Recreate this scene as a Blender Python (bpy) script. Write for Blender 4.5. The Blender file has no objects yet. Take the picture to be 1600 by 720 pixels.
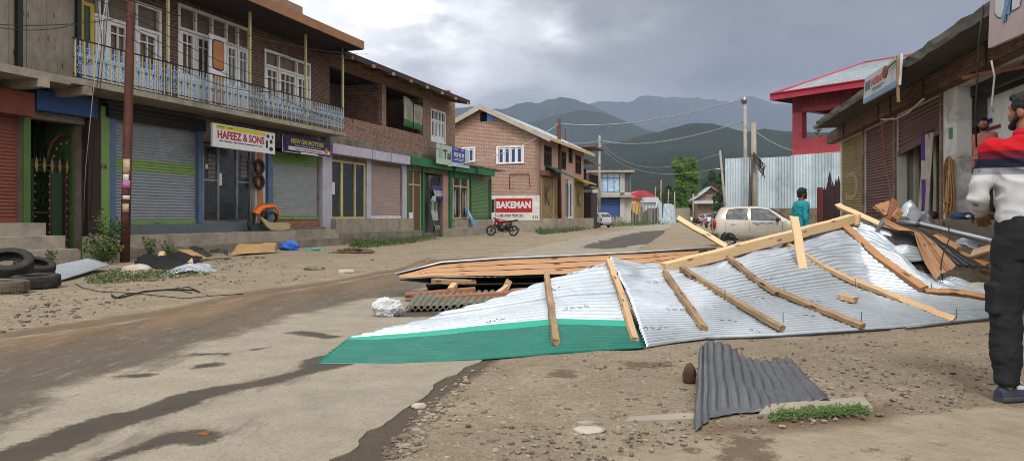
import bpy, bmesh, math, random
import numpy as np
from mathutils import Vector, Matrix, noise
from mathutils.bvhtree import BVHTree
from mathutils.geometry import delaunay_2d_cdt
R = math.radians
random.seed(7); rnd = random.Random(11)
scn = bpy.context.scene
COL = scn.collection
# ------------------------------------------------------------------ camera
FPX, HC, U0, V0 = 1155.0, 1.10, 800.0, 338.0      # focal length in photo pixels, eye height, vanishing row
cd = bpy.data.cameras.new("camera"); cam = bpy.data.objects.new("camera", cd); COL.objects.link(cam)
cam.location = (0, 0, HC); cam.rotation_euler = (R(90), 0, 0)
cd.sensor_width = 36; cd.lens = 36 * FPX / 1600; cd.shift_y = -(360 - V0) / 1600
cd.clip_start = 0.05; cd.clip_end = 30000
scn.camera = cam
# ------------------------------------------------------------------ world, sun, exposure
SUN_EL, SUN_AZ = R(52), R(188)
w = bpy.data.worlds.new("World"); scn.world = w; w.use_nodes = True
nt = w.node_tree; N = nt.nodes; L = nt.links; N.clear()
wo = N.new("ShaderNodeOutputWorld"); bg = N.new("ShaderNodeBackground"); L.new(bg.outputs[0], wo.inputs[0])
sky = N.new("ShaderNodeTexSky"); sky.sky_type = 'NISHITA'; sky.sun_disc = False
sky.sun_elevation = SUN_EL; sky.sun_rotation = SUN_AZ
tc = N.new("ShaderNodeTexCoord")
def wmath(op, a, b=None, c=None):
    m = N.new("ShaderNodeMath"); m.operation = op
    for i, x in enumerate((a, b, c)):
        if x is None: continue
        if isinstance(x, (int, float)): m.inputs[i].default_value = x
        else: L.new(x, m.inputs[i])
    return m.outputs[0]
def lobe(u, v, sharp):
    d = Vector(((u - U0) / FPX, 1, -(v - V0) / FPX)).normalized()
    vm = N.new("ShaderNodeVectorMath"); vm.operation = 'DOT_PRODUCT'; vm.inputs[1].default_value = d
    nv = N.new("ShaderNodeVectorMath"); nv.operation = 'ADD'
    L.new(tc.outputs['Generated'], nv.inputs[0]); L.new(warp, nv.inputs[1])
    nn = N.new("ShaderNodeVectorMath"); nn.operation = 'NORMALIZE'; L.new(nv.outputs[0], nn.inputs[0])
    L.new(nn.outputs[0], vm.inputs[0])
    x = wmath('SUBTRACT', vm.outputs['Value'], 1.0)
    return wmath('EXPONENT', wmath('MULTIPLY', x, sharp))
mp = N.new("ShaderNodeMapping"); mp.inputs['Scale'].default_value = (1, 1, 2.2); L.new(tc.outputs['Generated'], mp.inputs[0])
wn = N.new("ShaderNodeTexNoise"); wn.inputs['Scale'].default_value = 5; wn.inputs['Detail'].default_value = 6; wn.inputs['Roughness'].default_value = .55
L.new(mp.outputs[0], wn.inputs['Vector'])
ws = N.new("ShaderNodeVectorMath"); ws.operation = 'SUBTRACT'; ws.inputs[1].default_value = (.5, .5, .5); L.new(wn.outputs['Color'], ws.inputs[0])
w2 = N.new("ShaderNodeVectorMath"); w2.operation = 'SCALE'; w2.inputs['Scale'].default_value = .30; L.new(ws.outputs[0], w2.inputs[0]); warp = w2.outputs[0]
n1 = N.new("ShaderNodeTexNoise"); n1.inputs['Scale'].default_value = 3.4; n1.inputs['Detail'].default_value = 9; n1.inputs['Roughness'].default_value = .50; n1.inputs['Distortion'].default_value = .05
L.new(mp.outputs[0], n1.inputs['Vector'])
base = wmath('MULTIPLY_ADD', wmath('SUBTRACT', n1.outputs['Fac'], .5), .31, .178)
n3 = N.new("ShaderNodeTexNoise"); n3.inputs['Scale'].default_value = 6.5; n3.inputs['Detail'].default_value = 11; n3.inputs['Roughness'].default_value = .56; n3.inputs['Distortion'].default_value = .1
L.new(mp.outputs[0], n3.inputs['Vector']); cr = N.new("ShaderNodeMapRange"); cr.interpolation_type = 'SMOOTHSTEP'; L.new(n3.outputs['Fac'], cr.inputs[0])
cr.inputs[1].default_value = .38; cr.inputs[2].default_value = .62; cr.inputs[3].default_value = .55; cr.inputs[4].default_value = 1.35; curd = cr.outputs[0]
for (u, v, sh, amp) in ((575, -10, 75, .78), (380, -60, 30, .55), (870, 62, 1500, .30), (930, 80, 900, .14), (1000, 130, 90, .05), (700, 95, 260, -.12), (1450, 60, 8, -.07)):
    base = wmath('MULTIPLY_ADD', wmath('MULTIPLY', lobe(u, v, sh), curd) if amp > 0 else lobe(u, v, sh), amp, base)
sx = N.new("ShaderNodeSeparateXYZ"); L.new(tc.outputs['Generated'], sx.inputs[0])
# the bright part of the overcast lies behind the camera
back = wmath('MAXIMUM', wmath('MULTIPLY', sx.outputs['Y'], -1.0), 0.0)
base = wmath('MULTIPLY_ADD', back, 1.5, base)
for ch, lo, amp in (('Z', .33, 1.5), ('X', .60, 2.6)):      # fill light added to the sky overhead and to the sides, out of view
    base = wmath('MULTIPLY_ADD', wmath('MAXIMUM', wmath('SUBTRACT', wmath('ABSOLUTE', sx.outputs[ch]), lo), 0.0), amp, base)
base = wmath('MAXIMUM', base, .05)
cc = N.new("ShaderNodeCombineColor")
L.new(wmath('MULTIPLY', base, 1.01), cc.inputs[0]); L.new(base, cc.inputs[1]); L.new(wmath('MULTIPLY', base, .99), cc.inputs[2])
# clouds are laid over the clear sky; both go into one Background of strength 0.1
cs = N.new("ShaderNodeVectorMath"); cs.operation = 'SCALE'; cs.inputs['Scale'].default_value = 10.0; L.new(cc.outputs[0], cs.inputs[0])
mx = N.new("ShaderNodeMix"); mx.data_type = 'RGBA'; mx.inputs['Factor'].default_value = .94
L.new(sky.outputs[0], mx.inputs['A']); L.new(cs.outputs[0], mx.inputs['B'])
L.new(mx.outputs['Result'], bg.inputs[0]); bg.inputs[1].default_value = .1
sd = bpy.data.lights.new("sun", 'SUN'); sd.energy = 1.7; sd.angle = R(12); sd.color = (1, .965, .92)
sun = bpy.data.objects.new("sun", sd); COL.objects.link(sun)
sdir = Vector((math.sin(SUN_AZ) * math.cos(SUN_EL), math.cos(SUN_AZ) * math.cos(SUN_EL), math.sin(SUN_EL)))
sun.rotation_euler = sdir.to_track_quat('Z', 'Y').to_euler(); sun.location = (0, 0, 40)
scn.view_settings.view_transform = 'Standard'; scn.view_settings.look = 'None'
scn.view_settings.gamma = 1; scn.view_settings.use_curve_mapping = False
scn.view_settings.exposure = 0.62
scn.render.engine = 'CYCLES'
scn.cycles.filter_width = 0.95; scn.cycles.use_denoising = True; scn.cycles.use_adaptive_sampling = False; scn.cycles.max_bounces = 6; scn.cycles.volume_bounces = 1
scn.cycles.caustics_reflective = False; scn.cycles.caustics_refractive = False
# ------------------------------------------------------------------ geometry helpers
def P(u, v, d): return Vector(((u - U0) / FPX * d, d, HC - (v - V0) / FPX * d))
def G(u, v, z=0.0): return P(u, v, (HC - z) * FPX / (v - V0))
def AT(u, d, z=0.0): return Vector(((u - U0) / FPX * d, d, z))
class Fr:
    """vertical facade frame: s along the wall, o outwards, z up"""
    def __init__(s, x0, y0, deg, side=1):
        a = R(deg); s.p = Vector((x0, y0, 0)); s.t = Vector((math.sin(a), math.cos(a), 0))
        s.n = Vector((math.cos(a), -math.sin(a), 0)) * side
    def w(s, a, o, z): return s.p + s.t * a + s.n * o + Vector((0, 0, z))
    def hit(s, u, off=0):
        k = (u - U0) / FPX
        d = (off + s.p.x * s.n.x + s.p.y * s.n.y) / (k * s.n.x + s.n.y)
        return Vector((k * d, d, 0))
    def S(s, u, off=0): return (s.hit(u, off) - s.p).dot(s.t)
    def Z(s, u, v, off=0): return HC - (v - V0) / FPX * s.hit(u, off).y
class Id:
    def w(s, a, o, z): return Vector((a, o, z))
ID = Id()
class Fm:
    def __init__(s, m): s.m = m
    def w(s, a, o, z): return s.m @ Vector((a, o, z))
def props(o, label=None, cat=None, group=None, kind=None):
    if label: o['label'] = label
    if cat: o['category'] = cat
    if group: o['group'] = group
    if kind: o['kind'] = kind
    return o
def thing(name, label, cat, loc, group=None, kind=None):
    o = bpy.data.objects.new(name, None); COL.objects.link(o); o.location = loc; o.empty_display_size = .2
    return props(o, label, cat, group, kind)
def org(o):
    v = Vector((0, 0, 0))
    while o is not None: v += o.location; o = o.parent
    return v
class MB:
    def __init__(s, frame=ID): s.fr = frame; s.v = []; s.f = []; s.m = []; s.uv = []; s.sm = []
    def pts(s, ps):
        n = len(s.v); s.v += [s.fr.w(*p) for p in ps]; return n
    def face(s, idx, m=0, uv=None, sm=False):
        s.f.append(idx); s.m.append(m); s.uv.append(uv or [(0, 0)] * len(idx)); s.sm.append(sm)
    def quad(s, ps, m=0, uv=None):
        n = s.pts(ps); s.face(list(range(n, n + len(ps))), m, uv or s.buv(ps)); return s
    def buv(s, ps):
        a, b, c = Vector(ps[0]), Vector(ps[1]), Vector(ps[2]); nn = (b - a).cross(c - a)
        x, y, z = abs(nn.x), abs(nn.y), abs(nn.z)
        if y >= x and y >= z: return [(p[0], p[2]) for p in ps]
        if x >= y and x >= z: return [(p[1], p[2]) for p in ps]
        return [(p[0], p[1]) for p in ps]
    def box(s, x0, x1, y0, y1, z0, z1, m=0):
        c = [(x0, y0, z0), (x1, y0, z0), (x1, y1, z0), (x0, y1, z0), (x0, y0, z1), (x1, y0, z1), (x1, y1, z1), (x0, y1, z1)]
        n = s.pts(c)
        for q in ((0, 3, 2, 1), (4, 5, 6, 7), (0, 1, 5, 4), (1, 2, 6, 5), (2, 3, 7, 6), (3, 0, 4, 7)):
            s.face([n + i for i in q], m, s.buv([c[i] for i in q]))
        return s
    def hexa(s, c, m=0):
        """eight corners, bottom four then top four"""
        n = s.pts(c)
        for q in ((0, 3, 2, 1), (4, 5, 6, 7), (0, 1, 5, 4), (1, 2, 6, 5), (2, 3, 7, 6), (3, 0, 4, 7)):
            s.face([n + i for i in q], m, s.buv([c[i] for i in q]))
        return s
    def prism(s, poly, y0, y1, m=0, axis=1):
        """poly of (a,b) pairs extruded along axis (0: x, 1: y(off), 2: z)"""
        def mk(a, b, y): return {1: (a, y, b), 0: (y, a, b), 2: (a, b, y)}[axis]
        A = [mk(a, b, y0) for a, b in poly]; B = [mk(a, b, y1) for a, b in poly]
        k = len(poly); n = s.pts(A + B)
        s.face([n + i for i in range(k)], m, s.buv(A) if k > 2 else None); s.face([n + k + i for i in reversed(range(k))], m, [(s.buv(B))[i] for i in reversed(range(k))])
        for i in range(k):
            j = (i + 1) % k; q = [A[i], A[j], B[j], B[i]]
            s.face([n + i, n + j, n + k + j, n + k + i], m, s.buv(q))
        return s
    def grid(s, rows, m=0, us=1.0, vs=1.0, sm=True, closed=False, mf=None):
        """rows of points sharing vertices"""
        nr, nc = len(rows), len(rows[0]); n = len(s.v)
        for r in rows: s.pts(r)
        al = [0.0]
        for i in range(1, nr): al.append(al[-1] + (Vector(rows[i][nc // 2]) - Vector(rows[i - 1][nc // 2])).length)
        ac = [0.0]; rr = rows[nr // 2]
        for j in range(1, nc): ac.append(ac[-1] + (Vector(rr[j]) - Vector(rr[j - 1])).length)
        if closed: ac.append(ac[-1] + (Vector(rr[0]) - Vector(rr[-1])).length)
        for i in range(nr - 1):
            for j in range(nc if closed else nc - 1):
                k = (j + 1) % nc
                q = [n + i * nc + j, n + i * nc + k, n + (i + 1) * nc + k, n + (i + 1) * nc + j]
                uv = [(ac[j] * us, al[i] * vs), (ac[j + 1] * us, al[i] * vs), (ac[j + 1] * us, al[i + 1] * vs), (ac[j] * us, al[i + 1] * vs)]
                s.face(q, mf(i, j) if mf else m, uv, sm)
        return s
    def tube(s, path, r, n=6, m=0, cap=True, sm=True):
        path = [Vector(p) for p in path]; k = len(path); rs = r if isinstance(r, (list, tuple)) else [r] * k
        rows = []; prev = None
        for i, p in enumerate(path):
            t = (path[min(i + 1, k - 1)] - path[max(i - 1, 0)])
            t = t.normalized() if t.length > 1e-9 else Vector((0, 0, 1))
            if prev is None: a = t.orthogonal().normalized()
            else:
                a = prev - t * prev.dot(t)
                a = a.normalized() if a.length > 1e-6 else t.orthogonal().normalized()
            prev = a; b = t.cross(a)
            rows.append([tuple(p + (a * math.cos(2 * math.pi * j / n) + b * math.sin(2 * math.pi * j / n)) * rs[i]) for j in range(n)])
        n0 = len(s.v); s.grid(rows, m, sm=sm, closed=True)
        if cap:
            s.face([n0 + j for j in reversed(range(n))], m); s.face([n0 + (k - 1) * n + j for j in range(n)], m)
        return s
    def cyl(s, c, r, h, n=12, m=0, axis=2, r2=None):
        d = [Vector((1, 0, 0)), Vector((0, 1, 0)), Vector((0, 0, 1))][axis]; c = Vector(c)
        return s.tube([c, c + d * h], [r, r if r2 is None else r2], n, m)
    def lathe(s, c, prof, n=24, m=0, axis=2, mf=None, sm=True, closed=True):
        """prof: (radius, height) list revolved about axis; closed profile ring"""
        c = Vector(c); ax = [(1, 2, 0), (2, 0, 1), (0, 1, 2)][axis]
        rows = []
        for i in range(n):
            a = 2 * math.pi * i / n; row = []
            for (r, h) in prof:
                q = [0, 0, 0]; q[ax[0]] = r * math.cos(a); q[ax[1]] = r * math.sin(a); q[ax[2]] = h
                row.append(tuple(c + Vector(q)))
            rows.append(row)
        rows.append(rows[0]); return s.grid(rows, m, sm=sm, closed=closed, mf=mf)
    def ball(s, c, r, nu=10, nv=7, m=0, rz=None):
        rx, ry, rzz = (r, r, r) if not isinstance(r, (tuple, list)) else r; c = Vector(c); rows = []
        for i in range(nv + 1):
            th = math.pi * i / nv; th = min(max(th, .02), math.pi - .02)
            rows.append([tuple(c + Vector((rx * math.sin(th) * math.cos(2 * math.pi * j / nu), ry * math.sin(th) * math.sin(2 * math.pi * j / nu), rzz * math.cos(th)))) for j in range(nu)])
        return s.grid(rows, m, closed=True)
    def beam(s, p0, p1, w, h, up=(0, 0, 1), m=0, seg=6, jit=.004, seed=0, rough_ends=0.0, taper=1.0, bend=0.0):
        """a sawn timber with slightly uneven faces, eight-sided section (chamfered edges)"""
        p0, p1 = Vector(p0), Vector(p1); t = (p1 - p0); Ln = t.length; t.normalize(); up = Vector(up)
        b = t.cross(up)
        if b.length < 1e-4: b = t.orthogonal()
        b.normalize(); a = b.cross(t).normalized(); c = min(w, h) * .09
        sec = [(-w / 2 + c, -h / 2), (w / 2 - c, -h / 2), (w / 2, -h / 2 + c), (w / 2, h / 2 - c), (w / 2 - c, h / 2), (-w / 2 + c, h / 2), (-w / 2, h / 2 - c), (-w / 2, -h / 2 + c)]
        rr = random.Random(seed * 31 + 5); n0 = len(s.v); nn = 8
        off = 0
        for i in range(seg + 1):
            f = i / seg; sc = 1 + (taper - 1) * f
            wob = (rr.uniform(-jit, jit), rr.uniform(-jit, jit))
            ctr = p0 + t * Ln * f + a * (bend * math.sin(math.pi * f))
            for (x, y) in sec:
                e = 0
                if i in (0, seg) and rough_ends: e = rr.uniform(-rough_ends, rough_ends)
                s.v.append(s.fr.w(*(ctr + b * (x * sc + wob[0]) + a * (y * sc + wob[1]) + t * e)))
        per = [0]
        for k in range(8): per.append(per[-1] + math.hypot(sec[(k + 1) % 8][0] - sec[k][0], sec[(k + 1) % 8][1] - sec[k][1]))
        uo = rr.uniform(0, 9)
        for i in range(seg):
            for k in range(8):
                j = (k + 1) % 8
                s.face([n0 + i * 8 + k, n0 + i * 8 + j, n0 + (i + 1) * 8 + j, n0 + (i + 1) * 8 + k], m,
                       [(i * Ln / seg + uo, per[k] + uo), (i * Ln / seg + uo, per[k + 1] + uo), ((i + 1) * Ln / seg + uo, per[k + 1] + uo), ((i + 1) * Ln / seg + uo, per[k] + uo)])
        s.face([n0 + k for k in reversed(range(8))], m, [(sec[k][0] * .3, sec[k][1]) for k in reversed(range(8))])
        s.face([n0 + seg * 8 + k for k in range(8)], m, [(sec[k][0] * .3, sec[k][1]) for k in range(8)])
        return s
    def mesh(s, name, mats, o):
        me = bpy.data.meshes.new(name)
        me.from_pydata([tuple(v - o) for v in s.v], [], s.f)
        for x in (mats if isinstance(mats, (list, tuple)) else [mats]): me.materials.append(x)
        me.polygons.foreach_set('material_index', s.m); me.polygons.foreach_set('use_smooth', s.sm)
        ul = me.uv_layers.new(name='UVMap'); flat = [c for f in s.uv for p in f for c in p]; ul.data.foreach_set('uv', flat)
        bm = bmesh.new(); bm.from_mesh(me); bmesh.ops.recalc_face_normals(bm, faces=bm.faces); bm.to_mesh(me); bm.free()
        me.update(); return me
    def part(s, name, mats, parent, label=None, kind=None):
        ob = bpy.data.objects.new(name, s.mesh(name, mats, org(parent))); COL.objects.link(ob); ob.parent = parent
        return props(ob, label, None, None, kind)
    def solo(s, name, mats, label=None, cat=None, group=None, kind=None, loc=None):
        if loc is None:
            xs = [v.x for v in s.v]; ys = [v.y for v in s.v]; zs = [v.z for v in s.v]
            loc = Vector(((min(xs) + max(xs)) / 2, (min(ys) + max(ys)) / 2, min(zs)))
        loc = Vector(loc); ob = bpy.data.objects.new(name, s.mesh(name, mats, loc)); COL.objects.link(ob); ob.location = loc
        return props(ob, label, cat, group, kind)
def copy_tree(o, parent=None):
    c = o.copy(); COL.objects.link(c); c.parent = parent
    for ch in [x for x in bpy.data.objects if x.parent == o]: copy_tree(ch, c)
    return c
TMP = bpy.data.scenes.new('workshop')      # small separate scene, so that only the object at hand is evaluated
def meshed(ob):
    if ob.name in COL.objects: COL.objects.unlink(ob)
    TMP.collection.objects.link(ob)
    with bpy.context.temp_override(scene=TMP, view_layer=TMP.view_layers[0]): dg = bpy.context.evaluated_depsgraph_get()
    return bpy.data.meshes.new_from_object(ob.evaluated_get(dg))
def text(parent, fr, body, s0, s1, z0, z1, off, mat, rev=False, bold=.012, name='lettering', depth=.006, skew=0.0, z0b=None):
    """lettering fitted in the rectangle s0..s1 x z0..z1 of a facade frame; z0b: bottom at the far end for a slanted line"""
    cu = bpy.data.curves.new('t', 'FONT'); cu.body = body; cu.extrude = .5; cu.offset = bold; cu.resolution_u = 3
    ob = bpy.data.objects.new('t', cu); COL.objects.link(ob); me = meshed(ob)
    bpy.data.objects.remove(ob)
    vs = [v.co.copy() for v in me.vertices]; x0 = min(v.x for v in vs); x1 = max(v.x for v in vs); y0 = min(v.y for v in vs); y1 = max(v.y for v in vs)
    o = org(parent)
    for i, v in enumerate(me.vertices):
        fx = (vs[i].x - x0) / (x1 - x0); fy = (vs[i].y - y0) / (y1 - y0)
        fx += skew * fy
        a = s0 + (s1 - s0) * fx; dz = 0 if z0b is None else (z0b - z0) * fx
        v.co = fr.w(a, off + (depth if vs[i].z > 0 else .0005), z0 + dz + (z1 - z0) * fy) - o
    bm = bmesh.new(); bm.from_mesh(me); bmesh.ops.recalc_face_normals(bm, faces=bm.faces); bm.to_mesh(me); bm.free()
    me.materials.clear(); me.materials.append(mat)
    for p in me.polygons: p.material_index = 0
    t = bpy.data.objects.new(name, me); COL.objects.link(t); t.parent = parent; return t
# ------------------------------------------------------------------ materials
def C(h):
    """sRGB hex or triple to linear"""
    if isinstance(h, str): h = [int(h[i:i + 2], 16) / 255 for i in (0, 2, 4)]
    return tuple(((c / 12.92) if c <= .04045 else ((c + .055) / 1.055) ** 2.4) for c in h) + (1,)
class NT:
    def __init__(s, name):
        s.m = bpy.data.materials.new(name); s.m.use_nodes = True; s.t = s.m.node_tree; s.N = s.t.nodes; s.L = s.t.links; s.N.clear()
        s.out = s.N.new("ShaderNodeOutputMaterial"); s.b = s.N.new("ShaderNodeBsdfPrincipled"); s.L.new(s.b.outputs[0], s.out.inputs[0])
        s.geo = s.N.new("ShaderNodeNewGeometry"); s.tc = s.N.new("ShaderNodeTexCoord")
        s.pos = s.geo.outputs['Position']; s.uvc = s.tc.outputs['UV']
    def put(s, inp, x):
        if hasattr(x, 'is_linked'): s.L.new(x, inp)
        else: inp.default_value = x
    def noise(s, scale, detail=4, rough=.6, vec=None, stretch=None, dist=0.0, out='Fac'):
        n = s.N.new("ShaderNodeTexNoise"); n.inputs['Scale'].default_value = scale; n.inputs['Detail'].default_value = detail
        n.inputs['Roughness'].default_value = rough; n.inputs['Distortion'].default_value = dist
        v = vec or s.pos
        if stretch:
            m = s.N.new("ShaderNodeMapping"); m.inputs['Scale'].default_value = stretch; s.L.new(v, m.inputs[0]); v = m.outputs[0]
        s.L.new(v, n.inputs['Vector']); return n.outputs[out]
    def ramp(s, x, lo, hi, a=0.0, b=1.0):
        r = s.N.new("ShaderNodeMapRange"); r.clamp = True; s.put(r.inputs[0], x)
        for i, q in enumerate((lo, hi, a, b)): r.inputs[i + 1].default_value = q
        return r.outputs[0]
    def math(s, op, a, b=0.0, c=None):
        m = s.N.new("ShaderNodeMath"); m.operation = op; s.put(m.inputs[0], a); s.put(m.inputs[1], b)
        if c is not None: s.put(m.inputs[2], c)
        return m.outputs[0]
    def mix(s, f, a, b, mode='MIX'):
        m = s.N.new("ShaderNodeMix"); m.data_type = 'RGBA'; m.blend_type = mode
        s.put(m.inputs['Factor'], f); s.put(m.inputs['A'], a); s.put(m.inputs['B'], b); return m.outputs['Result']
    def attr(s, name):
        a = s.N.new("ShaderNodeAttribute"); a.attribute_name = name; return a.outputs['Fac']
    def bump(s, h, strength=.3, dist=.01):
        b = s.N.new("ShaderNodeBump"); b.inputs['Strength'].default_value = strength; b.inputs['Distance'].default_value = dist
        s.put(b.inputs['Height'], h); s.L.new(b.outputs[0], s.b.inputs['Normal'])
    def fin(s, col, rough=.8, metal=0.0, spec=.4):
        s.put(s.b.inputs['Base Color'], col); s.put(s.b.inputs['Roughness'], rough); s.put(s.b.inputs['Metallic'], metal)
        s.b.inputs['Specular IOR Level'].default_value = spec; return s.m
def mul(c, k): return (c[0] * k, c[1] * k, c[2] * k, 1)
def M(name, col, rough=.8, var=.25, scale=3.0, dirt=None, damt=.5, dscale=1.2, bump=.15, bscale=40, metal=0.0, spec=.35, stretch=None):
    """worn paint / plaster / plastic: base colour with clouds of variation, dirt patches and a fine bump"""
    n = NT(name); c = C(col) if not isinstance(col, tuple) else col
    f = n.noise(scale, 6, .65, stretch=stretch)
    x = n.mix(n.ramp(f, .3, .7), mul(c, 1 - var), mul(c, 1 + var * .6))
    if dirt:
        d = n.noise(dscale, 8, .7, dist=.4, stretch=stretch); x = n.mix(n.ramp(d, .48, .7, 0, damt), x, C(dirt))
    fine = n.noise(bscale, 5, .7)
    x = n.mix(n.ramp(fine, .35, .65, 0, .18), x, mul(c, .45))
    if bump: n.bump(fine, bump, .01)
    return n.fin(x, n.ramp(f, .2, .8, max(rough - .1, 0), min(rough + .08, 1)), metal, spec)
def brick(name, c1, c2, mortar, bw=.24, bh=.08, dark=.35, bump=.9, ms=.015, stain='5a4c40', samt=.5):
    n = NT(name); b = n.N.new("ShaderNodeTexBrick"); n.L.new(n.uvc, b.inputs[0])
    b.inputs['Color1'].default_value = C(c1); b.inputs['Color2'].default_value = C(c2); b.inputs['Mortar'].default_value = C(mortar)
    b.inputs['Scale'].default_value = 1; b.inputs['Brick Width'].default_value = bw; b.inputs['Row Height'].default_value = bh
    b.inputs['Mortar Size'].default_value = ms; b.inputs['Mortar Smooth'].default_value = .3; b.inputs['Bias'].default_value = -.1
    f = n.noise(7, 5, .7); x = n.mix(n.ramp(f, .35, .7, 0, dark), b.outputs['Color'], mul(C(c1), .35))
    g = n.noise(.9, 7, .65, dist=.5); x = n.mix(n.ramp(g, .5, .72, 0, samt), x, C(stain))
    h = n.noise(60, 4, .7); x = n.mix(n.ramp(h, .4, .7, 0, .25), x, mul(C(mortar), .6))
    hh = n.math('ADD', n.math('MULTIPLY', b.outputs['Fac'], -1.0), n.math('MULTIPLY', h, .5)); n.bump(hh, bump, .012)
    return n.fin(x, .92, 0, .2)
def wood(name, col, dark, gs=1.0, var=.5, rough=.75, knots=True, along=0, grey=None, gamt=.4, bump=.25):
    """sawn timber; grain runs along UV x (along=0) or UV y"""
    n = NT(name); st = (1.2 * gs, 26 * gs, 1) if along == 0 else (26 * gs, 1.2 * gs, 1)
    g = n.noise(2.2, 7, .65, vec=n.uvc, stretch=st, dist=.6); x = n.mix(n.ramp(g, .32, .68, 0, var), C(col), C(dark))
    b = n.noise(1.3, 4, .6); x = n.mix(n.ramp(b, .35, .75, 0, .45), x, mul(C(col), 1.18))
    if knots:
        k = n.N.new("ShaderNodeTexVoronoi"); mp = n.N.new("ShaderNodeMapping"); mp.inputs['Scale'].default_value = (3.2 * gs, 11 * gs, 1) if along == 0 else (11 * gs, 3.2 * gs, 1)
        n.L.new(n.uvc, mp.inputs[0]); n.L.new(mp.outputs[0], k.inputs['Vector']); k.inputs['Scale'].default_value = 1.0
        x = n.mix(n.ramp(k.outputs['Distance'], .12, .20, .9, 0), x, mul(C(dark), .5))
    if grey:
        q = n.noise(2.5, 6, .7, dist=.3); x = n.mix(n.ramp(q, .42, .7, 0, gamt), x, C(grey))
    fine = n.noise(9, 5, .7, vec=n.uvc, stretch=st); n.bump(fine, bump, .004)
    return n.fin(x, rough, 0, .25)
def glass(name, col='20262a', rough=.12, spec=.6, alpha=None):
    n = NT(name); f = n.noise(2.5, 5, .6); x = n.mix(n.ramp(f, .3, .75), C(col), mul(C(col), 1.8))
    return n.fin(x, n.ramp(n.noise(6, 4, .6), .3, .8, rough, rough + .2), 0, spec)
HAZE = 1.2e-4
MT = {}
MT['conc'] = M('old_concrete', '918777', .92, .3, 2.5, '4d463c', .6, 1.1, bump=.4)
MT['conc_d'] = M('stained_concrete', '7a7062', .92, .35, 2.2, '3b352c', .7, 1.0, bump=.4)
MT['conc_l'] = M('pale_concrete', '8f8676', .9, .2, 2.5, '6c6252', .5, 1.2, bump=.35)
MT['plaster_w'] = M('white_plaster', 'c4c1b8', .85, .12, 1.6, '7d7363', .55, 1.3, bump=.2)
MT['brick_d'] = brick('dark_brick', '634638', '48332a', '87766a', .26, .095, .45, ms=.012, samt=.25)
MT['brick_r'] = brick('weathered_red_brick', '8e6553', '6d483b', 'a39686', .26, .10, .5, samt=.45)
MT['brick_g'] = brick('gable_red_brick', '9c7463', '7f594a', 'b8aa99', .26, .10, .4, samt=.4, stain='94867a')
MT['wood_grey'] = wood('grey_boards', '857c6e', '4f483e', .6, .6, .9, True, 1, '9b9486', .5)
MT['pine'] = wood('fresh_pine', 'bc9c76', '7c5b40', 1, .55, .7)
MT['pine_l'] = wood('pale_pine', 'cbae86', 'a1805a', 1, .45, .7)
MT['pine_o'] = wood('orange_pine_boards', 'ab8058', '6f4a30', .8, .6, .7)
MT['timber'] = wood('weathered_timber', 'a08463', '4a3524', 1, .65, .85, True, 0, '4e4034', .6)
MT['timber_r'] = wood('reddish_timber', '8b6048', '553626', 1, .6, .85)
MT['ply'] = wood('plywood', '9a7a52', '7b5c38', .5, .4, .8, False, 0, '6b5b45', .4)
MT['white'] = M('white_paint', 'd2d1cf', .55, .1, 2, '8a8478', .35, 1.5, bump=.05)
MT['cream'] = M('cream_paint', 'b8a878', .6, .12, 3, '6f6240', .4, 2, bump=.05)
MT['yellow'] = M('pale_yellow_paint', 'b0aa7c', .55, .1, 3, '6d6134', .4, 2, bump=.05)
MT['lilac'] = M('pale_blue_scroll_paint', '93abd6', .55, .15, 5, '6c6f99', .4, 6, bump=.05)
MT['green'] = M('green_paint', '4b6632', .7, .2, 2, '34501f', .5, 1.4, bump=.1)
MT['green_b'] = M('light_green_paint', '6b8648', .7, .15, 3, '4a6a28', .5, 2, bump=.08)
MT['green_s'] = M('shop_green_paint', '1f6a3d', .55, .2, 2, '124226', .5, 1.2, bump=.08)
MT['green_sh'] = M('green_shutter_paint', '56794f', .6, .2, 2, '7a7a4a', .5, 1, bump=.05)
MT['blue'] = M('dull_blue_paint', '4a6079', .6, .2, 3, '35424f', .5, 2, bump=.06)
MT['blue_d'] = M('deep_blue_paint', '23406f', .6, .2, 2, '1b2a45', .5, 1, bump=.06)
MT['slate'] = M('slate_blue_shutter', '7b8085', .5, .15, 1.5, '4a4a48', .4, 1.5, bump=.04)
MT['slate_l'] = M('pale_slate_shutter', '858988', .5, .15, 1.5, '5a5a56', .4, 1.5, bump=.04)
MT['rust'] = M('rusty_red_paint', '6e3b2a', .8, .3, 2, '3f251b', .6, 1.5, bump=.2)
MT['rust_s'] = M('rust_brown_shutter', '7a4632', .6, .25, 1, '57352a', .5, 1.2, bump=.05)
MT['maroon'] = M('dark_maroon_paint', '33201f', .8, .3, 2, '1e1615', .5, 1.5, bump=.15)
MT['maroon_s'] = M('maroon_shutter', '5a332e', .55, .25, 1, '3d2826', .5, 1.5, bump=.05)
MT['ochre_s'] = M('ochre_shutter', '85713c', .6, .25, 1, '5d4f2e', .5, 1.2, bump=.05)
MT['pink_s'] = M('pinkish_shutter', '9a8580', .6, .12, 1, '7f6c66', .4, 1.5, bump=.04)
MT['lav'] = M('lavender_white_paint', 'a9a5b0', .65, .12, 2, '7c746f', .45, 1.4, bump=.05)
MT['black'] = M('black_iron', '191918', .5, .2, 5, bump=.05)
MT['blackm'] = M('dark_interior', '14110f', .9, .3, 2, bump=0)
MT['rubber'] = M('tyre_rubber', '252423', .8, .25, 6, '57503f', .45, 5, bump=.3)
MT['steel'] = M('steel_rail', '8d8f90', .35, .15, 4, '6a6256', .3, 3, bump=.05, metal=.8)
MT['rustpole'] = M('rust_brown_pole', '4d2a20', .75, .3, 5, '6e4630', .5, 4, bump=.2)
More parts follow.
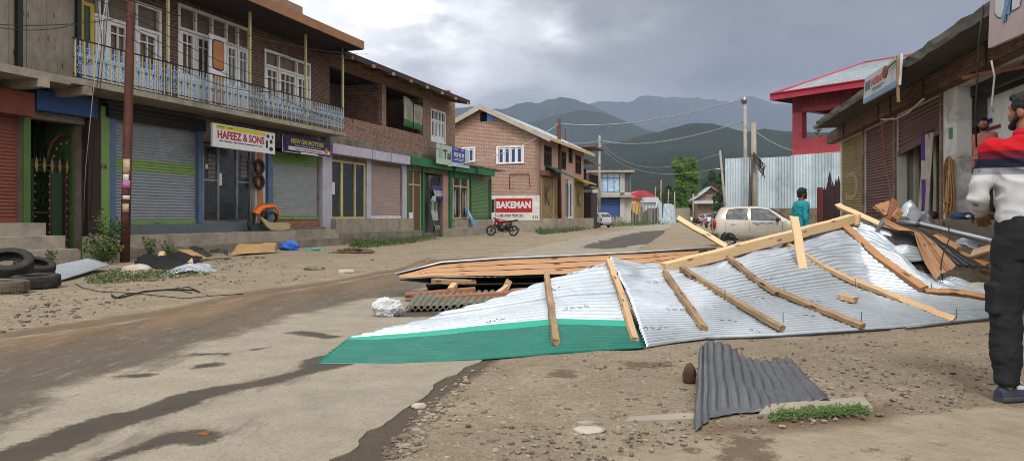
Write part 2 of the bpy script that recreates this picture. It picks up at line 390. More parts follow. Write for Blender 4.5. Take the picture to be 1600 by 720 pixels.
MT['polew'] = M('galvanised_pole', '8f8a80', .6, .2, 5, '6e4630', .6, 3, bump=.1)
MT['glass'] = glass('dark_window_glass'); MT['glass_b'] = glass('brown_curtained_glass', '4b3a26', .25, .4); MT['glass_c'] = glass('sky_blue_glass', '7d93a4', .15)
MT['red'] = M('bright_red_paint', 'a42a3a', .55, .15, 2, '6a1a1e', .4, 1.5, bump=.05)
MT['redw'] = M('brick_red_cladding', 'a8434a', .6, .15, 2, '6d2a2c', .45, 1.2, bump=.05)
MT['sign_w'] = M('white_signboard', 'c3c2bf', .45, .05, 2, '8e887c', .25, 2, bump=.02)
MT['sign_bl'] = M('printed_blue', '23398c', .45, .05, 2, bump=.02)
MT['sign_r'] = M('printed_red', '9c1f22', .5, .08, 2, '7d3a36', .35, 3, bump=.03)
MT['sign_y'] = M('printed_yellow', 'b8ac2c', .5, .05, 2, bump=.02)
MT['sign_n'] = M('printed_navy', '1b1c4a', .45, .1, 2, bump=.02)
MT['sign_k'] = M('printed_black', '1a1a1c', .5, .1, 2, bump=.0)
MT['orange'] = M('orange_plastic', 'c2641a', .4, .1, 3, '8a4a1c', .3, 3, bump=.03)
MT['cable'] = M('black_cable', '151515', .6, .1, 5, bump=0)
MT['cable_w'] = M('pale_cable', '9a9a98', .5, .1, 5, bump=0)
def galv(name, col, dark, met=.55, rough=.38, rust=None, sc=1.0):
    n = NT(name); v = n.N.new("ShaderNodeTexVoronoi"); v.inputs['Scale'].default_value = 30 * sc; n.L.new(n.pos, v.inputs['Vector'])
    sep = n.N.new("ShaderNodeSeparateColor"); n.L.new(v.outputs['Color'], sep.inputs[0])
    f = n.noise(1.4, 7, .65, dist=.5); x = n.mix(n.ramp(f, .35, .7), C(col), C(dark)); x = n.mix(n.ramp(sep.outputs[0], 0, 1, 0, .15), x, mul(C(dark), .7))
    st = n.noise(6, 5, .7, stretch=(1, 1, .2)); x = n.mix(n.ramp(st, .55, .75, 0, .35), x, C(rust or '77726a'))
    h = n.noise(9, 5, .6); n.bump(h, .18, .02)
    return n.fin(x, n.ramp(f, .3, .7, rough, rough + .2), met, .5)
MT['galv'] = galv('galvanised_sheet', 'bfc6cb', '9ea6ac', .5, .33)
MT['galv_f'] = galv('fence_sheet', 'b9c6ca', '9dadb3', .15, .45)
MT['galv_d'] = galv('old_grey_sheet', '666869', '4a4c4e', .55, .38, '4c463f')
MT['galv_b'] = galv('black_sheet', '2b2a2b', '1c1b1b', .35, .38, '3b2f28')
MT['asb'] = M('fibre_cement', '6d6a5e', .95, .25, 3, '3e3c33', .6, 1.5, bump=.4)
MT['teal'] = M('teal_green_sheet', '0f6152', .4, .12, 1.3, '4d7a6a', .3, 3, bump=.04)
MT['teal_l'] = M('bright_turquoise_sheet', '149078', .35, .06, 2, bump=.02)
MT['creams'] = M('cream_metal_trim', 'a9aca0', .45, .1, 2, '7d7a6c', .4, 2, bump=.05)
# ------------------------------------------------------------------ the ground
def fbm(x, y, s, o=4):
    v = 0; a = 1
    for i in range(o):
        v += a * noise.noise(Vector((x * s, y * s, i * 7.3))); s *= 2.07; a *= .5
    return v
def sdf(pts, poly):
    """signed distance to polygon (inside positive), numpy"""
    p = np.asarray(pts); q = np.asarray(poly); n = len(q); d = np.full(len(p), 1e9); ins = np.zeros(len(p), bool)
    for i in range(n):
        a = q[i]; b = q[(i + 1) % n]; e = b - a; w_ = p - a
        t = np.clip((w_ @ e) / max(e @ e, 1e-12), 0, 1); dd = w_ - t[:, None] * e
        d = np.minimum(d, np.einsum('ij,ij->i', dd, dd))
        c = ((a[1] <= p[:, 1]) & (b[1] > p[:, 1])) | ((b[1] <= p[:, 1]) & (a[1] > p[:, 1]))
        with np.errstate(divide='ignore', invalid='ignore'):
            xi = a[0] + (p[:, 1] - a[1]) / (b[1] - a[1] + 1e-30) * e[0]
        ins ^= (c & (p[:, 0] < xi))
    d = np.sqrt(d); return np.where(ins, d, -d)
def gp(l): return [tuple(G(u, v)[:2]) for u, v in l]
def setattr_(me, name, arr):
    a = me.attributes.new(name, 'FLOAT', 'POINT'); a.data.foreach_set('value', np.asarray(arr, dtype=np.float32))
road_left = gp([(0, 530), (125, 514), (233, 497), (375, 466), (500, 447), (625, 424), (672, 406), (781, 399), (846, 384), (900, 372), (955, 363), (1027, 349)])
road_right = gp([(522, 716), (556, 694), (582, 675), (616, 649), (654, 626), (669, 611), (702, 589), (732, 574), (759, 562)])
rr_dir = Vector((.235, 1, 0))
road_right += [(-.2 + .235 * t, 5.7 + t) for t in (2, 5, 10, 18, 30, 60, 110, 260)]
l0 = Vector(road_left[0]); ld = (l0 - Vector(road_left[2])).normalized()
road_left = [tuple(l0 + ld * 30), tuple(l0 + ld * 12)] + road_left + [(1.9 + .30 * 100 + .24 * t, 115 + t) for t in (30, 150)]
r0 = Vector(road_right[0])
road_right = [(r0.x - 8, r0.y - 30), (r0.x - 2.6, r0.y - 11)] + road_right
road_poly = road_left + road_right[::-1]
polys = {
 'mud': road_left + gp([(1062, 352), (1000, 365), (930, 388), (860, 393), (820, 395), (760, 402), (700, 425), (637, 464), (583, 466), (542, 474), (458, 493), (375, 522), (300, 541), (267, 557), (158, 587), (120, 603), (83, 610), (50, 622), (0, 640)])[0:0],
}
mudlow = gp([(637, 464), (583, 466), (542, 474), (458, 493), (375, 522), (300, 541), (267, 557), (200, 574), (158, 587), (120, 603), (83, 610), (40, 645), (0, 690)])
mud_poly = road_left[:10] + gp([(720, 408), (700, 430)]) + mudlow + [(-9, -6), (-20, -14)]
wets = [
 [(0, 703), (83, 674), (146, 653), (175, 647), (217, 637), (267, 620), (325, 605), (375, 599), (433, 587), (471, 576), (469, 564), (492, 557), (560, 552), (554, 570), (512, 580), (458, 593), (417, 603), (375, 610), (333, 622), (292, 641), (250, 653), (187, 670), (125, 695), (62, 720), (-60, 790), (-300, 860), (-300, 800)],
 [(60, 780), (146, 720), (188, 703), (250, 680), (308, 669), (333, 672), (346, 676), (362, 675), (346, 687), (321, 696), (267, 695), (217, 707), (167, 726), (100, 790)],
 [(285, 577), (308, 569), (352, 566), (342, 572), (300, 578)],
 [(176, 589), (225, 585), (246, 582), (236, 589), (204, 592)], [(225, 585), (250, 570), (268, 560), (262, 565), (240, 583)],
 [(384, 547), (421, 542), (412, 546), (392, 549)],
 [(437, 520), (475, 517), (508, 522), (546, 526), (508, 530), (458, 524)],
 [(338, 562), (354, 552), (371, 549), (362, 555), (346, 562)], [(268, 557), (300, 553), (350, 552), (352, 554), (300, 556), (270, 559)],
 [(580, 490), (620, 486), (700, 488), (690, 495), (620, 496)],
 [(905, 387), (950, 372), (1000, 362), (1065, 358), (1078, 368), (1040, 378), (950, 390)],
 [(0, 662), (60, 640), (100, 622), (83, 632), (30, 660), (0, 680)],
]
damp_poly = gp([(480, 740), (522, 716), (556, 694), (582, 675), (616, 649), (654, 626), (669, 611), (702, 589), (732, 574), (759, 562), (772, 560), (732, 592), (710, 604), (665, 630), (648, 652), (624, 682), (590, 716), (560, 745)])
conc_polys = [gp([(1640, 634), (1525, 638), (1431, 649), (1375, 656), (1307, 662), (1240, 668), (1150, 676), (1049, 692), (960, 705), (900, 760), (1100, 1100), (2400, 1100), (2400, 640)]),
              gp([(985, 652), (1088, 645), (1088, 655), (990, 660)])]
stain_polys = [gp(q) for q in ([(1112, 697), (1150, 683), (1210, 684), (1200, 700), (1225, 718), (1120, 717)], [(1335, 693), (1362, 695), (1360, 702), (1340, 700)], [(1455, 687), (1475, 688), (1470, 693), (1458, 692)], [(1236, 706), (1262, 706), (1258, 711), (1240, 710)],
               [(1395, 715), (1425, 712), (1420, 718)], [(1075, 698), (1092, 698), (1090, 705), (1076, 704)], [(870, 578), (905, 582), (900, 592), (860, 592), (850, 585)], [(980, 565), (1050, 562), (1048, 572), (985, 574)])]
brown_poly = gp([(1100, 664), (1190, 656), (1240, 648), (1390, 634), (1385, 645), (1340, 656), (1250, 664), (1190, 668), (1110, 676)])
# dirt trodden darker next to the mud
edge_poly = gp([(0, 520), (125, 502), (233, 487), (375, 458), (500, 441), (625, 419), (672, 402), (672, 407), (625, 425), (500, 448), (375, 467), (233, 498), (125, 515), (0, 531)])
def ground_h(x, y, dr):
    """height of the dirt: small bumps away from the road"""
    k = min(1, max(0, -dr / .5)); a = min(1, 30 / max(y, 1))
    return k * (.010 * fbm(x, y, 2.3, 3) + .014 * fbm(x + 9, y, .5, 2)) * (1 if abs(y) < 120 else 0)
ys = [-6000, -1500, -300, -80, -30, -14, -7, -3, 0, 1.2]
y = 2.0
while y < 90: ys.append(y); y *= 1.0085 if y < 14 else 1.02
ys += [100, 120, 150, 200, 300, 450, 700, 1000, 1600, 3000, 9000]
ks = [-1e9, -12, -5, -2.6, -1.7, -1.2, -.95] + list(np.linspace(-.8, .8, 330)) + [.95, 1.2, 1.7, 2.6, 5, 12, 1e9]
gv = []
for y in ys:
    b = max(y, 1.0) + .8
    for k in ks: gv.append((math.copysign(9000, k) if abs(k) > 1e6 else max(-8500, min(8500, k * b)), y))
gv = np.array(gv)
rs = sdf(gv, road_poly)
zz = np.array([ground_h(x, y, d) - .003 - .02 * min(1, max(0, d / .1)) for (x, y), d in zip(gv, rs)])
nk = len(ks); faces = [(i * nk + j, i * nk + j + 1, (i + 1) * nk + j + 1, (i + 1) * nk + j) for i in range(len(ys) - 1) for j in range(nk - 1)]
me = bpy.data.meshes.new('ground'); me.from_pydata([(a, b, c) for (a, b), c in zip(gv, zz)], [], faces)
me.polygons.foreach_set('use_smooth', [True] * len(faces))
cl = lambda a: np.clip(a, -2, 2)
setattr_(me, 'roadd', cl(rs)); setattr_(me, 'damp', cl(sdf(gv, damp_poly)))
setattr_(me, 'conc', cl(np.maximum.reduce([sdf(gv, q) for q in conc_polys])))
setattr_(me, 'stain', cl(np.maximum.reduce([sdf(gv, q) for q in stain_polys]))); setattr_(me, 'brown', cl(np.maximum(sdf(gv, brown_poly), sdf(gv, edge_poly))))
ground = bpy.data.objects.new('ground', me); COL.objects.link(ground); props(ground, 'bare dusty dirt with scattered gravel beside the road', 'ground', None, 'structure')
def edge(n, at, lo, hi, amp, scale, amp2=0, sc2=60):
    """crisp ragged mask from a signed distance"""
    a = n.attr(at); x = n.math('ADD', a, n.math('MULTIPLY', n.math('SUBTRACT', n.noise(scale, 6, .7), .5), amp))
    if amp2: x = n.math('ADD', x, n.math('MULTIPLY', n.math('SUBTRACT', n.noise(sc2, 4, .7), .5), amp2))
    return n.ramp(x, lo, hi)
def ground_mat():
    n = NT('dirt')
    big = n.noise(.55, 6, .6, dist=.3); mid = n.noise(4, 8, .75); fine = n.noise(28, 8, .8); vf = n.noise(110, 4, .8)
    x = n.mix(n.ramp(big, .32, .68), C('8a7d6a'), C('756a59')); x = n.mix(n.ramp(mid, .42, .66, 0, .65), x, C('6f5d46'))
    x = n.mix(n.ramp(n.noise(1.6, 6, .65, dist=.6), .52, .64, 0, .5), x, C('998b75'))
    # embedded pebbles
    v = n.N.new("ShaderNodeTexVoronoi"); v.inputs['Scale'].default_value = 24; v.inputs['Randomness'].default_value = 1; n.L.new(n.pos, v.inputs['Vector'])
    pc = n.N.new("ShaderNodeTexNoise"); pc.inputs['Scale'].default_value = 2.2; n.L.new(n.pos, pc.inputs['Vector'])
    sep = n.N.new("ShaderNodeSeparateColor"); n.L.new(v.outputs['Color'], sep.inputs[0])
    peb = n.math('MULTIPLY', n.ramp(v.outputs['Distance'], .25, .33, 1, 0), n.ramp(n.math('ADD', sep.outputs[0], n.math('MULTIPLY', pc.outputs['Fac'], .6)), .98, 1.05))
    x = n.mix(n.math('MULTIPLY', peb, .75), x, n.mix(sep.outputs[1], C('b9ae9c'), C('84796a')))
    x = n.mix(n.ramp(fine, .38, .52, .55, 0), x, C('4a3c2c')); x = n.mix(n.ramp(vf, .52, .62, 0, .4), x, C('b5a891')); x = n.mix(n.ramp(n.noise(12, 8, .8), .56, .64, 0, .45), x, C('5d4d39'))
    con = edge(n, 'conc', -.02, .05, .5, 3, .12, 40)
    cc_ = n.mix(n.ramp(n.noise(2.5, 7, .7), .35, .65), C('9c8f7a'), C('857863')); cc_ = n.mix(n.ramp(fine, .35, .6, .25, 0), cc_, C('6e604d'))
    x = n.mix(con, x, cc_)
    st = edge(n, 'stain', -.02, .03, .34, 5, .12, 40); x = n.mix(n.math('MULTIPLY', st, .72), x, C('4b3b2a'))
    br = edge(n, 'brown', -.12, .06, .22, 6, .08, 60); x = n.mix(n.math('MULTIPLY', br, .7), x, C('59452f'))
    dp = edge(n, 'damp', -.07, .0, .16, 5, .10, 60); x = n.mix(n.math('MULTIPLY', dp, .85), x, C('3d3226'))
    # mud spattered on to the verge
    mu = n.ramp(n.math('ADD', n.attr('roadd'), n.math('MULTIPLY', n.math('SUBTRACT', n.noise(1.3, 6, .7), .5), 1.6)), -.5, .1)
    h = n.math('ADD', n.math('MULTIPLY', fine, 1.0), n.math('ADD', n.math('MULTIPLY', peb, .8), n.math('MULTIPLY', mid, 1.5)))
    n.bump(h, .7, .022); return n.fin(x, n.ramp(dp, 0, 1, .95, .6), 0, .25)
me.materials.append(ground_mat())
# ------------------------------------------------------------------ the road (its ragged edge is its outline)
def densify(poly, amp):
    out = []; k = len(poly)
    for i in range(k):
        a = Vector(poly[i]); b = Vector(poly[(i + 1) % k]); m_ = (a + b) / 2; dist = max(1.5, m_.length); st = min(max(.009 * dist, .02), 4); c = max(1, int((b - a).length / st))
        nn = Vector((-(b - a).y, (b - a).x)).normalized() if (b - a).length > 0 else Vector((0, 0))
        for j in range(c):
            p = a + (b - a) * j / c; am = (amp + max(0, p.length - 12) * .006) * (1 if p.length < 110 else 0); out.append(p + nn * (am * (fbm(p.x, p.y, 3.6, 6) + .5 * fbm(p.x, p.y, .9, 2))))
    return out
rp = densify(road_poly, .045)
inner = []
rpa = np.array([tuple(p) for p in rp]); cand = []
y = 1.5
while y < 120:
    st = max(.05, y * .012)
    for k in np.arange(-1.0, .45, .012): cand.append((k * (y + .8) + rnd.uniform(-.2, .2) * st, y + rnd.uniform(-.2, .2) * st))
    y += st * 1.4
cand = np.array(cand); sd_ = sdf(cand, rpa[::1]); inner = [Vector(c) for c, d in zip(cand, sd_) if d > .04 + .006 * c[1]]
res = delaunay_2d_cdt(rp + inner, [], [list(range(len(rp)))], 1, 1e-5)
rv = np.array([tuple(p) for p in res[0]]); nrv = len(rv); rk = len(rp)
skirt = [(nrv + i, nrv + (i + 1) % rk, nrv + rk + (i + 1) % rk, nrv + rk + i) for i in range(rk)]
rv = np.vstack([rv, rpa, rpa]); rz_ = [.005] * (nrv + rk) + [-.05] * rk
me = bpy.data.meshes.new('road'); me.from_pydata([(a, b, c) for (a, b), c in zip(rv, rz_)], [], [tuple(f) for f in res[2]] + skirt)
setattr_(me, 'mud', cl(sdf(rv, mud_poly))); setattr_(me, 'roadd', cl(sdf(rv, road_poly)))
setattr_(me, 'left', cl(sdf(rv, [(-40, -30)] + road_left[2:] + [(200, 400), (300, 0)])))
setattr_(me, 'wet', cl(np.maximum.reduce([sdf(rv, gp(q)) for q in wets])))
road = bpy.data.objects.new('road', me); COL.objects.link(road); props(road, 'worn cement road with damp streaks and a muddy left lane', 'road', None, 'structure')
def road_mat():
    n = NT('cement_road')
    fine = n.noise(45, 7, .8); mid = n.noise(3.0, 7, .65, dist=.3); big = n.noise(.5, 5, .6)
    x = n.mix(n.ramp(mid, .35, .68), C('888070'), C('736b5c')); x = n.mix(n.ramp(big, .4, .65, 0, .45), x, C('918975'))
    x = n.mix(n.ramp(fine, .40, .5, .5, 0), x, C('5a5245')); x = n.mix(n.ramp(n.noise(9, 8, .8, stretch=(1.3, .5, 1)), .55, .66, 0, .35), x, C('6b6253')); x = n.mix(n.ramp(n.noise(190, 3, .7), .5, .72, 0, .22), x, C('b3aa96'))
    sp = n.N.new("ShaderNodeTexVoronoi"); sp.inputs['Scale'].default_value = 1.1; n.L.new(n.pos, sp.inputs['Vector'])
    x = n.mix(n.ramp(n.math('ADD', sp.outputs['Distance'], n.math('MULTIPLY', n.noise(20, 4), .12)), .10, .13, .6, 0), x, C('544a3d'))
    # dark dried tracks near the streaks
    sm = n.ramp(n.math('ADD', n.attr('wet'), n.math('MULTIPLY', n.math('SUBTRACT', n.noise(1.8, 7, .75, stretch=(.9, .22, 1)), .5), 1.7)), .0, .10, 0, .55)
    x = n.mix(sm, x, C('5b5144'))
    sp_ = n.N.new('ShaderNodeSeparateXYZ'); n.L.new(n.pos, sp_.inputs[0]); far = n.ramp(sp_.outputs[1], 14, 40, 0, 3.2)
    wa = n.math('ADD', n.attr('wet'), n.math('MULTIPLY', n.math('SUBTRACT', n.noise(3.2, 6, .7), .5), .22)); wa = n.math('ADD', wa, n.math('MULTIPLY', n.math('SUBTRACT', n.noise(34, 4, .7), .5), .10))
    wa = n.math('ADD', wa, n.math('MULTIPLY', n.math('SUBTRACT', n.noise(.9, 7, .7, stretch=(1.6, .22, 1)), .56), far)); wt = n.ramp(wa, -.012, .03); wet = n.mix(n.ramp(mid, .35, .7), C('423a2f'), C('352e25'))
    x = n.mix(wt, x, wet)
    md = edge(n, 'mud', -.10, .10, .7, 1.5, .3, 18); stre = n.noise(1.5, 6, .65, stretch=(1.6, .35, 1))
    mc = n.mix(n.ramp(stre, .35, .65), C('4d4437'), C('5c5243'))
    lf = n.ramp(n.math('ADD', n.attr('left'), n.math('MULTIPLY', n.math('SUBTRACT', n.noise(1.2, 7, .7), .5), 1.0)), .1, 1.25, 1, 0)
    mc = n.mix(lf, mc, n.mix(n.ramp(stre, .4, .6), C('5f4932'), C('745d43')))
    mc = n.mix(n.ramp(fine, .36, .6, .4, 0), mc, C('352b20'))
    x = n.mix(md, x, mc); x = n.mix(n.math('MULTIPLY', md, n.ramp(n.noise(7, 8, .8, stretch=(1.6, .4, 1)), .54, .64, 0, .5)), x, C('857a68'))
    n.bump(n.math('ADD', fine, n.math('MULTIPLY', mid, n.math('MULTIPLY', md, 4.0))), .35, .012)
    rough = n.math('SUBTRACT', .92, n.math('ADD', n.math('MULTIPLY', wt, .30), n.math('MULTIPLY', md, .22)))
    return n.fin(x, rough, 0, .35)
me.materials.append(road_mat())
# ------------------------------------------------------------------ hills
def hill_mat(name, a, b):
    n = NT(name); f = n.noise(.012, 8, .7); g = n.noise(.11, 8, .8); h = n.noise(.0035, 5, .6)
    x = n.mix(n.ramp(g, .44, .56), C(a), C(b)); x = n.mix(n.ramp(h, .58, .70, 0, .22), x, C('6b6f4c')); x = n.mix(n.ramp(f, .42, .62, 0, .5), x, mul(C(a), .5))
    n.bump(g, .8, 10); return n.fin(x, 1, 0, .05)
def hill(name, prof, d, depth, mat, label, rough):
    """a ridge whose crest follows prof (photo columns/rows at distance d), falling away on both sides"""
    prof = sorted(prof); cols = np.linspace(prof[0][0], prof[-1][0], 260); vs_ = np.interp(cols, [p[0] for p in prof], [p[1] for p in prof])
    mb = MB(); rows = []; nr = 34
    for i in range(nr + 1):
        f = i / nr; row = []
        for u, v in zip(cols, vs_):
            top = P(u, v, d); r = 1 if i < 24 else 0
            if i <= 24:
                g = i / 24; dd = d - depth * (1 - g); z = (top.z) * (g ** 1.15)
                x = top.x * (1 - .12 * (1 - g)) ; am = rough * math.sin(math.pi * min(1, g * 1.0)) + rough * .08
                z += am * (fbm(x * 1.0, dd, 1 / (depth * .33), 5) * .8 - .5 * abs(fbm(x + 500, dd * .6, 1 / (depth * .2), 4)))
            else:
                g = (i - 24) / 10; dd = d + depth * g; z = top.z * (1 - g ** 1.3); x = top.x
            if i == 24: z = top.z + rough * .07 * fbm(top.x, 0, 1 / (depth * .05), 3)
            row.append((x, dd, z - 3))
        rows.append(row)
    mb.grid(rows, sm=False); return mb.solo(name, mat, label, 'hill', None, 'structure', loc=(0, d, 0))
hm1 = hill_mat('forest_near', '1c2619', '2a3522'); hm2 = hill_mat('forest_far', '202b20', '2e3a2a')
hill('hill', [(-900, 300), (-200, 262), (300, 250), (700, 238), (830, 232), (943, 223), (984, 215), (1042, 200), (1083, 190), (1115, 191), (1159, 203), (1188, 200), (1240, 203), (1300, 206), (1400, 212), (1600, 205), (2000, 195), (2600, 240)], 1500, 900, hm1, 'nearest dark green forested hill behind the village', 55)
hill('hill', [(-600, 250), (500, 215), (740, 205), (800, 196), (850, 184), (876, 177), (905, 171), (937, 174), (970, 185), (1007, 200), (1060, 218), (1200, 245), (1500, 260)], 2700, 900, hm2, 'rounded dark hill rising behind the brick gable house', 80)
hill('hill', [(-900, 160), (200, 190), (600, 178), (735, 166), (780, 171), (827, 157), (838, 161), (876, 150), (902, 156), (920, 162), (967, 185), (1013, 203), (1100, 240)], 3900, 1100, hm2, 'bluish forested ridge left of the far mountain range', 120)
hill('mountain', [(700, 190), (860, 166), (919, 161), (943, 158), (984, 159), (1000, 151), (1013, 148), (1042, 152), (1086, 152), (1104, 156), (1118, 154), (1139, 159), (1168, 150), (1212, 161), (1240, 164), (1400, 172), (1700, 150), (2300, 170), (2900, 220)], 5600, 1700, hm2, 'farthest blue mountain range under the storm clouds', 260)
# ------------------------------------------------------------------ haze: a box of thin air round everything
hz = MB(); hz.box(-9200, 9200, -6100, 9100, -2.0, 1020)
n = NT('haze'); n.N.remove(n.b); pv = n.N.new("ShaderNodeVolumePrincipled"); pv.inputs['Color'].default_value = (.48, .57, .78, 1); pv.inputs['Density'].default_value = HAZE
pv.inputs['Anisotropy'].default_value = .2; n.L.new(pv.outputs[0], n.out.inputs['Volume'])
hzo = hz.solo('haze', n.m, 'thin bluish air between the village and the mountains', 'haze', None, 'stuff')
# ------------------------------------------------------------------ building parts
def slats(mb, fr_pts, s0, s1, z0, z1, off, pitch=.085, amp=.014, mf=None, m=0, n=1):
    """a roller shutter curtain: rounded slats"""
    k = max(1, int(round((z1 - z0) / pitch))); h = (z1 - z0) / k; rows = []; ms = []
    for i in range(k):
        for f, a in ((0, 0), (.12, -.5), (.3, .6), (.5, 1), (.7, .6), (.88, 0)):
            rows.append([(s0, off + a * amp, z0 + (i + f) * h), ((s0 + s1) / 2, off + a * amp + .003 * math.sin(i * 1.7), z0 + (i + f) * h), (s1, off + a * amp, z0 + (i + f) * h)]); ms.append(z0 + (i + f) * h)
    rows.append([(s0, off, z1), ((s0 + s1) / 2, off, z1), (s1, off, z1)])
    mb.grid(rows, m, sm=False, mf=(lambda i, j: mf(ms[i])) if mf else None)
def shutter(par, fr, s0, s1, z0, z1, off, mats, bands=(), name='roller_shutter', label=None, bottom=True, pitch=.085):
    """bands: (za, zb, material index)"""
    mb = MB(fr); mats = mats if isinstance(mats, list) else [mats]
    def mf(z):
        for a, b, i in bands:
            if a <= z < b: return i
        return 0
    slats(mb, None, s0, s1, z0 + (.12 if bottom else 0), z1, off, pitch, mf=mf)
    if bottom: mb.box(s0, s1, off - .02, off + .035, z0, z0 + .12, len(mats) - 1); mb.box((s0 + s1) / 2 - .12, (s0 + s1) / 2 + .12, off + .036, off + .055, z0 + .05, z0 + .075, 0)
    return mb.part(name, mats, par, label)
def window(par, fr, s0, s1, z0, z1, off, cols, transom, mf='white', mg='glass_b', leaf=None, fw=.09, name='window', bars=True, label=None):
    """cols: widths (relative) of the leaves; transom: height fraction of the top lights (0: none)"""
    mb = MB(fr); mb.box(s0, s0 + fw, off - .05, off + .08, z0, z1); mb.box(s1 - fw, s1, off - .05, off + .08, z0, z1)
    mb.box(s0 + fw, s1 - fw, off - .05, off + .078, z1 - fw, z1); mb.box(s0 + fw, s1 - fw, off - .05, off + .078, z0, z0 + fw)
    zt = z1 - (z1 - z0) * transom if transom else z1 - fw; tot = sum(cols); s = s0 + fw; W = s1 - s0 - 2 * fw
    if transom: mb.box(s0 + fw, s1 - fw, off - .045, off + .07, zt - .04, zt + .04)
    for i, c in enumerate(cols):
        e = s + W * c / tot
        if i < len(cols) - 1: mb.box(e - .035, e + .035, off - .043, off + .068, z0 + fw, z1 - fw)
        if leaf:
            a, b, zb = s + .04, e - .04, z0 + fw; st = min(.09, (b - a) * .17); zp = z0 + (zt - z0) * leaf
            top = zt - .05
            mb.box(a, a + st, off - .03, off + .045, zb, top); mb.box(b - st, b, off - .03, off + .045, zb, top)
            mb.box(a + st, b - st, off - .03, off + .043, top - st, top); mb.box(a + st, b - st, off - .03, off + .043, zb, zp)
            if bars:
                k = 1 if (b - a) < .75 else 2
                for q in range(k):
                    x = a + st + (b - a - 2 * st) * (q + 1) / (k + 1); mb.box(x - .018, x + .018, off - .02, off + .035, zp, top - st)
                zz_ = top - st - (top - zp) * .2; mb.box(a + st, b - st, off - .021, off + .032, zz_ - .018, zz_ + .018)
        s = e
    o = mb.part(name, MT[mf], par, label)
    MB(fr).box(s0 + fw * .5, s1 - fw * .5, off - .06, off - .035, z0 + fw * .5, z1 - fw * .5).part('pane', MT[mg], o)
    return o
def wall_with_holes(mb, s0, s1, z0, z1, o0, o1, holes, m=0):
    """holes: (a,b,za,zb) sorted, non overlapping in s"""
    s = s0
    for a, b, za, zb in sorted(holes):
        if a > s: mb.box(s, a, o0, o1, z0, z1, m)
        if za > z0: mb.box(a, b, o0, o1, z0, za, m)
        if zb < z1: mb.box(a, b, o0, o1, zb, z1, m)
        s = b
    if s < s1: mb.box(s, s1, o0, o1, z0, z1, m)
FL = Fr(-17.3, 0, 18.3); S = FL.S; Z = FL.Z
# ---------------------------------------------------------------- leftmost house with boarded upper storey
e0 = S(113); a0 = S(-700)
T = thing('boarded_house', 'old house with weathered grey board upper storey above a rusty brown shutter', 'building', FL.w((a0 + e0) / 2, -3, 0))
mb = MB(FL); wall_with_holes(mb, a0, S(160, 0), 0, 3.9, -.35, 0, [(S(46, 0), S(132, 0), 0, 3.45), (S(-150), S(33), .95, 3.5)]); mb.box(a0, S(160), -8, -7.7, 0, 7.5); mb.box(a0, a0 + .3, -7.7, -.35, 0, 7.5); mb.part('wall', MT['conc_d'], T)
mb = MB(FL); s = a0; rr = random.Random(3)
while s < e0 - .05:
    w_ = min(rr.uniform(.34, .52), e0 - s); mb.box(s + .004, s + w_ - .004, .1 - .03 + rr.uniform(-.012, .012), .13 + rr.uniform(0, .02), 4.45, 8.2); s += w_
mb.part('board_wall', MT['wood_grey'], T)
mb = MB(FL); mb.box(S(28, .1) - .12, S(28, .1), .14, .26, 4.4, 8.2); mb.box(e0 - .06, e0 + .06, .14, .24, 4.4, 8.2); mb.part('corner_post', MT['black'], T)
mb = MB(FL); sc = S(113, 1.2)
mb.hexa([(a0, -.2, 4.20), (e0, -.2, 4.20), (sc, 1.15, 4.18), (a0, 1.15, 4.2), (a0, -.2, 4.42), (e0, -.2, 4.42), (sc, 1.15, 4.36), (a0, 1.15, 4.38)])
for u in (38, 106): q = S(u, .6); mb.box(q - .1, q + .1, -.1, 1.25, 4.0, 4.2)
mb.part('floor_slab', MT['conc'], T)
mb = MB(FL); mb.box(a0, e0 + 1, -8.2, 1.6, 8.2, 8.35); mb.part('roof', MT['galv_d'], T)
shutter(T, FL, S(-150), S(33), .95, 3.5, -.12, [MT['rust_s']], label='rust brown roller shutter')
mb = MB(FL); mb.box(S(-150, .3), S(52, .3), .003, .35, 3.43, 3.98); mb.part('shutter_box', MT['rust'], T)
MB(FL).box(S(34), S(45), .002, .06, .3, 3.5).part('pillar', MT['green'], T)
# passage with ornamental gate
mb = MB(FL); mb.box(S(46), S(46) + .05, -5, -.36, 0, 3.7); mb.box(S(132) - .05, S(132), -5, -.36, 0, 3.7); mb.box(S(46), S(132), -5.1, -5, 0, 3.9); mb.part('passage_wall', MT['green'], T)
mb = MB(FL); mb.box(S(55, .25), S(150, .25), .05, .3, 3.62, 4.1); mb.part('lintel', MT['blue_d'], T)
mb = MB(FL); mb.box(S(132), S(152), -.1, .12, 0, 3.9); mb.part('pillar', MT['maroon'], T)
mb = MB(FL); mb.box(S(153.5), S(167), -.1, .1, .5, 4.0); pg = mb.part('pillar', MT['green_b'], T, 'light green pillar with a painted number')
text(pg, FL, 'W-5A', S(154.5, .1), S(167, .1), Z(160, 264, .1), Z(160, 256, .1), .1, MT['sign_k'])
g = thing('ornamental_gate', 'black iron passage gate with red hoops and yellow spear points', 'gate', FL.w(S(90, -.4), -.45, 0))
gs0, gs1 = S(47, -.45), S(131, -.45); mb = MB(FL); z_b, z_m, z_t = .1, 2.25, 3.4
gm = (gs0 + gs1) / 2
for q in (gs0 + .04, gs0 + .55, gs1 - .62, gs1 - .04): mb.box(q - .03, q + .03, -.48, -.42, z_b, z_m + .25)
for zz_ in (z_b, 1.2, z_m, z_m + .24): mb.box(gs0, gs0 + .55, -.475, -.425, zz_ - .025, zz_ + .025); mb.box(gs1 - .62, gs1, -.475, -.425, zz_ - .025, zz_ + .025)
mb.box(gs0 + .55, gs1 - .62, -.475, -.425, z_m - .03, z_m + .26)
for k in range(9): q = gs0 + .1 + k * (gs1 - gs0 - .2) / 8; mb.tube([(q, -.45, z_m), (q, -.45, z_m + .5)], .012, 4)
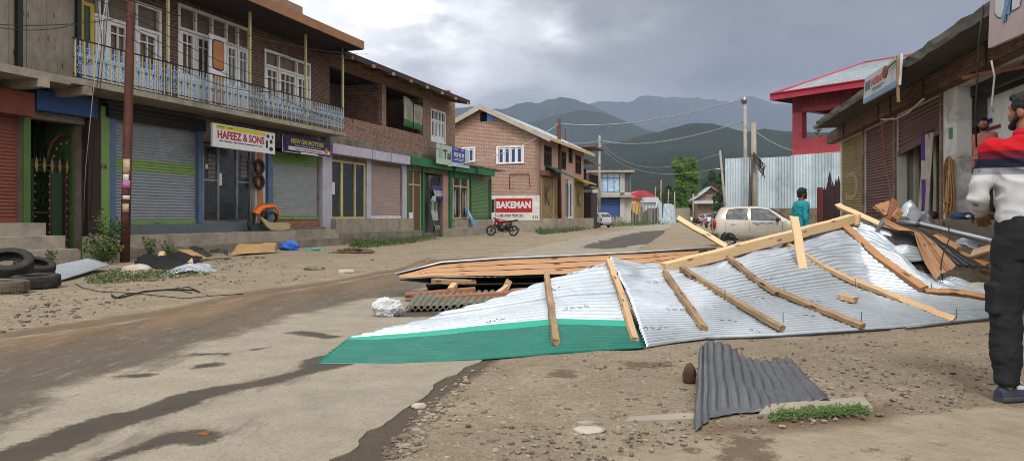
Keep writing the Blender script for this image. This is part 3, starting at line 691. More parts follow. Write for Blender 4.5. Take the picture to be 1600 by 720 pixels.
for a, b in ((gs0 + .05, gs0 + .5), (gs1 - .57, gs1 - .05)):
    for k in range(3):
        for zz_ in (.45, .8, 1.5, 1.85): 
            c_ = a + (b - a) * (k + .5) / 3; mb.tube([(c_ + .07 * math.cos(t), -.45, zz_ + .13 * math.sin(t)) for t in np.linspace(0, 2 * math.pi, 9)], .009, 4, cap=False)
for k in range(14): q = gs0 + .1 + k * (gs1 - gs0 - .2) / 13; mb.tube([(q, -1.2, 2.4), (q, -1.2, 3.6)], .012, 4)
mb.tube([(gs0, -1.2, 2.9), (gs1, -1.2, 2.9)], .02, 4); mb.tube([(gs0, -1.2, 3.45), (gs1, -1.2, 3.45)], .02, 4)
mb.part('gate_frame', MT['black'], g)
mb = MB(FL)
for (c_, r_) in ((gs0 + .95, .52),):
    mb.tube([(c_ + r_ * math.cos(t), -.41, z_m + .25 + r_ * 1.35 * math.sin(t)) for t in np.linspace(0, math.pi, 15)], .035, 5)
for q in (gs0 + .5, gs1 - .58, gs1 - .02): mb.box(q - .02, q + .02, -.42, -.40, z_b, z_m)
mb.box(gs0, gs1, -.42, -.405, z_m + .10, z_m + .15)
mb.part('red_hoop', M('gate_red', '521d1a', .6), g)
mb = MB(FL); GY = M('gate_yellow', '7d7430', .6)
for k in range(7):
    q = gs0 + .12 + k * (gs1 - gs0 - .24) / 6; MB(FL).prism([(q - .05, z_m + .1), (q, z_m - .08), (q + .05, z_m + .1), (q, z_m + .34)], -.4, -.385).part('spear_point', GY, g)
for k in range(10):
    for q in (gs0 + .08, gs0 + .47, gs1 - .55, gs1 - .06): mb.ball((q, -.40, .3 + k * .2), .028, 6, 4)
for t in np.linspace(.2, 2.9, 7): mb.ball((gs0 + .95 + .36 * math.cos(t), -.4, z_m + .25 + .48 * math.sin(t)), .035, 6, 4)
o = mb.part('yellow_dots', GY, g); o['kind'] = 'stuff'
MB(FL).box(gs0 + .58, gs1 - .65, -.46, -.44, .15, z_m - .03).part('door_leaf', M('gate_green', '1e3d22', .7, dirt='142416'), g)
# steps in front of the boarded house
stp = thing('concrete_steps', 'three broad worn concrete steps below the rusty brown shutter', 'steps', FL.w(S(30, 1), 1, 0))
mb = MB(FL); b0 = S(-120, .5)
for k, (uu, o_, zt) in enumerate(((72, .9, .95), (102, 1.3, .66), (126, 1.75, .36))):
    o_in = (.0, .9, 1.3)[k]; mb.box(b0, S(uu, o_), o_in + .002, o_, 0, zt)
mb.part('step', MT['conc'], stp)
# ---------------------------------------------------------------- dark brick building with the balcony
s0b, s1b = S(168), S(515); bend = S(540, 1.2); sleft = S(113)
T = thing('balcony_building', 'two storey dark brick shop building with a long ornate balcony and white windows', 'building', FL.w((s0b + s1b) / 2, -3, 0))
mb = MB(FL)
W = [(S(125), S(252), 4.5, 7.1), (S(278), S(392), 4.45, 7.48), (S(413), S(485), 5.0, 7.0)]
wall_with_holes(mb, sleft, s1b, 4.36, 8.05, -.3, 0, W); mb.box(s1b - .3, s1b, -8, -.3, 4.36, 8.05); mb.box(sleft, s1b, -8.2, -8, 0, 8.05)
mb.part('brick_wall', MT['brick_d'], T)
mb = MB(FL)
wall_with_holes(mb, s0b, S(500), 0, 4.2, -.35, -.02, [(S(175), S(308), .87, 3.72), (S(318), S(394), .9, 3.45), (S(424), S(498), .75, 3.6)])
mb.box(s0b - 8, s1b, -8, -.35, 4.15, 4.35); mb.part('ground_wall', MT['conc_d'], T)
mb = MB(FL); mb.box(S(113, 1.2), bend, -.0, 1.2, 4.22, 4.37); mb.part('balcony_slab', MT['conc'], T)
mb = MB(FL)   # roof and its deep overhang
re = S(567, 1.8)
mb.hexa([(sleft - 1, -8.4, 9.5), (re, -8.4, 9.5), (re, 1.8, 7.72), (sleft - 1, 1.8, 7.72), (sleft - 1, -8.4, 9.6), (re, -8.4, 9.6), (re, 1.8, 7.84), (sleft - 1, 1.8, 7.84)])
rf = mb.part('roof', MT['galv_d'], T)
mb = MB(FL); mb.box(sleft - 1, re, 1.803, 1.86, 7.62, 7.93); mb.part('fascia_board', M('brown_fascia', '8a6244', .7, .2, 2, '5c4030'), rf)
mb = MB(FL)
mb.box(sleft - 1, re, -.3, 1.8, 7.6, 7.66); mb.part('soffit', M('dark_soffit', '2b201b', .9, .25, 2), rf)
MB(FL).box(S(395, -2), S(440, -2), -3, -1, 8.3, 9.55).part('chimney', M('brown_block', '8a6f56', .9, .2, 2), rf)
window(T, FL, W[0][0], W[0][1], W[0][2], W[0][3], -.06, [1, .5, 2, 1.6], .28, leaf=.42)
o = window(T, FL, W[1][0], W[1][1], W[1][2], W[1][3], -.06, [1.2, 1.3, 1.2, 1, 1], .24, leaf=.42)
window(T, FL, W[2][0], W[2][1], W[2][2], W[2][3], -.06, [1, 1.4, 1], .28, leaf=.12, label='smaller three leaf white window')
mb = MB(FL); q0 = S(126, .1); q1 = S(148, .1)  # yellow casement with green pane
mb.box(q0 + .02, q0 + .1, .03, .09, 5.05, 6.6); mb.box(q1 - .12, q1, .03, .09, 5.05, 6.6); mb.box(q0 + .1, q1 - .12, .03, .088, 6.5, 6.6); mb.box(q0 + .1, q1 - .12, .03, .088, 5.05, 5.2)
yc = mb.part('casement', M('casement_yellow', 'b59a3a', .6), T, 'yellow casement with a dark green pane'); MB(FL).box(q0 + .1, q1 - .12, .045, .06, 5.2, 6.5).part('pane', M('green_pane', '12301f', .3), yc)
# open white door leaf with two rounded orange panels
dm = MB(FL); d0, d1 = S(326, .35), S(352, .35)
dm.box(d0, d1, .33, .38, 4.45, 6.75); dl = dm.part('door', MT['white'], T, 'open white door leaf with two rounded orange panels')
def rrect(a, b, c, d, r, n=4):
    pts = []
    for cx, cz, st in ((b - r, d - r, 0), (a + r, d - r, 90), (a + r, c + r, 180), (b - r, c + r, 270)):
        for k in range(n + 1): t = R(st + 90 * k / n); pts.append((cx + r * math.cos(t), cz + r * math.sin(t)))
    return pts
mid = (4.45 + 6.75) / 2; pm = MB(FL); km = MB(FL)
for za, zb in ((4.6, mid - .08), (mid + .08, 6.62)):
    km.prism(rrect(d0 + .12, d1 - .1, za, zb, .12), .382, .392); pm.prism(rrect(d0 + .15, d1 - .13, za + .035, zb - .035, .1), .394, .402)
km.part('panel_edge', MT['black'], dl); pm.part('panel', M('door_orange', 'a8713c', .5), dl); MB(FL).tube([(d1 - .05, .4, 5.4), (d1 - .05, .44, 5.45), (d1 - .05, .44, 5.65), (d1 - .05, .4, 5.7)], .012, 5).part('handle', MT['steel'], dl)
# railing of the balcony
rl = T; r0, r1 = S(114, 1.15), bend - .04; mb = MB(FL)
mb.tube([(r0, 1.15, 5.30), (r1, 1.15, 5.30)], .022, 6); mb.tube([(r0, 1.15, 4.47), (r1, 1.15, 4.47)], .015, 6); mb.tube([(r0, 1.15, 4.86), (r1, 1.15, 4.86)], .008, 4); mb.box(r0 - .01, r1, 1.12, 1.18, 4.375, 4.40)
mb.tube([(r1, 1.15, 5.3), (r1, .02, 5.3)], .02, 6)
railing = mb.part('railing', MT['black'], T)
nb = 48; pk = MB(FL).box(-.014, .014, -.014, .014, 4.375, 5.28); base_p = None
def scroll():
    m_ = MB(FL)
    m_.tube([(0, 0, 4.42), (0, 0, 5.26)], .012, 5)
    for sg in (-1, 1):
        for zc, fl in ((4.62, 1), (4.62, -1), (5.02, -1), (5.02, 1)):
            m_.tube([(sg * (.035 + .032 * math.cos(t)), 0, zc + fl * (.07 + .045 * math.sin(t))) for t in np.linspace(-1.9, 3.0, 9)], .010, 4)
        m_.tube([(sg * .01, 0, 4.72), (sg * .055, 0, 4.82), (sg * .05, 0, 4.92), (sg * .01, 0, 4.98)], .010, 4)
    m_.ball((0, 0, 4.84), (.03, .02, .055), 6, 5, 1); m_.ball((0, 0, 5.23), (.018, .018, .05), 6, 5)
    return m_
sc_me = None
for k in range(nb):
    q = r0 + (r1 - r0) * (k + .5) / nb
    if base_p is None:
        base_p = pk.mesh('picket', MT['yellow'], FL.w(0, 0, 0)); sc_me = scroll().mesh('scroll', [MT['lilac'], M('leaf_green_paint', '2f5a34', .6)], FL.w(0, 0, 0))
    for nm, mm, dq in (('picket', base_p, 0), ('scroll', sc_me, (r1 - r0) / nb / 2)):
        ob = bpy.data.objects.new(nm, mm); COL.objects.link(ob); ob.parent = T; ob.location = FL.w(q + dq - .06, 1.15, 0) - T.location
for u in (264, 392, 479, 537):
    q = S(u, 1.15); mb = MB(FL); mb.box(q - .035, q + .035, 1.08, 1.145, 4.375, 7.6); mb.part('balcony_post', MT['yellow'], T)
# ground floor shops
for u in (173, 310.5): q = S(u); MB(FL).box(q - .09, q + .09, -.1, .08, .6, 3.9).part('shutter_guide', MT['blue'], T)
shutter(T, FL, S(175), S(308), .87, 3.72, -.05, [MT['slate'], MT['green_b'], MT['green_b']], bands=((2.36, 2.68, 1),), label='wide slate blue roller shutter with a lime green stripe')
mb = MB(FL); slats(mb, None, S(170, .2), S(322, .2), 3.72, 4.05, .2, .11); mb.box(S(170, .2), S(322, .2), -.02, .17, 3.74, 4.1); mb.part('shutter_box', MT['black'], T)
mb = MB(FL); mb.box(S(168), S(420), .003, .45, .3, .87); mb.part('plinth', M('painted_grey_plinth', '4f5a60', .85, .25, 2, '6a604f', .6, 1.3), T)
pl = thing('concrete_ledge', 'long low concrete ledge under the shutters of the balcony building', 'ledge', FL.w(S(350, 1), .8, 0))
mb = MB(FL); mb.box(S(150, .9), S(513, .5), .452, .98, -.02, .60); mb.part('upper_step', MT['conc'], pl)
mb = MB(FL)
for a, b in ((168, 300), (301.5, 430), (431, 537)): mb.box(S(a, 1.2), S(b, 1.2), .983, 1.3, -.02, .27)
mb.part('lower_step', MT['conc_d'], pl)
# glazed shop front
q0, q1 = S(318), S(394); mb = MB(FL); zs = [.9, 3.45]
for u in (318.8, 342.5, 372, 393): q = S(u); mb.box(q - .045, q + .045, -.12, -.03, .9, 3.4)
mb.box(q0, q1, -.118, -.032, 3.30, 3.4); mb.box(q0, q1, -.118, -.032, .9, .98); mb.box(q0 + .05, S(341.5), -.116, -.034, 2.22, 2.28); mb.box(S(373), q1 - .05, -.116, -.034, 2.22, 2.28)
sf = mb.part('shop_front', MT['steel'], T); MB(FL).box(q0, q1, -.09, -.07, .92, 3.38).part('pane', MT['glass'], sf)
mb = MB(FL)
for u, za, zb in ((333, 2.3, 3.1), (383, 2.4, 3.2)): 
    for k in range(6): mb.box(S(u) - .16, S(u) + .16, -.066, -.05, za + k * (zb - za) / 6 + .01, za + (k + 1) * (zb - za) / 6 - .02)
mb.part('hanging_packets', M('hanging_grey_packets', '6a625f', .6, .6, 14), sf)
mb = MB(FL); mb.box(S(349) - .14, S(349) + .0, -.066, -.055, 2.1, 2.5); mb.box(S(327) - .1, S(327) + .0, -.066, -.055, 2.6, 2.75); mb.part('sticker', MT['sign_w'], sf)
mb = MB(FL); mb.box(S(398), S(414), -.3, .02, .88, 3.4); cl_ = mb.part('column', MT['lav'], T); MB(FL).box(S(401), S(410), .022, .03, .9, 3.35).part('painted_stripe', M('faded_orange', '9c6a44', .8, .3, 3), cl_)
MB(FL).box(S(415.5), S(423), -.1, .1, .6, 3.8).part('pillar', MT['blue'], T)
zb_ = .98
shutter(T, FL, S(424), S(498), zb_, 3.45, -.08, [MT['slate_l'], MT['green_b'], MT['green_b']], bands=((3.0, 3.5, 1),), label='grey roller shutter with green top and bottom bands')
mb = MB(FL)
for k in range(10): a = S(424) + (S(498) - S(424)) * k / 10; mb.box(a + .008, a + (S(498) - S(424)) / 10 - .008, -.05, -.02 + .004 * (k % 3), .70, zb_ - .02)
mb.part('plank_sill', MT['timber_r'], T); MB(FL).box(S(423), S(499), -.045, .3, .3, .69).part('plinth', MT['conc_d'], T)
mb = MB(FL); mb.box(S(500), S(515), -.3, .12, .3, 4.0); mb.part('pillar', MT['lav'], T)
# ---------------------------------------------------------------- signs
sg = thing('shop_sign', 'white signboard reading HAFEEZ & SONS in red with a yellow top band', 'sign', FL.w(S(380, .9), .9, 3.2))
a, b = S(331, .9), S(428.5, .9); MB(FL).box(a, b, .86, .93, 3.2, 3.91).part('board', MT['sign_w'], sg)
wd = b - a; MB(FL).box(a + .05 * wd, a + .83 * wd, .931, .935, 3.76, 3.885).part('band', MT['sign_y'], sg)
text(sg, FL, 'HAFEEZ & SONS', a + .07 * wd, a + .81 * wd, 3.47, 3.72, .931, MT['sign_r'], bold=.03)
text(sg, FL, 'Sale / Service / Spare Parts, Accessories & Tyres', a + .1 * wd, a + .77 * wd, 3.36, 3.43, .931, MT['sign_k'])
text(sg, FL, 'Prop:   Cell:', a + .07 * wd, a + .30 * wd, 3.80, 3.85, .936, MT['sign_k'])
mb = MB(FL)
for x, z, rx, rz_ in ((.875, 3.77, .05, .06), (.955, 3.76, .03, .06), (.93, 3.6, .05, .07), (.855, 3.5, .04, .15), (.93, 3.36, .07, .07)): mb.ball((a + x * wd, .934, z), (rx * 1.6, .006, rz_), 10, 5)
mb.part('printed_parts', MT['sign_k'], sg)
sg = thing('shop_sign', 'navy signboard reading NEW GM MOTORS in yellow', 'sign', FL.w(S(480, .6), .6, 3.36))
a, b = S(440, .6), S(515, .6); wd = b - a; MB(FL).box(a, b, .56, .62, 3.38, 4.0).part('board', MT['sign_n'], sg)
mb = MB(FL); mb.box(a + .12 * wd, b - .02, .621, .625, 3.48, 3.61); mb.box(a + .36 * wd, a + .72 * wd, .621, .625, 3.385, 3.45); mb.box(a, b, .621, .626, 3.38, 3.395); mb.box(a, a + .02, .621, .626, 3.4, 3.99); mb.part('band', MT['sign_w'], sg)
text(sg, FL, 'NEW GM MOTORS', a + .17 * wd, a + .85 * wd, 3.73, 3.90, .621, MT['sign_y'], bold=.03)
text(sg, FL, 'Sales Service & Spare Parts', a + .25 * wd, a + .8 * wd, 3.64, 3.69, .621, MT['sign_w'])
text(sg, FL, 'Deals in All GM Motor Parts', a + .24 * wd, a + .82 * wd, 3.51, 3.57, .626, MT['sign_r'])
mb = MB(FL); mb.prism([(a + wd * (.91 + .055 * r_ * math.cos(R(90 + 36 * k))), 3.62 + .16 * r_ * math.sin(R(90 + 36 * k))) for k in range(10) for r_ in [(1 if k % 2 == 0 else .5)]], .63, .636); mb.part('star_mark', MT['orange'], sg)
mb = MB(FL); mb.ball((a + .07 * wd, .63, 3.78), (.09, .006, .11), 8, 5); mb.ball((a + .09 * wd, .63, 3.62), (.07, .006, .1), 8, 5); mb.part('printed_parts', MT['sign_k'], sg)
# ---------------------------------------------------------------- red brick building with recessed verandah
s2a, s2b, s2c = S(515) + .01, S(711), S(768)
T = thing('verandah_building', 'red brick building with an open upper verandah above white and green shop fronts', 'building', FL.w((s2a + s2b) / 2, -3, 0))
mb = MB(FL); A, B, Cc, D_ = S(541), S(597), S(603.5), S(661)
wall_with_holes(mb, s2a, s2b, 4.3, 7.7, -.28, 0, [(s2a, B, 5.28, 7.25), (Cc, D_, 5.3, 7.25), (S(673), S(695.5), 5.08, 6.84)])
mb.box(s2b - .28, s2b, -7, -.28, 4.3, 8.3); mb.box(s2a, s2b, -7.2, -7, 0, 8.8); mb.part('brick_wall', MT['brick_r'], T)
mb = MB(FL); mb.box(s2a, s2b, -.26, .03, 4.0, 4.38); mb.box(s2a, s2b, -7, -.3, 4.1, 4.35); mb.part('ring_beam', MT['conc_d'], T)
mb = MB(FL); mb.box(s2a, D_ + .3, -2.3, -2.2, 4.36, 7.7); mb.box(Cc - .3, Cc - .1, -2.2, -.3, 4.36, 7.7, 1); mb.box(D_ + .1, D_ + .3, -2.2, -.3, 4.36, 7.7, 1); mb.part('verandah_wall', [M('grey_verandah_panel', '5f5a50', .9, .2, 2, '3d3a34'), MT['brick_r']], T)
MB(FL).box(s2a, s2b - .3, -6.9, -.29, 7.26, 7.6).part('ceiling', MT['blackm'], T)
mb = MB(FL)
for u in (552, 563, 580, 612, 622): q = S(u, -2.1); mb.box(q - .04, q + .04, -2.19, -2.12, 4.4, 7.1)
mb.part('verandah_frame', MT['maroon'], T); mb = MB(FL); mb.box(S(546, -2), S(556, -2), -2.18, -2.1, 4.4, 6.5); mb.part('verandah_door', MT['timber_r'], T)
mb = MB(FL); mb.tube([(s2a, -.1, 7.0), (B, -.1, 6.95)], .012, 4); mb.tube([(Cc, -.1, 6.9), (D_, -.1, 6.85)], .012, 4); mb.tube([(S(541), .3, 5.05), (S(572), -.5, 6.1)], .02, 5); mb.part('rod', MT['black'], T)
window(T, FL, S(673), S(695.5), 5.08, 6.84, -.05, [1, 1, 1, 1], .33, leaf=.3, mg='glass', bars=False)
mb = MB(FL); ra, rb = S(541, 1.2), S(733, 1.2); ra = re + .02 - .4
mb.hexa([(ra, -7.4, 9.3), (rb, -7.4, 9.3), (rb, 1.2, 7.40), (ra, 1.2, 7.46), (ra, -7.4, 9.36), (rb, -7.4, 9.36), (rb, 1.2, 7.46), (ra, 1.2, 7.52)])
r2 = mb.part('roof', MT['galv_d'], T); mb = MB(FL)
mb.box(ra, rb, 1.203, 1.25, 7.33, 7.55); mb.part('fascia_board', MT['maroon'], r2)
for k in range(8): q = ra + .4 + k * (rb - ra - .8) / 7; MB(FL).hexa([(q - .05, -.3, 7.58), (q + .05, -.3, 7.58), (q + .05, 1.35, 7.26), (q - .05, 1.35, 7.26), (q - .05, -.3, 7.72), (q + .05, -.3, 7.72), (q + .05, 1.35, 7.40), (q - .05, 1.35, 7.40)]).part('rafter', MT['timber'], r2)
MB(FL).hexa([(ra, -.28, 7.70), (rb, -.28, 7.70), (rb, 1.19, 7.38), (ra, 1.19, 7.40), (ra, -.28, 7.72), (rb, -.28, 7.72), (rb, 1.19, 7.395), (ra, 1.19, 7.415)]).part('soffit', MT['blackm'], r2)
# shops of this building
mb = MB(FL); wall_with_holes(mb, s2a, s2c, 0, 4.0, -.35, -.02, [(S(514), S(571), 1.0, 3.42), (S(580), S(627), 1.0, 3.42), (S(636), S(660), .3, 3.4), (S(661), S(691), .25, 3.4), (S(708), S(732), .95, 3.3), (S(738), S(764), .9, 3.4)])
mb.box(s2c - .3, s2c, -4, -.35, 0, 4.0); mb.box(s2b, s2c, -4.2, -4.0, 0, 4); mb.part('ground_wall', MT['conc_d'], T)
mb = MB(FL)
for a, b in ((520.5, 582), (582.6, 612), (612.6, 641.5)): mb.box(S(a, .5), S(b, .5) - .02, -.0, .5, 3.6, 4.0)
mb.part('shutter_box', MT['lav'], T, 'lavender white shutter housing')
mb = MB(FL)
for a, b, o_ in ((643, 711, .5), (712, 745, .62), (746, 773, .7)): slats(mb, None, S(a, o_), S(b, o_), 3.62, 4.0, o_, .1, .01); mb.box(S(a, o_), S(b, o_), .0, o_ - .02, 3.62, 4.02)
mb.part('shutter_box', MT['green_s'], T, 'green shutter housing')
MB(FL).box(S(700), S(772), -4.2, .75, 4.03, 4.12).part('flat_roof', MT['conc_d'], T)
mb = MB(FL)
for u in (514.8, 534.5, 555, 570): q = S(u); w_ = .05 if u != 534.5 else .08; mb.box(q - w_, q + w_, -.1, .0, 1.0, 3.4)
mb.box(S(514), S(571), -.098, -.002, 1.0, 1.08); mb.box(S(514), S(571), -.098, -.002, 3.34, 3.42); wf = mb.part('shop_front', MT['cream'], T, 'cream framed shop window')
MB(FL).box(S(514), S(571), -.08, -.06, 1.05, 3.38).part('pane', MT['glass'], wf)
mb = MB(FL); q = S(520)
for k in range(4): mb.box(q, q + .9, -.6, -.55, 1.1 + k * .32, 1.3 + k * .32)
mb.box(S(519), S(525), -.055, -.05, 2.0, 2.5, 1); mb.part('boxes', [MT['timber_r'], MT['sign_w']], wf)
for a, b in ((572, 579), (628, 635)): MB(FL).box(S(a), S(b), -.1, .04, 1.0, 3.6).part('pillar', MT['lav'], T)
shutter(T, FL, S(580), S(627), 1.0, 3.45, -.06, [MT['pink_s'], MT['white']])
MB(FL).box(S(513), S(636), .0, .35, 0, 1.0).part('plinth', MT['conc'], T)
MB(FL).box(S(520, .7), S(655, .7), .353, .9, 0, .42).part('step', MT['conc_d'], T)
for u in (636, 660.5, 703, 735.5, 766): q = S(u); w_ = .10 if u in (703,) else .07; MB(FL).box(q - w_ - .03, q + w_ + .03, -.15, .06, .15, 3.62).part('pillar', MT['green_s'], T)
MB(FL).box(S(708), S(733), -.1, .045, 3.3, 3.6).part('lintel', MT['green_s'], T)
mb = MB(FL); mb.box(S(637), S(659.5), -.12, -.1, .3, 3.4); mp_ = mb.part('mesh_panel', M('brown_mesh', '5d4936', .8, .2, 3), T); mb = MB(FL)
for u in (638, 647.5, 659): q = S(u); mb.box(q - .04, q + .04, -.1, -.06, .3, 3.35)
mb.box(S(638), S(659), -.099, -.061, 2.66, 2.74); mb.part('mesh_frame', MT['pine'], mp_); MB(FL).box(S(638.5), S(646), -.06, -.04, .35, 1.3).part('white_panel', MT['white'], mp_)
mb = MB(FL); mb.box(S(661), S(673), -.22, -.2, .25, 3.3); mb.part('mesh_panel', M('brown_mesh_dark', '4a3b30', .8, .2, 3), T)
MB(FL).box(S(692), S(699), -.1, .03, .2, 3.35).part('pillar', M('pink_pillar', 'a98476', .8, .15, 2, '7c6a60'), T)
mb = MB(FL)
for u in (674, 683.5, 691): q = S(u); mb.box(q - .03, q + .03, -.2, -.15, .25, 3.3)
for z_ in (1.55, 2.25): mb.box(S(680), S(691), -.198, -.152, z_ - .03, z_ + .03)
sf = mb.part('shop_front', MT['blue'], T); MB(FL).box(S(674), S(691), -.24, -.22, .25, 3.3).part('poster_pane', M('patchy_posters', '7d7b72', .5, .7, 5, '2c2b2a', .9, 3), sf)
text(sf, FL, 'ARP', S(674.5, -.1), S(689, -.1), 2.72, 3.25, -.14, MT['sign_k'], bold=.03)
mb = MB(FL)
for u in (708.5, 720, 731.5): q = S(u); w_ = .06 if u < 730 else .12; mb.box(q - w_, q + w_, -.1, -.0, .95, 3.3)
mb.box(S(708), S(732), -.098, -.002, .95, 1.05); mb.box(S(708), S(732), -.097, -.003, 2.8, 2.88); wf = mb.part('shop_front', MT['cream'], T, 'narrow shop window with clothes')
MB(FL).box(S(708), S(732), -.08, -.06, 1.0, 3.28).part('pane', MT['glass'], wf)
mb = MB(FL)
for k, (u, m_) in enumerate(((712, 0), (717, 1), (724, 2), (728, 0))): mb.ball((S(u), -.03, 1.9), (.16, .02, .75), 8, 8, m_)
mb.part('hanging_clothes', [M('pale_cloth', '8f9aa0', .8), M('dark_cloth', '3c4048', .8), M('pinkish_cloth', '8a6660', .8)], wf)
shutter(T, FL, S(738), S(764), .9, 3.5, -.06, [MT['green_sh'], MT['green_s']], label='faded green roller shutter')
MB(FL).box(S(704), S(770), .0, .3, 0, .9).part('plinth', MT['conc'], T); MB(FL).box(S(702, .7), S(762, .7), .303, .95, 0, .45).part('step', MT['conc'], T)
# loose things along this front
sg = thing('shop_sign', 'pale green worn signboard with the letters Tai above the green shop front', 'sign', FL.w(S(693, .7), .7, 3.84))
a, b = S(681.5, .7), S(705.2, .7); MB(FL).box(a, b, .68, .72, 3.84, 4.88).part('board', M('pale_green_board', 'a3b0a0', .6, .1, 2, '7f8a7c', .4, 3), sg); wd = b - a
text(sg, FL, 'Tai', a + .42 * wd, a + .97 * wd, 4.15, 4.62, .722, MT['sign_k'], bold=.02); mb = MB(FL)
for x, h_ in ((.15, .5), (.25, .7), (.33, .4)): mb.box(a + x * wd, a + x * wd + .1, .722, .727, 4.15, 4.15 + h_)
mb.part('printed_figure', M('faded_teal', '6f9a94', .6), sg)
sg = thing('shop_sign', 'blue and pale signboard beside the Tai board', 'sign', FL.w(S(719, .7), .7, 3.84))
a, b = S(705.8, .7), S(733, .7); wd = b - a; MB(FL).box(a, b, .68, .72, 3.84, 4.88).part('board', M('pale_blue_board', 'a9b8ba', .6, .1, 2, '8a9490', .4, 3), sg)
MB(FL).box(a + .01, a + .74 * wd, .722, .727, 4.06, 4.88).part('blue_panel', MT['sign_bl'], sg)
text(sg, FL, 'IRSHIS M', a + .1 * wd, a + .66 * wd, 4.37, 4.62, .728, MT['sign_w'], bold=.03); MB(FL).box(a + .08 * wd, a + .7 * wd, .7285, .731, 4.18, 4.21).box(a + .08 * wd, a + .3 * wd, .7285, .731, 4.76, 4.80).box(a + .5 * wd, a + .68 * wd, .7285, .731, 4.76, 4.80).box(a + .15 * wd, a + .66 * wd, .7285, .731, 4.26, 4.29).part('print_line', MT['sign_w'], sg)
# banner hung in the verandah
bn = thing('banner', 'creased white and green banner hung in the verandah opening', 'banner', FL.w(S(645, .05), .05, 5.4))
rows = []
for i in range(9):
    f = i / 8; row = []
    for j in range(13):
        g_ = j / 12; sA = S(630, .05) + (S(660, .05) - S(630, .05)) * g_; zt = 6.98 - .30 * g_ + .04 * math.sin(g_ * 9); zb = 5.52 - .04 * g_
        row.append((sA + .05 * f * math.sin(3 * g_), .06 + .03 * math.sin(8 * g_ + 3 * f), zt + (zb - zt) * f))
    rows.append(row)
def bmf(i, j): return 2 if i >= 6 else (1 if (1 < i < 6 and (1 < j < 5 or 6 < j < 11)) else 0)
mb = MB(FL); mb.grid(rows, mf=bmf); bo = mb.part('cloth', [M('banner_white', '9aa08c', .7, .1, 3), M('banner_print', '8f8273', .7, .5, 4), M('banner_green', '2d6a34', .7, .3, 3)], bn); so = bo.modifiers.new('s', 'SOLIDIFY'); so.thickness = .006
q = S(645, .08); MB(FL).box(q - .02, q + .02, .1, .13, 5.3, 7.0).part('rod', MT['black'], bn)
# posters and cloth hanging at the half open green shop
hc = thing('hanging_cloth', 'purple and white plastic cloths hanging in the doorway of the green shop', 'cloth', FL.w(S(680), 0, .4))
def drape(fr, pts, off, mats, wob=.05, mfun=None, seed=1):
    """pts: rows of (s left, s right, z)"""
    rows = []; rr = random.Random(seed)
    for i, (a, b, z) in enumerate(pts): rows.append([(a + (b - a) * j / 6, off + wob * math.sin(j * 1.9 + i * .6) + rr.uniform(-.01, .01), z + rr.uniform(-.03, .03)) for j in range(7)])
    m_ = MB(fr); m_.grid(rows, mf=mfun); return m_
o = drape(FL, [(S(674), S(690), 2.75), (S(674.5), S(690), 2.5), (S(677), S(690), 2.2), (S(680), S(690), 1.95)], .06, None, mfun=lambda i, j: 0 if i in (0, 2) else 1).part('purple_sheet', [M('purple_plastic', '3f2f78', .5), M('white_plastic', 'a5a3a6', .5)], hc)
o.modifiers.new('s', 'SOLIDIFY').thickness = .008
o = drape(FL, [(S(673), S(677), 2.2), (S(669), S(679), 1.9), (S(668), S(680), 1.4), (S(671), S(680), .9), (S(675), S(682), .6), (S(676), S(681), .35)], .12, None, .08, mfun=lambda i, j: (i * 2 + j) % 3, seed=4).part('green_white_sheet', [M('cloth_pale', 'a7aa9c', .6), M('cloth_green', '7e9482', .6), M('cloth_dark', '3a4a44', .6)], hc)
o.modifiers.new('s', 'SOLIDIFY').thickness = .008
# small blue board leaning on the step
lb = thing('leaning_board', 'small blue and white board leaning against the green shutter', 'board', FL.w(S(741, .6), .6, .45))
q = S(737, .5); mb = MB(FL); mb.hexa([(q + .0, .65, .46), (q + .42, .65, .46), (q + .42, .70, .46), (q + .0, .70, .46), (q - .12, .1, 1.6), (q + .30, .1, 1.6), (q + .30, .14, 1.61), (q - .12, .14, 1.61)]); mb.part('panel', M('board_blue', '4e7fb0', .5, .4, 3, 'b5c0c8', .8, 2), lb)
# ---------------------------------------------------------------- brick gable house with the painted advertisement
F3 = Fr(1.94 - .3307 * 52, 0, 18.3); S3 = F3.S; Z3 = F3.Z
c0 = S3(843); Fg = Fr(0, 0, 0); cn = F3.w(c0, 0, 0); Fg.p = cn; Fg.t = -F3.n; Fg.n = -F3.t; SG = Fg.S; ZG = Fg.Z
c1 = S3(912)
T = thing('gable_house', 'brick gable house with a painted BAKEMAN wall and pink plastered side', 'building', F3.w((c0 + c1) / 2, -4, 0))
rs_ = SG(754); rz = ZG(754, 168); ez = ZG(843, 209); wdt = 2 * rs_
mb = MB(Fg)
holes = [(SG(819), SG(776), ZG(798, 256), ZG(798, 228)), (SG(770.5), SG(750.5), ZG(760, 190), ZG(760, 175)), (SG(743), SG(722), ZG(735, 254), ZG(735, 230))]
# gable wall: lower rectangle with holes, triangle above, built as strips
h0, h1, h2 = holes
wall_with_holes(mb, 0, wdt, 0, ez, -.3, 0, [h0, h2])
k = 40
for i in range(k):
    a = wdt * i / k; b = wdt * (i + 1) / k; za = ez + (rz - ez) * (1 - abs(a - rs_) / rs_); zb = ez + (rz - ez) * (1 - abs(b - rs_) / rs_)
    lo = ez
    if a >= h1[0] - .1 and b <= h1[1] + .1:
        mb.hexa([(a, -.3, h1[3]), (b, -.3, h1[3]), (b, 0, h1[3]), (a, 0, h1[3]), (a, -.3, za), (b, -.3, zb), (b, 0, zb), (a, 0, za)]); mb.box(a, b, -.3, 0, ez, h1[2]); continue
    mb.hexa([(a, -.3, lo), (b, -.3, lo), (b, 0, lo), (a, 0, lo), (a, -.3, za), (b, -.3, zb), (b, 0, zb), (a, 0, za)])
mb.part('gable_wall', MT['brick_g'], T)
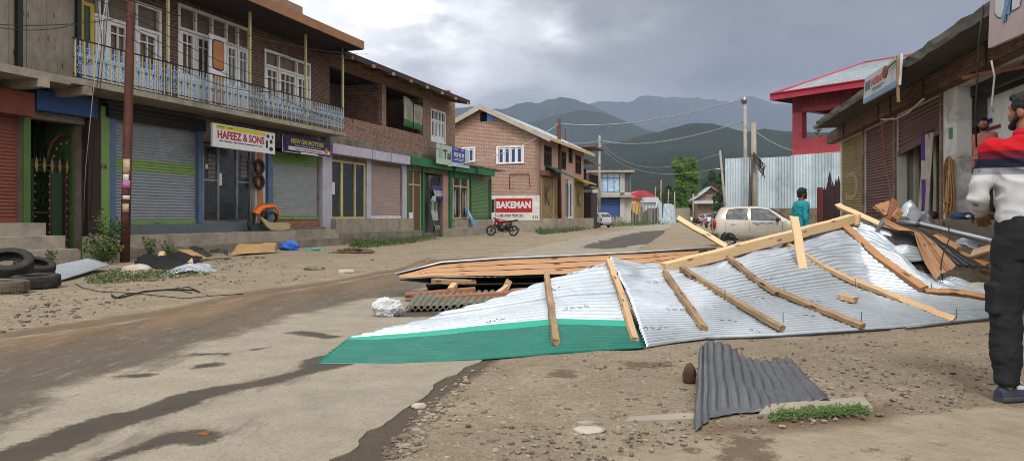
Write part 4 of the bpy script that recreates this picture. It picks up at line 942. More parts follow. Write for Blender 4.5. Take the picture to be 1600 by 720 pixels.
window(T, Fg, h0[0], h0[1], h0[2], h0[3], .0, [1, 1, 1, 1], 0, mg='blue_d', fw=.12, leaf=.02, bars=False, label='row of four narrow dark blue panes in white frames')
window(T, Fg, h2[0], h2[1], h2[2], h2[3], .0, [1, 1], 0, mg='blue_d', fw=.12, leaf=.02, bars=False)
mb = MB(Fg); mb.box(h1[0], (h1[0] + h1[1]) / 2, -.1, -.05, h1[2], h1[3]); mb.part('blue_sheet', M('sky_blue_plastic', '4f86c4', .6), T); MB(Fg).box((h1[0] + h1[1]) / 2, h1[1], -.3, -.25, h1[2], h1[3]).part('attic_opening', MT['blackm'], T)
mb = MB(Fg); mb.box(-.02, SG(760), .003, .06, 0, ZG(800, 345)); mb.part('plinth', MT['conc_l'], T)
mb = MB(Fg); bz = ZG(800, 344), ZG(805, 305.5); mb.box(-.01, SG(767), .003, .03, bz[0], bz[1]); ad = mb.part('painted_panel', MT['plaster_w'], T, 'whitewashed panel with a red painted advertisement')
mb = MB(Fg); mb.box(SG(832), SG(774), .031, .036, ZG(800, 331.8), ZG(800, 310)); mb.part('red_field', MT['sign_r'], ad)
Ft = Fr(0, 0, 0); Ft.p = Fg.w(0, 0, 0); Ft.t = -Fg.t; Ft.n = Fg.n
text(ad, Ft, 'BAKEMAN', -SG(776), -SG(829.5), ZG(800, 325.5), ZG(800, 314.5), .037, MT['sign_w'], bold=.045)
text(ad, Ft, 'RE AND WACES', -SG(782), -SG(817), ZG(800, 338.8), ZG(800, 334.5), .032, MT['sign_k'], bold=.02)
text(ad, Ft, 'B-Z5', -SG(832.5), -SG(840.5), ZG(800, 341), ZG(800, 337.2), .032, MT['sign_k'])
MB(Fg).box(SG(773), SG(767.5), .031, .036, ZG(800, 332), ZG(800, 311)).part('dark_field', M('painted_dark_green', '12231c', .7), ad)
mb = MB(Fg); mb.tube([(SG(797), .1, ZG(797, 296)), (SG(797), .1, ZG(797, 272)), (SG(827), .1, ZG(827, 272)), (SG(829), .1, ZG(829, 292))], .03, 5); mb.part('pipe', MT['rustpole'], T)
mb = MB(F3)
sw = [(850, 861.5, 260, 228), (877, 884, 265, 237), (888.5, 894, 255, 233), (899, 907.5, 272, 243)]
hl = [(S3(a), S3(b), Z3((a + b) / 2, v0), Z3((a + b) / 2, v1)) for a, b, v0, v1 in sw]
wall_with_holes(mb, c0, c1, 4.1, ez, -.3, 0, hl); wall_with_holes(mb, c0, c1, 0, 4.1, -.3, 0, [(S3(846.5), S3(864), .95, 4.0), (S3(866), S3(873), .95, 4.0), (S3(885), S3(896), .95, 4.0), (S3(898), S3(911), .95, 4.0)])
mb.box(c1 - .3, c1, -wdt, -.3, 0, ez); mb.box(c0 + .3, c1 - .3, -wdt, -wdt + .3, 0, ez); mb.part('plaster_wall', M('pink_plaster', 'a98874', .9, .12, 1.2, '80685a', .5, 1.2, bump=.2), T)
for q in hl: window(T, F3, q[0], q[1], q[2], q[3], -.05, [1, 1, 1], .3, mf='maroon', mg='glass', leaf=.02, fw=.1, bars=False)
# roof: two slopes with overhangs, pale barge boards
ov, of = .9, .5; ce = c1 + .3
def rp_(sx, side, dz=0): return ez + (rz - ez) * (1 - abs(sx - rs_) / rs_) + dz
mb = MB()
def RP(s, x, dz): q = Fg.w(x, 0, 0) + F3.t * s; q.z = rp_(x, 0, dz); return tuple(q)
s_f, s_b = -of, (c1 - c0) + .5
for xa, xb in ((-ov, rs_), (rs_, wdt + ov)):
    mb.hexa([RP(s_f, xa, .06), RP(s_f, xb, .06), RP(s_b, xb, .06), RP(s_b, xa, .06), RP(s_f, xa, .13), RP(s_f, xb, .13), RP(s_b, xb, .13), RP(s_b, xa, .13)])
rf = mb.part('roof', MT['galv'], T); mb = MB()
for xa, xb in ((-ov, rs_), (rs_, wdt + ov)):
    mb.hexa([RP(s_f - .04, xa, -.22), RP(s_f - .04, xb, -.22), RP(s_f - .003, xb, -.22), RP(s_f - .003, xa, -.22), RP(s_f - .04, xa, .16), RP(s_f - .04, xb, .16), RP(s_f - .003, xb, .16), RP(s_f - .003, xa, .16)])
mb.part('barge_board', M('weathered_pale_board', 'a39b8c', .8, .2, 3, '6d6455'), rf); mb = MB()
mb.hexa([RP(s_f, -ov - .04, -.1), RP(s_f, -ov - .003, -.1), RP(s_b, -ov - .003, -.1), RP(s_b, -ov - .04, -.1), RP(s_f, -ov - .04, .12), RP(s_f, -ov - .003, .12), RP(s_b, -ov - .003, .12), RP(s_b, -ov - .04, .12)]); mb.part('eave_board', MT['pine'], rf)
for k in range(9): q = c0 + .4 + k * (c1 - c0 - .8) / 8; MB(F3).box(q - .05, q + .05, -.2, .8, ez - .32, ez - .2).part('rafter', MT['timber'], rf)
# side shops of the gable house
for (a, b) in ((846.5, 864), (898, 911)):
    o = shutter(T, F3, S3(a), S3(b), .95, 3.95, -.05, [MT['ochre_s']], pitch=.16); q0, q1 = S3(a), S3(b)
    text(o, F3, 'K', q0 + (q1 - q0) * .3, q0 + (q1 - q0) * .75, 1.9, 3.3, -.03, MT['sign_k'], bold=.0)
shutter(T, F3, S3(866), S3(873), .95, 3.95, -.05, [MT['ochre_s']], pitch=.16)
window(T, F3, S3(885), S3(896), .95, 4.0, -.1, [1, 1], 0, mf='white', mg='glass', leaf=.02, fw=.12, bars=False, name='shop_front')
mb = MB(F3); mb.box(c0, c1, .003, .9, -.02, .95); mb.part('plinth', MT['conc'], T)
mb = MB(F3); mb.box(S3(844), S3(866), .003, .35, 4.0, 4.35); mb.part('lintel_cover', M('rust_red_cloth', '6a4038', .8, .3, 3), T)
mb = MB(F3)
for q in (S3(866), S3(893, 1.2)): mb.box(q - .03, q + .03, .88, .94, .95, 3.9)
mb.part('awning_post', MT['steel'], T)
mb = MB(F3); qa, qb = S3(862, .5), S3(897, 1.3)
mb.hexa([(qa, 0.002, 4.75), (qb, 0.002, 4.7), (qb, 1.4, 3.95), (qa, 1.4, 4.1), (qa, 0.002, 4.8), (qb, 0.002, 4.75), (qb, 1.4, 4.05), (qa, 1.4, 4.2)]); mb.part('awning', M('green_awning', '1f5a48', .6, .2, 3), T, 'small sagging green awning')
mb = MB(F3); mb.hexa([(S3(897), 0.002, 4.3), (c1 + .8, 0.002, 4.3), (c1 + .8, 1.0, 3.85), (S3(897), 1.0, 3.85), (S3(897), 0.002, 4.36), (c1 + .8, 0.002, 4.36), (c1 + .8, 1.0, 3.95), (S3(897), 1.0, 3.95)]); mb.part('awning', M('yellow_awning', '9a8030', .6, .2, 3), T, 'dull yellow awning')
# ---------------------------------------------------------------- narrow house with dark balcony beyond
T = thing('balcony_house', 'narrow dull house with dark red balconies just past the pink plastered wall', 'building', F3.w(c1 + 4, -3, 0))
d0, d1 = c1 + .35, S3(927)
mb = MB(F3); mb.box(d0, d1, -8, -1.0, 0, 7.2); mb.part('wall', M('dirty_cream_wall', '8d8674', .9, .2, 1.5, '5c5546'), T)
MB(F3).box(d0, d1, -1, .5, 3.6, 3.8).part('balcony_slab', MT['conc_d'], T); MB(F3).box(d0, d1, -1, .3, 6.0, 6.15).part('balcony_slab', MT['conc_d'], T)
mb = MB(F3); mb.box(d0, d1 + .8, -8.2, .9, 7.25, 7.35); mb.hexa([(d0, -1, 6.3), (d1 + .5, -1, 6.3), (d1 + .5, .9, 5.7), (d0, .9, 5.7), (d0, -1, 6.4), (d1 + .5, -1, 6.4), (d1 + .5, .9, 5.8), (d0, .9, 5.8)]); mb.part('roof', M('rusty_roof_sheet', '6e4a42', .7, .3, 2), T)
mb = MB(F3)
for k in range(16): q = d0 + k * (d1 - d0) / 15; mb.box(q - .03, q + .03, .42, .48, 3.8, 4.8)
mb.box(d0, d1, .40, .5, 4.8, 4.87); mb.part('railing', MT['maroon'], T)
for k in range(3): q = d0 + .8 + k * (d1 - d0) / 3; window(T, F3, q, q + 1.3, 4.2, 5.6, -.95, [1, 1], .3, mf='maroon', mg='glass', fw=.1)
MB(F3).box(d0, d0 + 2.6, -.998, .6, 0, 3.2).part('shop_hoarding', MT['maroon'], T)
mb = MB(F3)
for k, q in enumerate((d0 + 2, d0 + 2.6, d0 + 5)): mb.tube([(q, -3, 7.3), (q, -3, 9.6 + .3 * (k % 2))], .06, 5)
mb.part('rebar_post', MT['rustpole'], T)
# ---------------------------------------------------------------- pale house with blue shutter
Dn = 95
def front(u0, u1, d, yaw=0):
    """a frame facing the camera: s to the right, o towards the camera"""
    f = Fr(0, 0, 0); a = R(yaw); f.p = AT((u0 + u1) / 2, d); f.t = Vector((math.cos(a), math.sin(a), 0)); f.n = Vector((math.sin(a), -math.cos(a), 0)); return f
fb = front(930, 985, Dn, -6); T = thing('blue_white_house', 'pale house with big sky blue windows above a blue roller shutter', 'building', fb.w(0, -3, 0))
A_, B_ = fb.S(926), fb.S(986); zt = fb.Z(955, 270); zf = fb.Z(955, 305)
mb = MB(fb); mb.box(A_, B_, -7, -.3, 0, zt); mb.box(fb.S(969), fb.S(976), -.3, 0, 0, zt); mb.box(A_, fb.S(940), -.3, 0, zf, zt); mb.box(A_, B_, -.3, -.0, zf - .25, zf + .35); mb.part('wall', M('dull_white_wall', 'a09c92', .85, .15, 1, '6f6a5e'), T)
mb = MB(fb); mb.box(A_ - .8, B_ + .4, -7.2, .7, zt, zt + .3); mb.box(A_ - .8, B_ + .4, -.0, .7, zf - .3, zf - .05); mb.part('slab', MT['conc'], T)
window(T, fb, fb.S(940), fb.S(969), zf + .35, zt, -.1, [1, 1.2, 1], .25, mf='blue', mg='glass_c', fw=.1); window(T, fb, fb.S(976), fb.S(985.5), zf + .35, zt, -.1, [1, 1], .3, mf='blue', mg='glass_b', fw=.1)
shutter(T, fb, fb.S(938), fb.S(969), .2, zf - .3, -.2, [MT['blue_d']], pitch=.2, label='wide blue roller shutter')
# ---------------------------------------------------------------- red roofed yellow house
fy = front(980, 1030, 125, 0); T = thing('yellow_house', 'small yellow house with a bright red gable roof behind the sheet fences', 'building', fy.w(0, -3, 0))
A_, B_ = fy.S(977), fy.S(1028); ze = fy.Z(1000, 310); zr = fy.Z(1003, 297.5); m_ = fy.S(1003)
mb = MB(fy); mb.box(A_ + .4, B_ - .4, -8, 0, 0, ze); mb.part('wall', M('yellow_plaster', 'b89a50', .8, .1, 1), T)
mb = MB(fy); mb.prism([(A_ - .3, ze - .1), (B_ + .3, ze - .1), (m_ + .5, zr), (m_ - .5, zr)], -8.4, .5); mb.part('roof', M('red_roof_sheet', 'a02a35', .5, .15, 1), T)
mb = MB(fy); mb.box(fy.S(1000), fy.S(1022), .1, 3.5, 0, fy.Z(1010, 312)); mb.prism([(fy.S(999), fy.Z(1010, 317)), (fy.S(1024), fy.Z(1010, 317)), (fy.S(1021), fy.Z(1010, 309)), (fy.S(1003), fy.Z(1010, 309))], .1, 3.9); mb.part('annex', M('pale_grey_sheet', 'a3acb0', .6, .1, 1), T)
for u in (988, 992): window(T, fy, fy.S(u - 1), fy.S(u + 1.4), fy.Z(u, 318), fy.Z(u, 314), .03, [1, 1], 0, mf='white', mg='glass', fw=.06, bars=False)
for u in (999, 1005): window(T, fy, fy.S(u - 1.5), fy.S(u + 1.5), fy.Z(u, 307), fy.Z(u, 303), .52, [1, 1], 0, mf='blue', mg='glass_c', fw=.06, bars=False)
# ---------------------------------------------------------------- brick house far on the right of the road
fh = front(1088, 1124, 135, -8); T = thing('layered_roof_house', 'old brick and timber house with stepped pale metal roofs under the trees', 'building', fh.w(0, -3, 0))
A_, B_ = fh.S(1089), fh.S(1120)
mb = MB(fh); mb.box(A_, B_, -7, 0, 0, fh.Z(1100, 303)); mb.part('wall', MT['brick_r'], T)
mb = MB(fh); zr = fh.Z(1105, 291)
mb.prism([(A_ - .8, zr - 2.6), (A_ - .8, zr - 2.4), (A_ + 1.5, zr - .7), ((A_ + B_) / 2 + .6, zr), (B_ + .6, zr - 1.2), (B_ + .6, zr - 1.4), ((A_ + B_) / 2 + .6, zr - .2), (A_ + 1.5, zr - 1.0)], -7.5, .8)
mb.hexa([(A_ - .6, .01, zr - 2.6), (B_ + .2, .01, zr - 2.6), (B_ + .2, 1.4, zr - 3.2), (A_ - .6, 1.4, zr - 3.2), (A_ - .6, .01, zr - 2.5), (B_ + .2, .01, zr - 2.5), (B_ + .2, 1.4, zr - 3.1), (A_ - .6, 1.4, zr - 3.1)])
mb.part('roof', MT['galv'], T); MB(fh).tube([((A_ + B_) / 2 + .6, .85, zr + .05), (B_ + .6, .85, zr - 1.2)], .12, 5).part('ridge_trim', MT['red'], T)
for u in (1090, 1098, 1106, 1114): window(T, fh, fh.S(u - 1.6), fh.S(u + 1.6), fh.Z(u, 327), fh.Z(u, 316), .03, [1, 1], .3, mf='timber', mg='glass', fw=.1, bars=False)
# ---------------------------------------------------------------- fences on the far left of the road
def corr_v(mb, s0, s1, z0, z1f, off, pitch=.18, amp=.03, m=0, wave=None):
    """vertical corrugated sheets; z1f(s) gives the top"""
    k = int((s1 - s0) / pitch * 4); cols = []
    for i in range(k + 1): s = s0 + (s1 - s0) * i / k; cols.append((s, off + amp * math.sin(i * math.pi / 2) + (wave(s) if wave else 0)))
    rows = [[(s, o, z0 + (z1f(s) - z0) * f) for s, o in cols] for f in (0, .5, 1)]; mb.grid(rows, m, sm=False)
ff = front(985, 1045, 112, 25)
fn = thing('sheet_fence', 'row of pale leaning metal sheets along the far road edge', 'fence', ff.w(0, 0, 0)); rr = random.Random(5)
for k in range(6):
    u0_ = 1024 + k * 5; a = ff.S(u0_); b = ff.S(u0_ + 6.0); mb = MB(ff); hh_ = ff.Z(u0_, 312 + k * 1.6) * rr.uniform(.9, 1.02); lean = rr.uniform(-.5, .3)
    kk = 12; rows = [[(a + (b - a) * j / kk + lean * f, .05 * k + .06 * math.sin(j * 1.6) + .5 * f * rr.uniform(.1, .3), hh_ * f) for j in range(kk + 1)] for f in (0, .5, 1)]; mb.grid(rows, sm=False); o = mb.part('metal_sheet', MT['galv_f'], fn); o.modifiers.new('s', 'SOLIDIFY').thickness = .02
ff2 = front(965, 1030, 104, 20); fn = thing('plank_fence', 'patched dark fence of upright boards and old sheets in front of the yellow house', 'fence', ff2.w(0, 0, 0)); mb = MB(ff2); s = ff2.S(978); 
while s < ff2.S(1026):
    w_ = rr.uniform(.2, .5); h_ = rr.uniform(1.6, 2.4) * (1 if rr.random() > .1 else .6); mb.box(s, s + w_ - .03, rr.uniform(-.05, .02), rr.uniform(.05, .1), 0, h_, rr.choice([0, 0, 1, 2, 2])); s += w_
mb.part('boards', [MT['galv_d'], MT['wood_grey'], M('blue_grey_boards', '4a5566', .8, .3, 2)], fn); mb = MB(ff2)
for k in range(14): q = ff2.S(962) + k * (ff2.S(1026) - ff2.S(962)) / 13; mb.box(q - .05, q + .05, .12, .2, 0, 2.7)
mb.part('post', MT['timber'], fn)
ff3 = front(950, 980, 90, 10); fn = thing('picket_fence', 'low broken picket fence beside the white van', 'fence', ff3.w(0, 0, 0)); mb = MB(ff3); s = ff3.S(955)
while s < ff3.S(974): w_ = rr.uniform(.12, .25); mb.box(s, s + w_ - .03, 0, .03, 0, rr.uniform(.7, 1.15)); s += w_
mb.box(ff3.S(955), ff3.S(974), -.06, -.003, .3, .4); mb.part('pickets', MT['wood_grey'], fn)
# stone wall and fence strip closing the far road side
ff4 = front(1040, 1075, 140, 0); fn = thing('block_wall', 'low grey block wall under the tall poplar', 'wall', ff4.w(0, 0, 0)); MB(ff4).box(ff4.S(1046), ff4.S(1078), 0, .3, 0, 2.6).part('courses', MT['conc_l'], fn); MB(ff4).box(ff4.S(1046) - .1, ff4.S(1078), -.05, .35, 2.602, 2.7).part('coping', MT['conc'], fn)
# ---------------------------------------------------------------- shops on the right
FR = Fr(4.72, 0, 12.97, side=-1); SR = FR.S; ZR = FR.Z
pz = 1.05
sA, sB = SR(1313), 1.0      # far end, near end (beside and behind the camera's right)
T = thing('roadside_shops', 'single storey row of shops with maroon shutters under a thick concrete roof slab', 'building', FR.w(10, -3, 0))
mb = MB(FR); s_open0, s_open1 = SR(1475), SR(1398)
wall_with_holes(mb, sB, sA, pz, 3.4, -.2, 0, [(SR(1348), SR(1315), pz, 3.3), (SR(1398), SR(1352), pz, 3.3), (SR(1472), SR(1402), pz, 3.3), (SR(1800), SR(1477), pz, 3.3)])
mb.box(sB, sA, -6, -5.8, 0, 3.66); mb.box(sA - .2, sA, -5.8, -.2, 0, 3.66); mb.part('wall', MT['plaster_w'], T)
mb = MB(FR); mb.box(sB, sA, -5.8, .0, pz - .1, pz); mb.box(sB, sA, -.2, .25, 0, pz - .003); mb.part('plinth', M('cracked_plinth', '6f675b', .92, .3, 3, '443d33', .6, 2, bump=.5), T)
mb = MB(FR); mb.box(sB, sA, -5.78, -5.7, pz, 3.6); mb.box(SR(1477), SR(1477) - .12, -5.7, -.21, pz, 3.6); mb.box(SR(1400), SR(1400) + .1, -5.7, -.21, pz, 3.6); mb.part('inner_wall', M('pale_inner_wall', 'a9a79f', .85, .12, 1, '6f6a60', .4, 1), T)
# roof slab with a broken edge
e_s = SR(1275, .8); rows = []; kk = 60; rr = random.Random(9)
for i in range(kk + 1):
    s = sB + (e_s - sB) * i / kk; j1, j2 = rr.uniform(-.025, .025), rr.uniform(-.02, .02)
    rows.append([(s, -6, 3.67), (s, .8 + j2, 3.672 + j1 * .5), (s, .8 + j1, 3.76 + j2), (s, .79 + j2, 3.86 + j1), (s, -6, 3.9)])
mb = MB(FR); mb.grid(rows, sm=False); n0 = len(mb.v)
for e in (rows[0], rows[-1]): mb.quad(e)
mb.part('roof_slab', M('mossy_slab', '565248', .95, .35, 3, '2f2d27', .65, 1.6, bump=.6), T)
# long housing of the shutters: rusty slats
fe = SR(1292, .22); mb = MB(FR); slats(mb, None, sB, fe, 3.33, 3.665, .22, .055, .012); mb.box(sB, fe, .003, .19, 3.335, 3.66)
fas = mb.part('shutter_housing', M('rusty_streaked_slats', '5d4232', .7, .35, 6, '9a8468', .6, 7, bump=.25), T, 'rusty streaked shutter housing')
for u in (1318, 1372, 1391, 1442, 1540): q = SR(u, .24); MB(FR).box(q - .025, q + .025, .235, .255, 3.32, 3.67).part('housing_joint', MT['rustpole'], fas)
shutter(T, FR, SR(1348), SR(1315), pz, 3.4, -.03, [MT['ochre_s']], name='roller_shutter', pitch=.07, label='ochre yellow roller shutter with a faded white letter')
shutter(T, FR, SR(1398), SR(1352), pz, 3.4, -.03, [MT['maroon_s']], pitch=.07, label='fully closed maroon roller shutter')
# half open maroon shutter, hanging askew
zl, zr_ = 2.72, 2.52; a, b = SR(1472), SR(1402); mb = MB(FR); k = 9; rows = []
for i in range(k * 4 + 1):
    f = i / (k * 4); am = .012 * math.sin(i * math.pi / 2); rows.append([(a, -.03 + am, zl + (3.4 - zl) * f), ((a + b) / 2, -.03 + am, (zl + zr_) / 2 + (3.4 - (zl + zr_) / 2) * f), (b, -.03 + am, zr_ + (3.4 - zr_) * f)])
mb.grid(rows, sm=False); sh = mb.part('roller_shutter', MT['maroon_s'], T, 'half raised maroon shutter'); MB(FR).hexa([(a, -.05, zl - .1), (b, -.05, zr_ - .1), (b, 0, zr_ - .1), (a, 0, zl - .1), (a, -.05, zl), (b, -.05, zr_), (b, 0, zr_), (a, 0, zl)]).part('bottom_bar', MT['maroon_s'], sh)
rail_ = M('peeling_rail', '6f5a4c', .7, .35, 5, 'a79f93', .6, 4)
for u in (1350, 1400, 1474): q = SR(u); MB(FR).box(q - .06, q + .06, .002, .05, pz, 3.34).part('shutter_guide', rail_, T)
# aluminium frame and shelves in the half open shop
mb = MB(FR)
for u in (1403.5, 1416, 1432, 1434): q = SR(u); mb.box(q - .06, q + .06, -.4, -.32, pz, 2.75)
mb.part('door_frame', M('cream_door_frame', 'a9a690', .6, .15, 2, '6f6a5a'), T); MB(FR).box(SR(1431), SR(1417), -.38, -.36, pz, 2.7).part('pane', M('posters_on_glass', '8c9088', .4, .5, 5, '4a5048', .8, 4), T)
mb = MB(FR)
for z in (1.35, 1.75, 2.1): mb.box(SR(1472), SR(1440), -1.6, -1.2, z, z + .03)
shf = mb.part('shelf', MT['timber'], T); mb = MB(FR); rr = random.Random(12)
for z in (1.38, 1.78, 2.13):
    q = SR(1471)
    while q < SR(1442): w_ = rr.uniform(.12, .3); mb.box(q, q + w_ - .03, -1.5, -1.25, z + .002, z + rr.uniform(.1, .25), rr.randrange(4)); q += w_
mb.part('goods', [M('goods_red', '6b2a26', .6), M('goods_blue', '2b4a7a', .6), M('goods_pale', '8a8678', .6), M('goods_dark', '2a2926', .6)], shf)
# peeling wall beside the opening with small stickers
mb = MB(FR); mb.box(SR(1498), SR(1477), -.199, .03, pz, 3.33); mb.part('wall_pier', M('flaking_white_wall', 'cfcdc6', .85, .2, 2, '5a544a', .8, 2.5, bump=.4), T)
rl_ = MB(FR)
wl = T
def stk(u0, u1, v0, v1, off, mat, nm='sticker', lab=None):
    return MB(FR).box(SR(u1, off), SR(u0, off), off - .012, off, ZR((u0 + u1) / 2, v1, off), ZR((u0 + u1) / 2, v0, off)).part(nm, mat, wl, lab)
# the wide open shop: back wall nearer, with stickers
mb = MB(FR); mb.box(SR(1800), SR(1498), -.52, -.44, pz, 3.1); mb.part('partition_wall', M('whitewashed_partition', 'dbd9d3', .85, .12, 1.4, '6a655a', .4, 2), T)
mb = MB(FR); mb.box(SR(1496, -.4), SR(1499, -.4), -.44, -.39, pz, 3.1); mb.part('conduit', MT['steel'], T)
for (u0, u1, v0, v1, c) in ((1501, 1522, 175, 180, '4d5f3a'), (1504, 1524, 184, 190, '3f7a3f'), (1508, 1530, 202, 206, '4a2a22'), (1506, 1530, 207, 212, '3f6f52'), (1540, 1549, 186, 193, '28407a'), (1509, 1520, 231, 246, '2a4fa0'), (1543, 1562, 197, 202, '7a2a26')):
    stk(u0, u1, v0, v1, -.42, M('sticker_' + c, c, .5, .2, 5))
stk(1482, 1487, 200, 217, .045, M('sticker_green', '3c7a44', .5)); MB(FR).cyl(tuple((SR(1499, -.38), -.40, ZR(1499, 197, -.38))), .07, .02, 10, axis=1).part('sticker', M('sticker_maroon', '5a2323', .5), T)
# timber brace below the housing
mb = MB(FR); mb.beam((SR(1505, .3), .3, 3.27), (SR(1580, .1), -.2, 3.22), .05, .06); mb.beam((SR(1578, .1), -.1, 3.3), (SR(1592, .1), -.3, 2.95), .07, .09, seed=3); mb.part('brace', MT['timber_r'], T)
mb = MB(FR); mb.box(SR(1900), SR(1480), -.25, -.18, 3.12, 3.33); mb.part('raised_shutter', MT['black'], T)
# yellow-orange coil of cables hanging on the pier
cl2 = thing('cable_coil', 'big loose coil of yellowish cables hanging on the shop pier', 'cable', FR.w(SR(1480, .1), .12, 1.1)); rr = random.Random(4)
cx, cz = SR(1481, .15), ZR(1481, 290, .15); mb = MB(FR)
for k in range(9):
    rx, rz = rr.uniform(.10, .20), rr.uniform(.42, .56); ph = rr.uniform(-.15, .15); dx = rr.uniform(-.06, .06)
    mb.tube([(cx + dx + rx * math.cos(t) + ph * math.sin(t) * .3, .10 + .008 * k + .01 * math.sin(3 * t), cz - .02 * k * .3 + rz * math.sin(t)) for t in np.linspace(0, 2 * math.pi, 25)], .011, 5, k % 2, cap=False)
for k in range(5):
    x = cx + rr.uniform(-.12, .1); mb.tube([(x, .14, cz + .1), (x + rr.uniform(-.05, .05), .17, cz - .4), (x + rr.uniform(-.2, .2), .22, cz - .75), (x + rr.uniform(-.35, .35), .3, pz - .06 + rr.uniform(0, .1))], .010, 5, k % 2)
mb.tube([(cx + .2, .18, cz - .30), (cx, .2, cz - .27), (cx - .2, .18, cz - .3)], .012, 5, 0)
mb.part('strands', [M('cable_ochre', 'a67c48', .6, .2, 8), M('cable_brown', '80603e', .6, .2, 8)], cl2)
# hanging grey-purple curtain in the doorway
ct = thing('curtain', 'stained white and purple curtain hanging in the half open shop', 'curtain', FR.w(SR(1443), -.25, 1.1)); rows = []
for i in range(14):
    f = i / 13; a = SR(1459 - 5 * f ** 2), SR(1437 + 2 * math.sin(f * 3)); rows.append([(a[0] + (a[1] - a[0]) * j / 12, .0 + .05 * math.sin(j * 1.5 + f * 2), 2.68 - 1.6 * f) for j in range(13)])
o = MB(FR); o.grid(rows, mf=lambda i, j: 1 if ((i < 4 and j > 4) or (6 < i < 12 and 4 < j < 9)) else 0); o = o.part('cloth', [M('stained_curtain', 'b0a89e', .9, .3, 5, '5a5048'), M('purple_cloth', '58397a', .9, .2, 4)], ct); o.modifiers.new('s', 'SOLIDIFY').thickness = .006
mb = MB(FR); mb.tube([(SR(1460), .0, 2.7), (SR(1434), .0, 2.7)], .012, 5); mb.part('rod', MT['black'], ct)
bx = thing('open_bag', 'small orange and dark bundle on the shop threshold beside the curtain', 'bundle', FR.w(SR(1452), .05, pz)); mb = MB(FR)
for k in range(4): mb.tube([(SR(1450) + k * .05, -.05, pz), (SR(1450) + k * .05 + .02, -.02, pz + .18), (SR(1450) + k * .05 + .06, -.05, pz + .02)], .022, 6)
mb.part('straps', MT['orange'], bx); MB(FR).ball((SR(1455), -.02, pz + .07), (.16, .1, .08), 8, 6).part('pouch', M('brown_bag', '4a2f26', .8), bx)
# blue roll, laced dark boot on the ledge in the wide shop
q = SR(1497, .05)
bl = thing('blue_roll', 'rolled blue cloth lying on the shop ledge', 'cloth', FR.w(q, .1, pz)); mb = MB(FR)
mb.tube([(SR(1500, .1), .24, pz + .055), (SR(1500, .1), .1, pz + .06), (SR(1501, .1), -.06, pz + .065)], [.05, .058, .05], 10)
mb.tube([(SR(1503, .1), .22, pz + .045), (SR(1503, .1), -.02, pz + .05)], [.04, .045], 8); mb.part('cloth', M('denim_blue', '35516f', .85, .35, 12, '1e2c44', .6, 10), bl)
def shoe(par, fr, x, y, z, ang, L_=.29, mats=None, sc=1.0):
    """low sneaker: heel at the origin, toe along ang; sole and upper are separate pieces"""
    ca, sa = math.cos(ang), math.sin(ang)
    def tr(a, b, c): return (x + (a * ca - b * sa) * sc, y + (a * sa + b * ca) * sc, z + c * sc)
    prof = [(-.0, .030), (.03, .037), (.09, .036), (.15, .040), (.20, .046), (.245, .040), (.275, .022), (.287, .006)]
    rows = []
    for (a, w_) in prof: rows.append([tr(a * L_ / .29, -w_, .0), tr(a * L_ / .29, -w_ - .004, .015), tr(a * L_ / .29, -w_, .032), tr(a * L_ / .29, w_, .032), tr(a * L_ / .29, w_ + .004, .015), tr(a * L_ / .29, w_, .0)])
    m1 = MB(fr); m1.grid(rows, closed=True); m1.quad(rows[0]); m1.part('sole', mats[1], par)
    rows = []
    for (a, w_), h in zip(prof, (.075, .105, .11, .10, .075, .058, .05, .036)):
        rows.append([tr(a * L_ / .29, w_ * .98 * math.cos(t) * (1 if math.sin(t) < .7 else .8), .033 + (h - .033) * max(0, math.sin(t)) ** .7) for t in np.linspace(0, math.pi, 9)])
    m2 = MB(fr); m2.grid(rows, mf=lambda i, j: 1 if (i >= 5 or (i == 2 and j in (1, 6))) else 0); m2.quad(rows[0]); up = m2.part('upper', [mats[0], mats[2]], par)
    m3 = MB(fr)
    for k in range(4): a = (.11 + .03 * k) * L_ / .29; h = (.108, .098, .082, .068)[k]; m3.tube([tr(a, -.022, h - .006), tr(a + .005, 0, h + .006), tr(a, .022, h - .006)], .004 * sc, 4)
    m3.part('lace', mats[2], par)
    return up
bt = thing('boot', 'dark boot with white laces on the shop ledge right of the blue roll', 'boot', FR.w(SR(1530, .15), .15, pz))
shoe(bt, FR, SR(1546, -.2), -.26, pz, 1.5, .3, [M('boot_dark', '2a2e33', .8, .3, 10), M('boot_sole', '20201f', .8), MT['white']], 1.35)
MB(FR).tube([(SR(1546, -.2), -.21, pz + .1), (SR(1546, -.2), -.23, pz + .28)], [.065, .07], 10).part('shaft', M('boot_shaft', '24272b', .8, .3, 10), bt)
# signboards of this row
sg = thing('tilted_signboard', 'torn white signboard with a red word and blue base line tilting over the roof edge', 'sign', FR.w(SR(1380, .9), .9, 3.6))
def quadframe(c00, c10, c01):
    """frame from three world corners: bottom left, bottom right, top left"""
    a = (c10 - c00); b = (c01 - c00); nn = a.cross(b).normalized(); m = Matrix((a, nn * 1.0, b)).transposed().to_4x4(); m.translation = c00; return Fm(m), a.length, b.length
da, db = 15.3, 12.7
qf, wl_, hl_ = quadframe(P(1350, 163, da), P(1406, 133, db), P(1353, 123, da + .1))
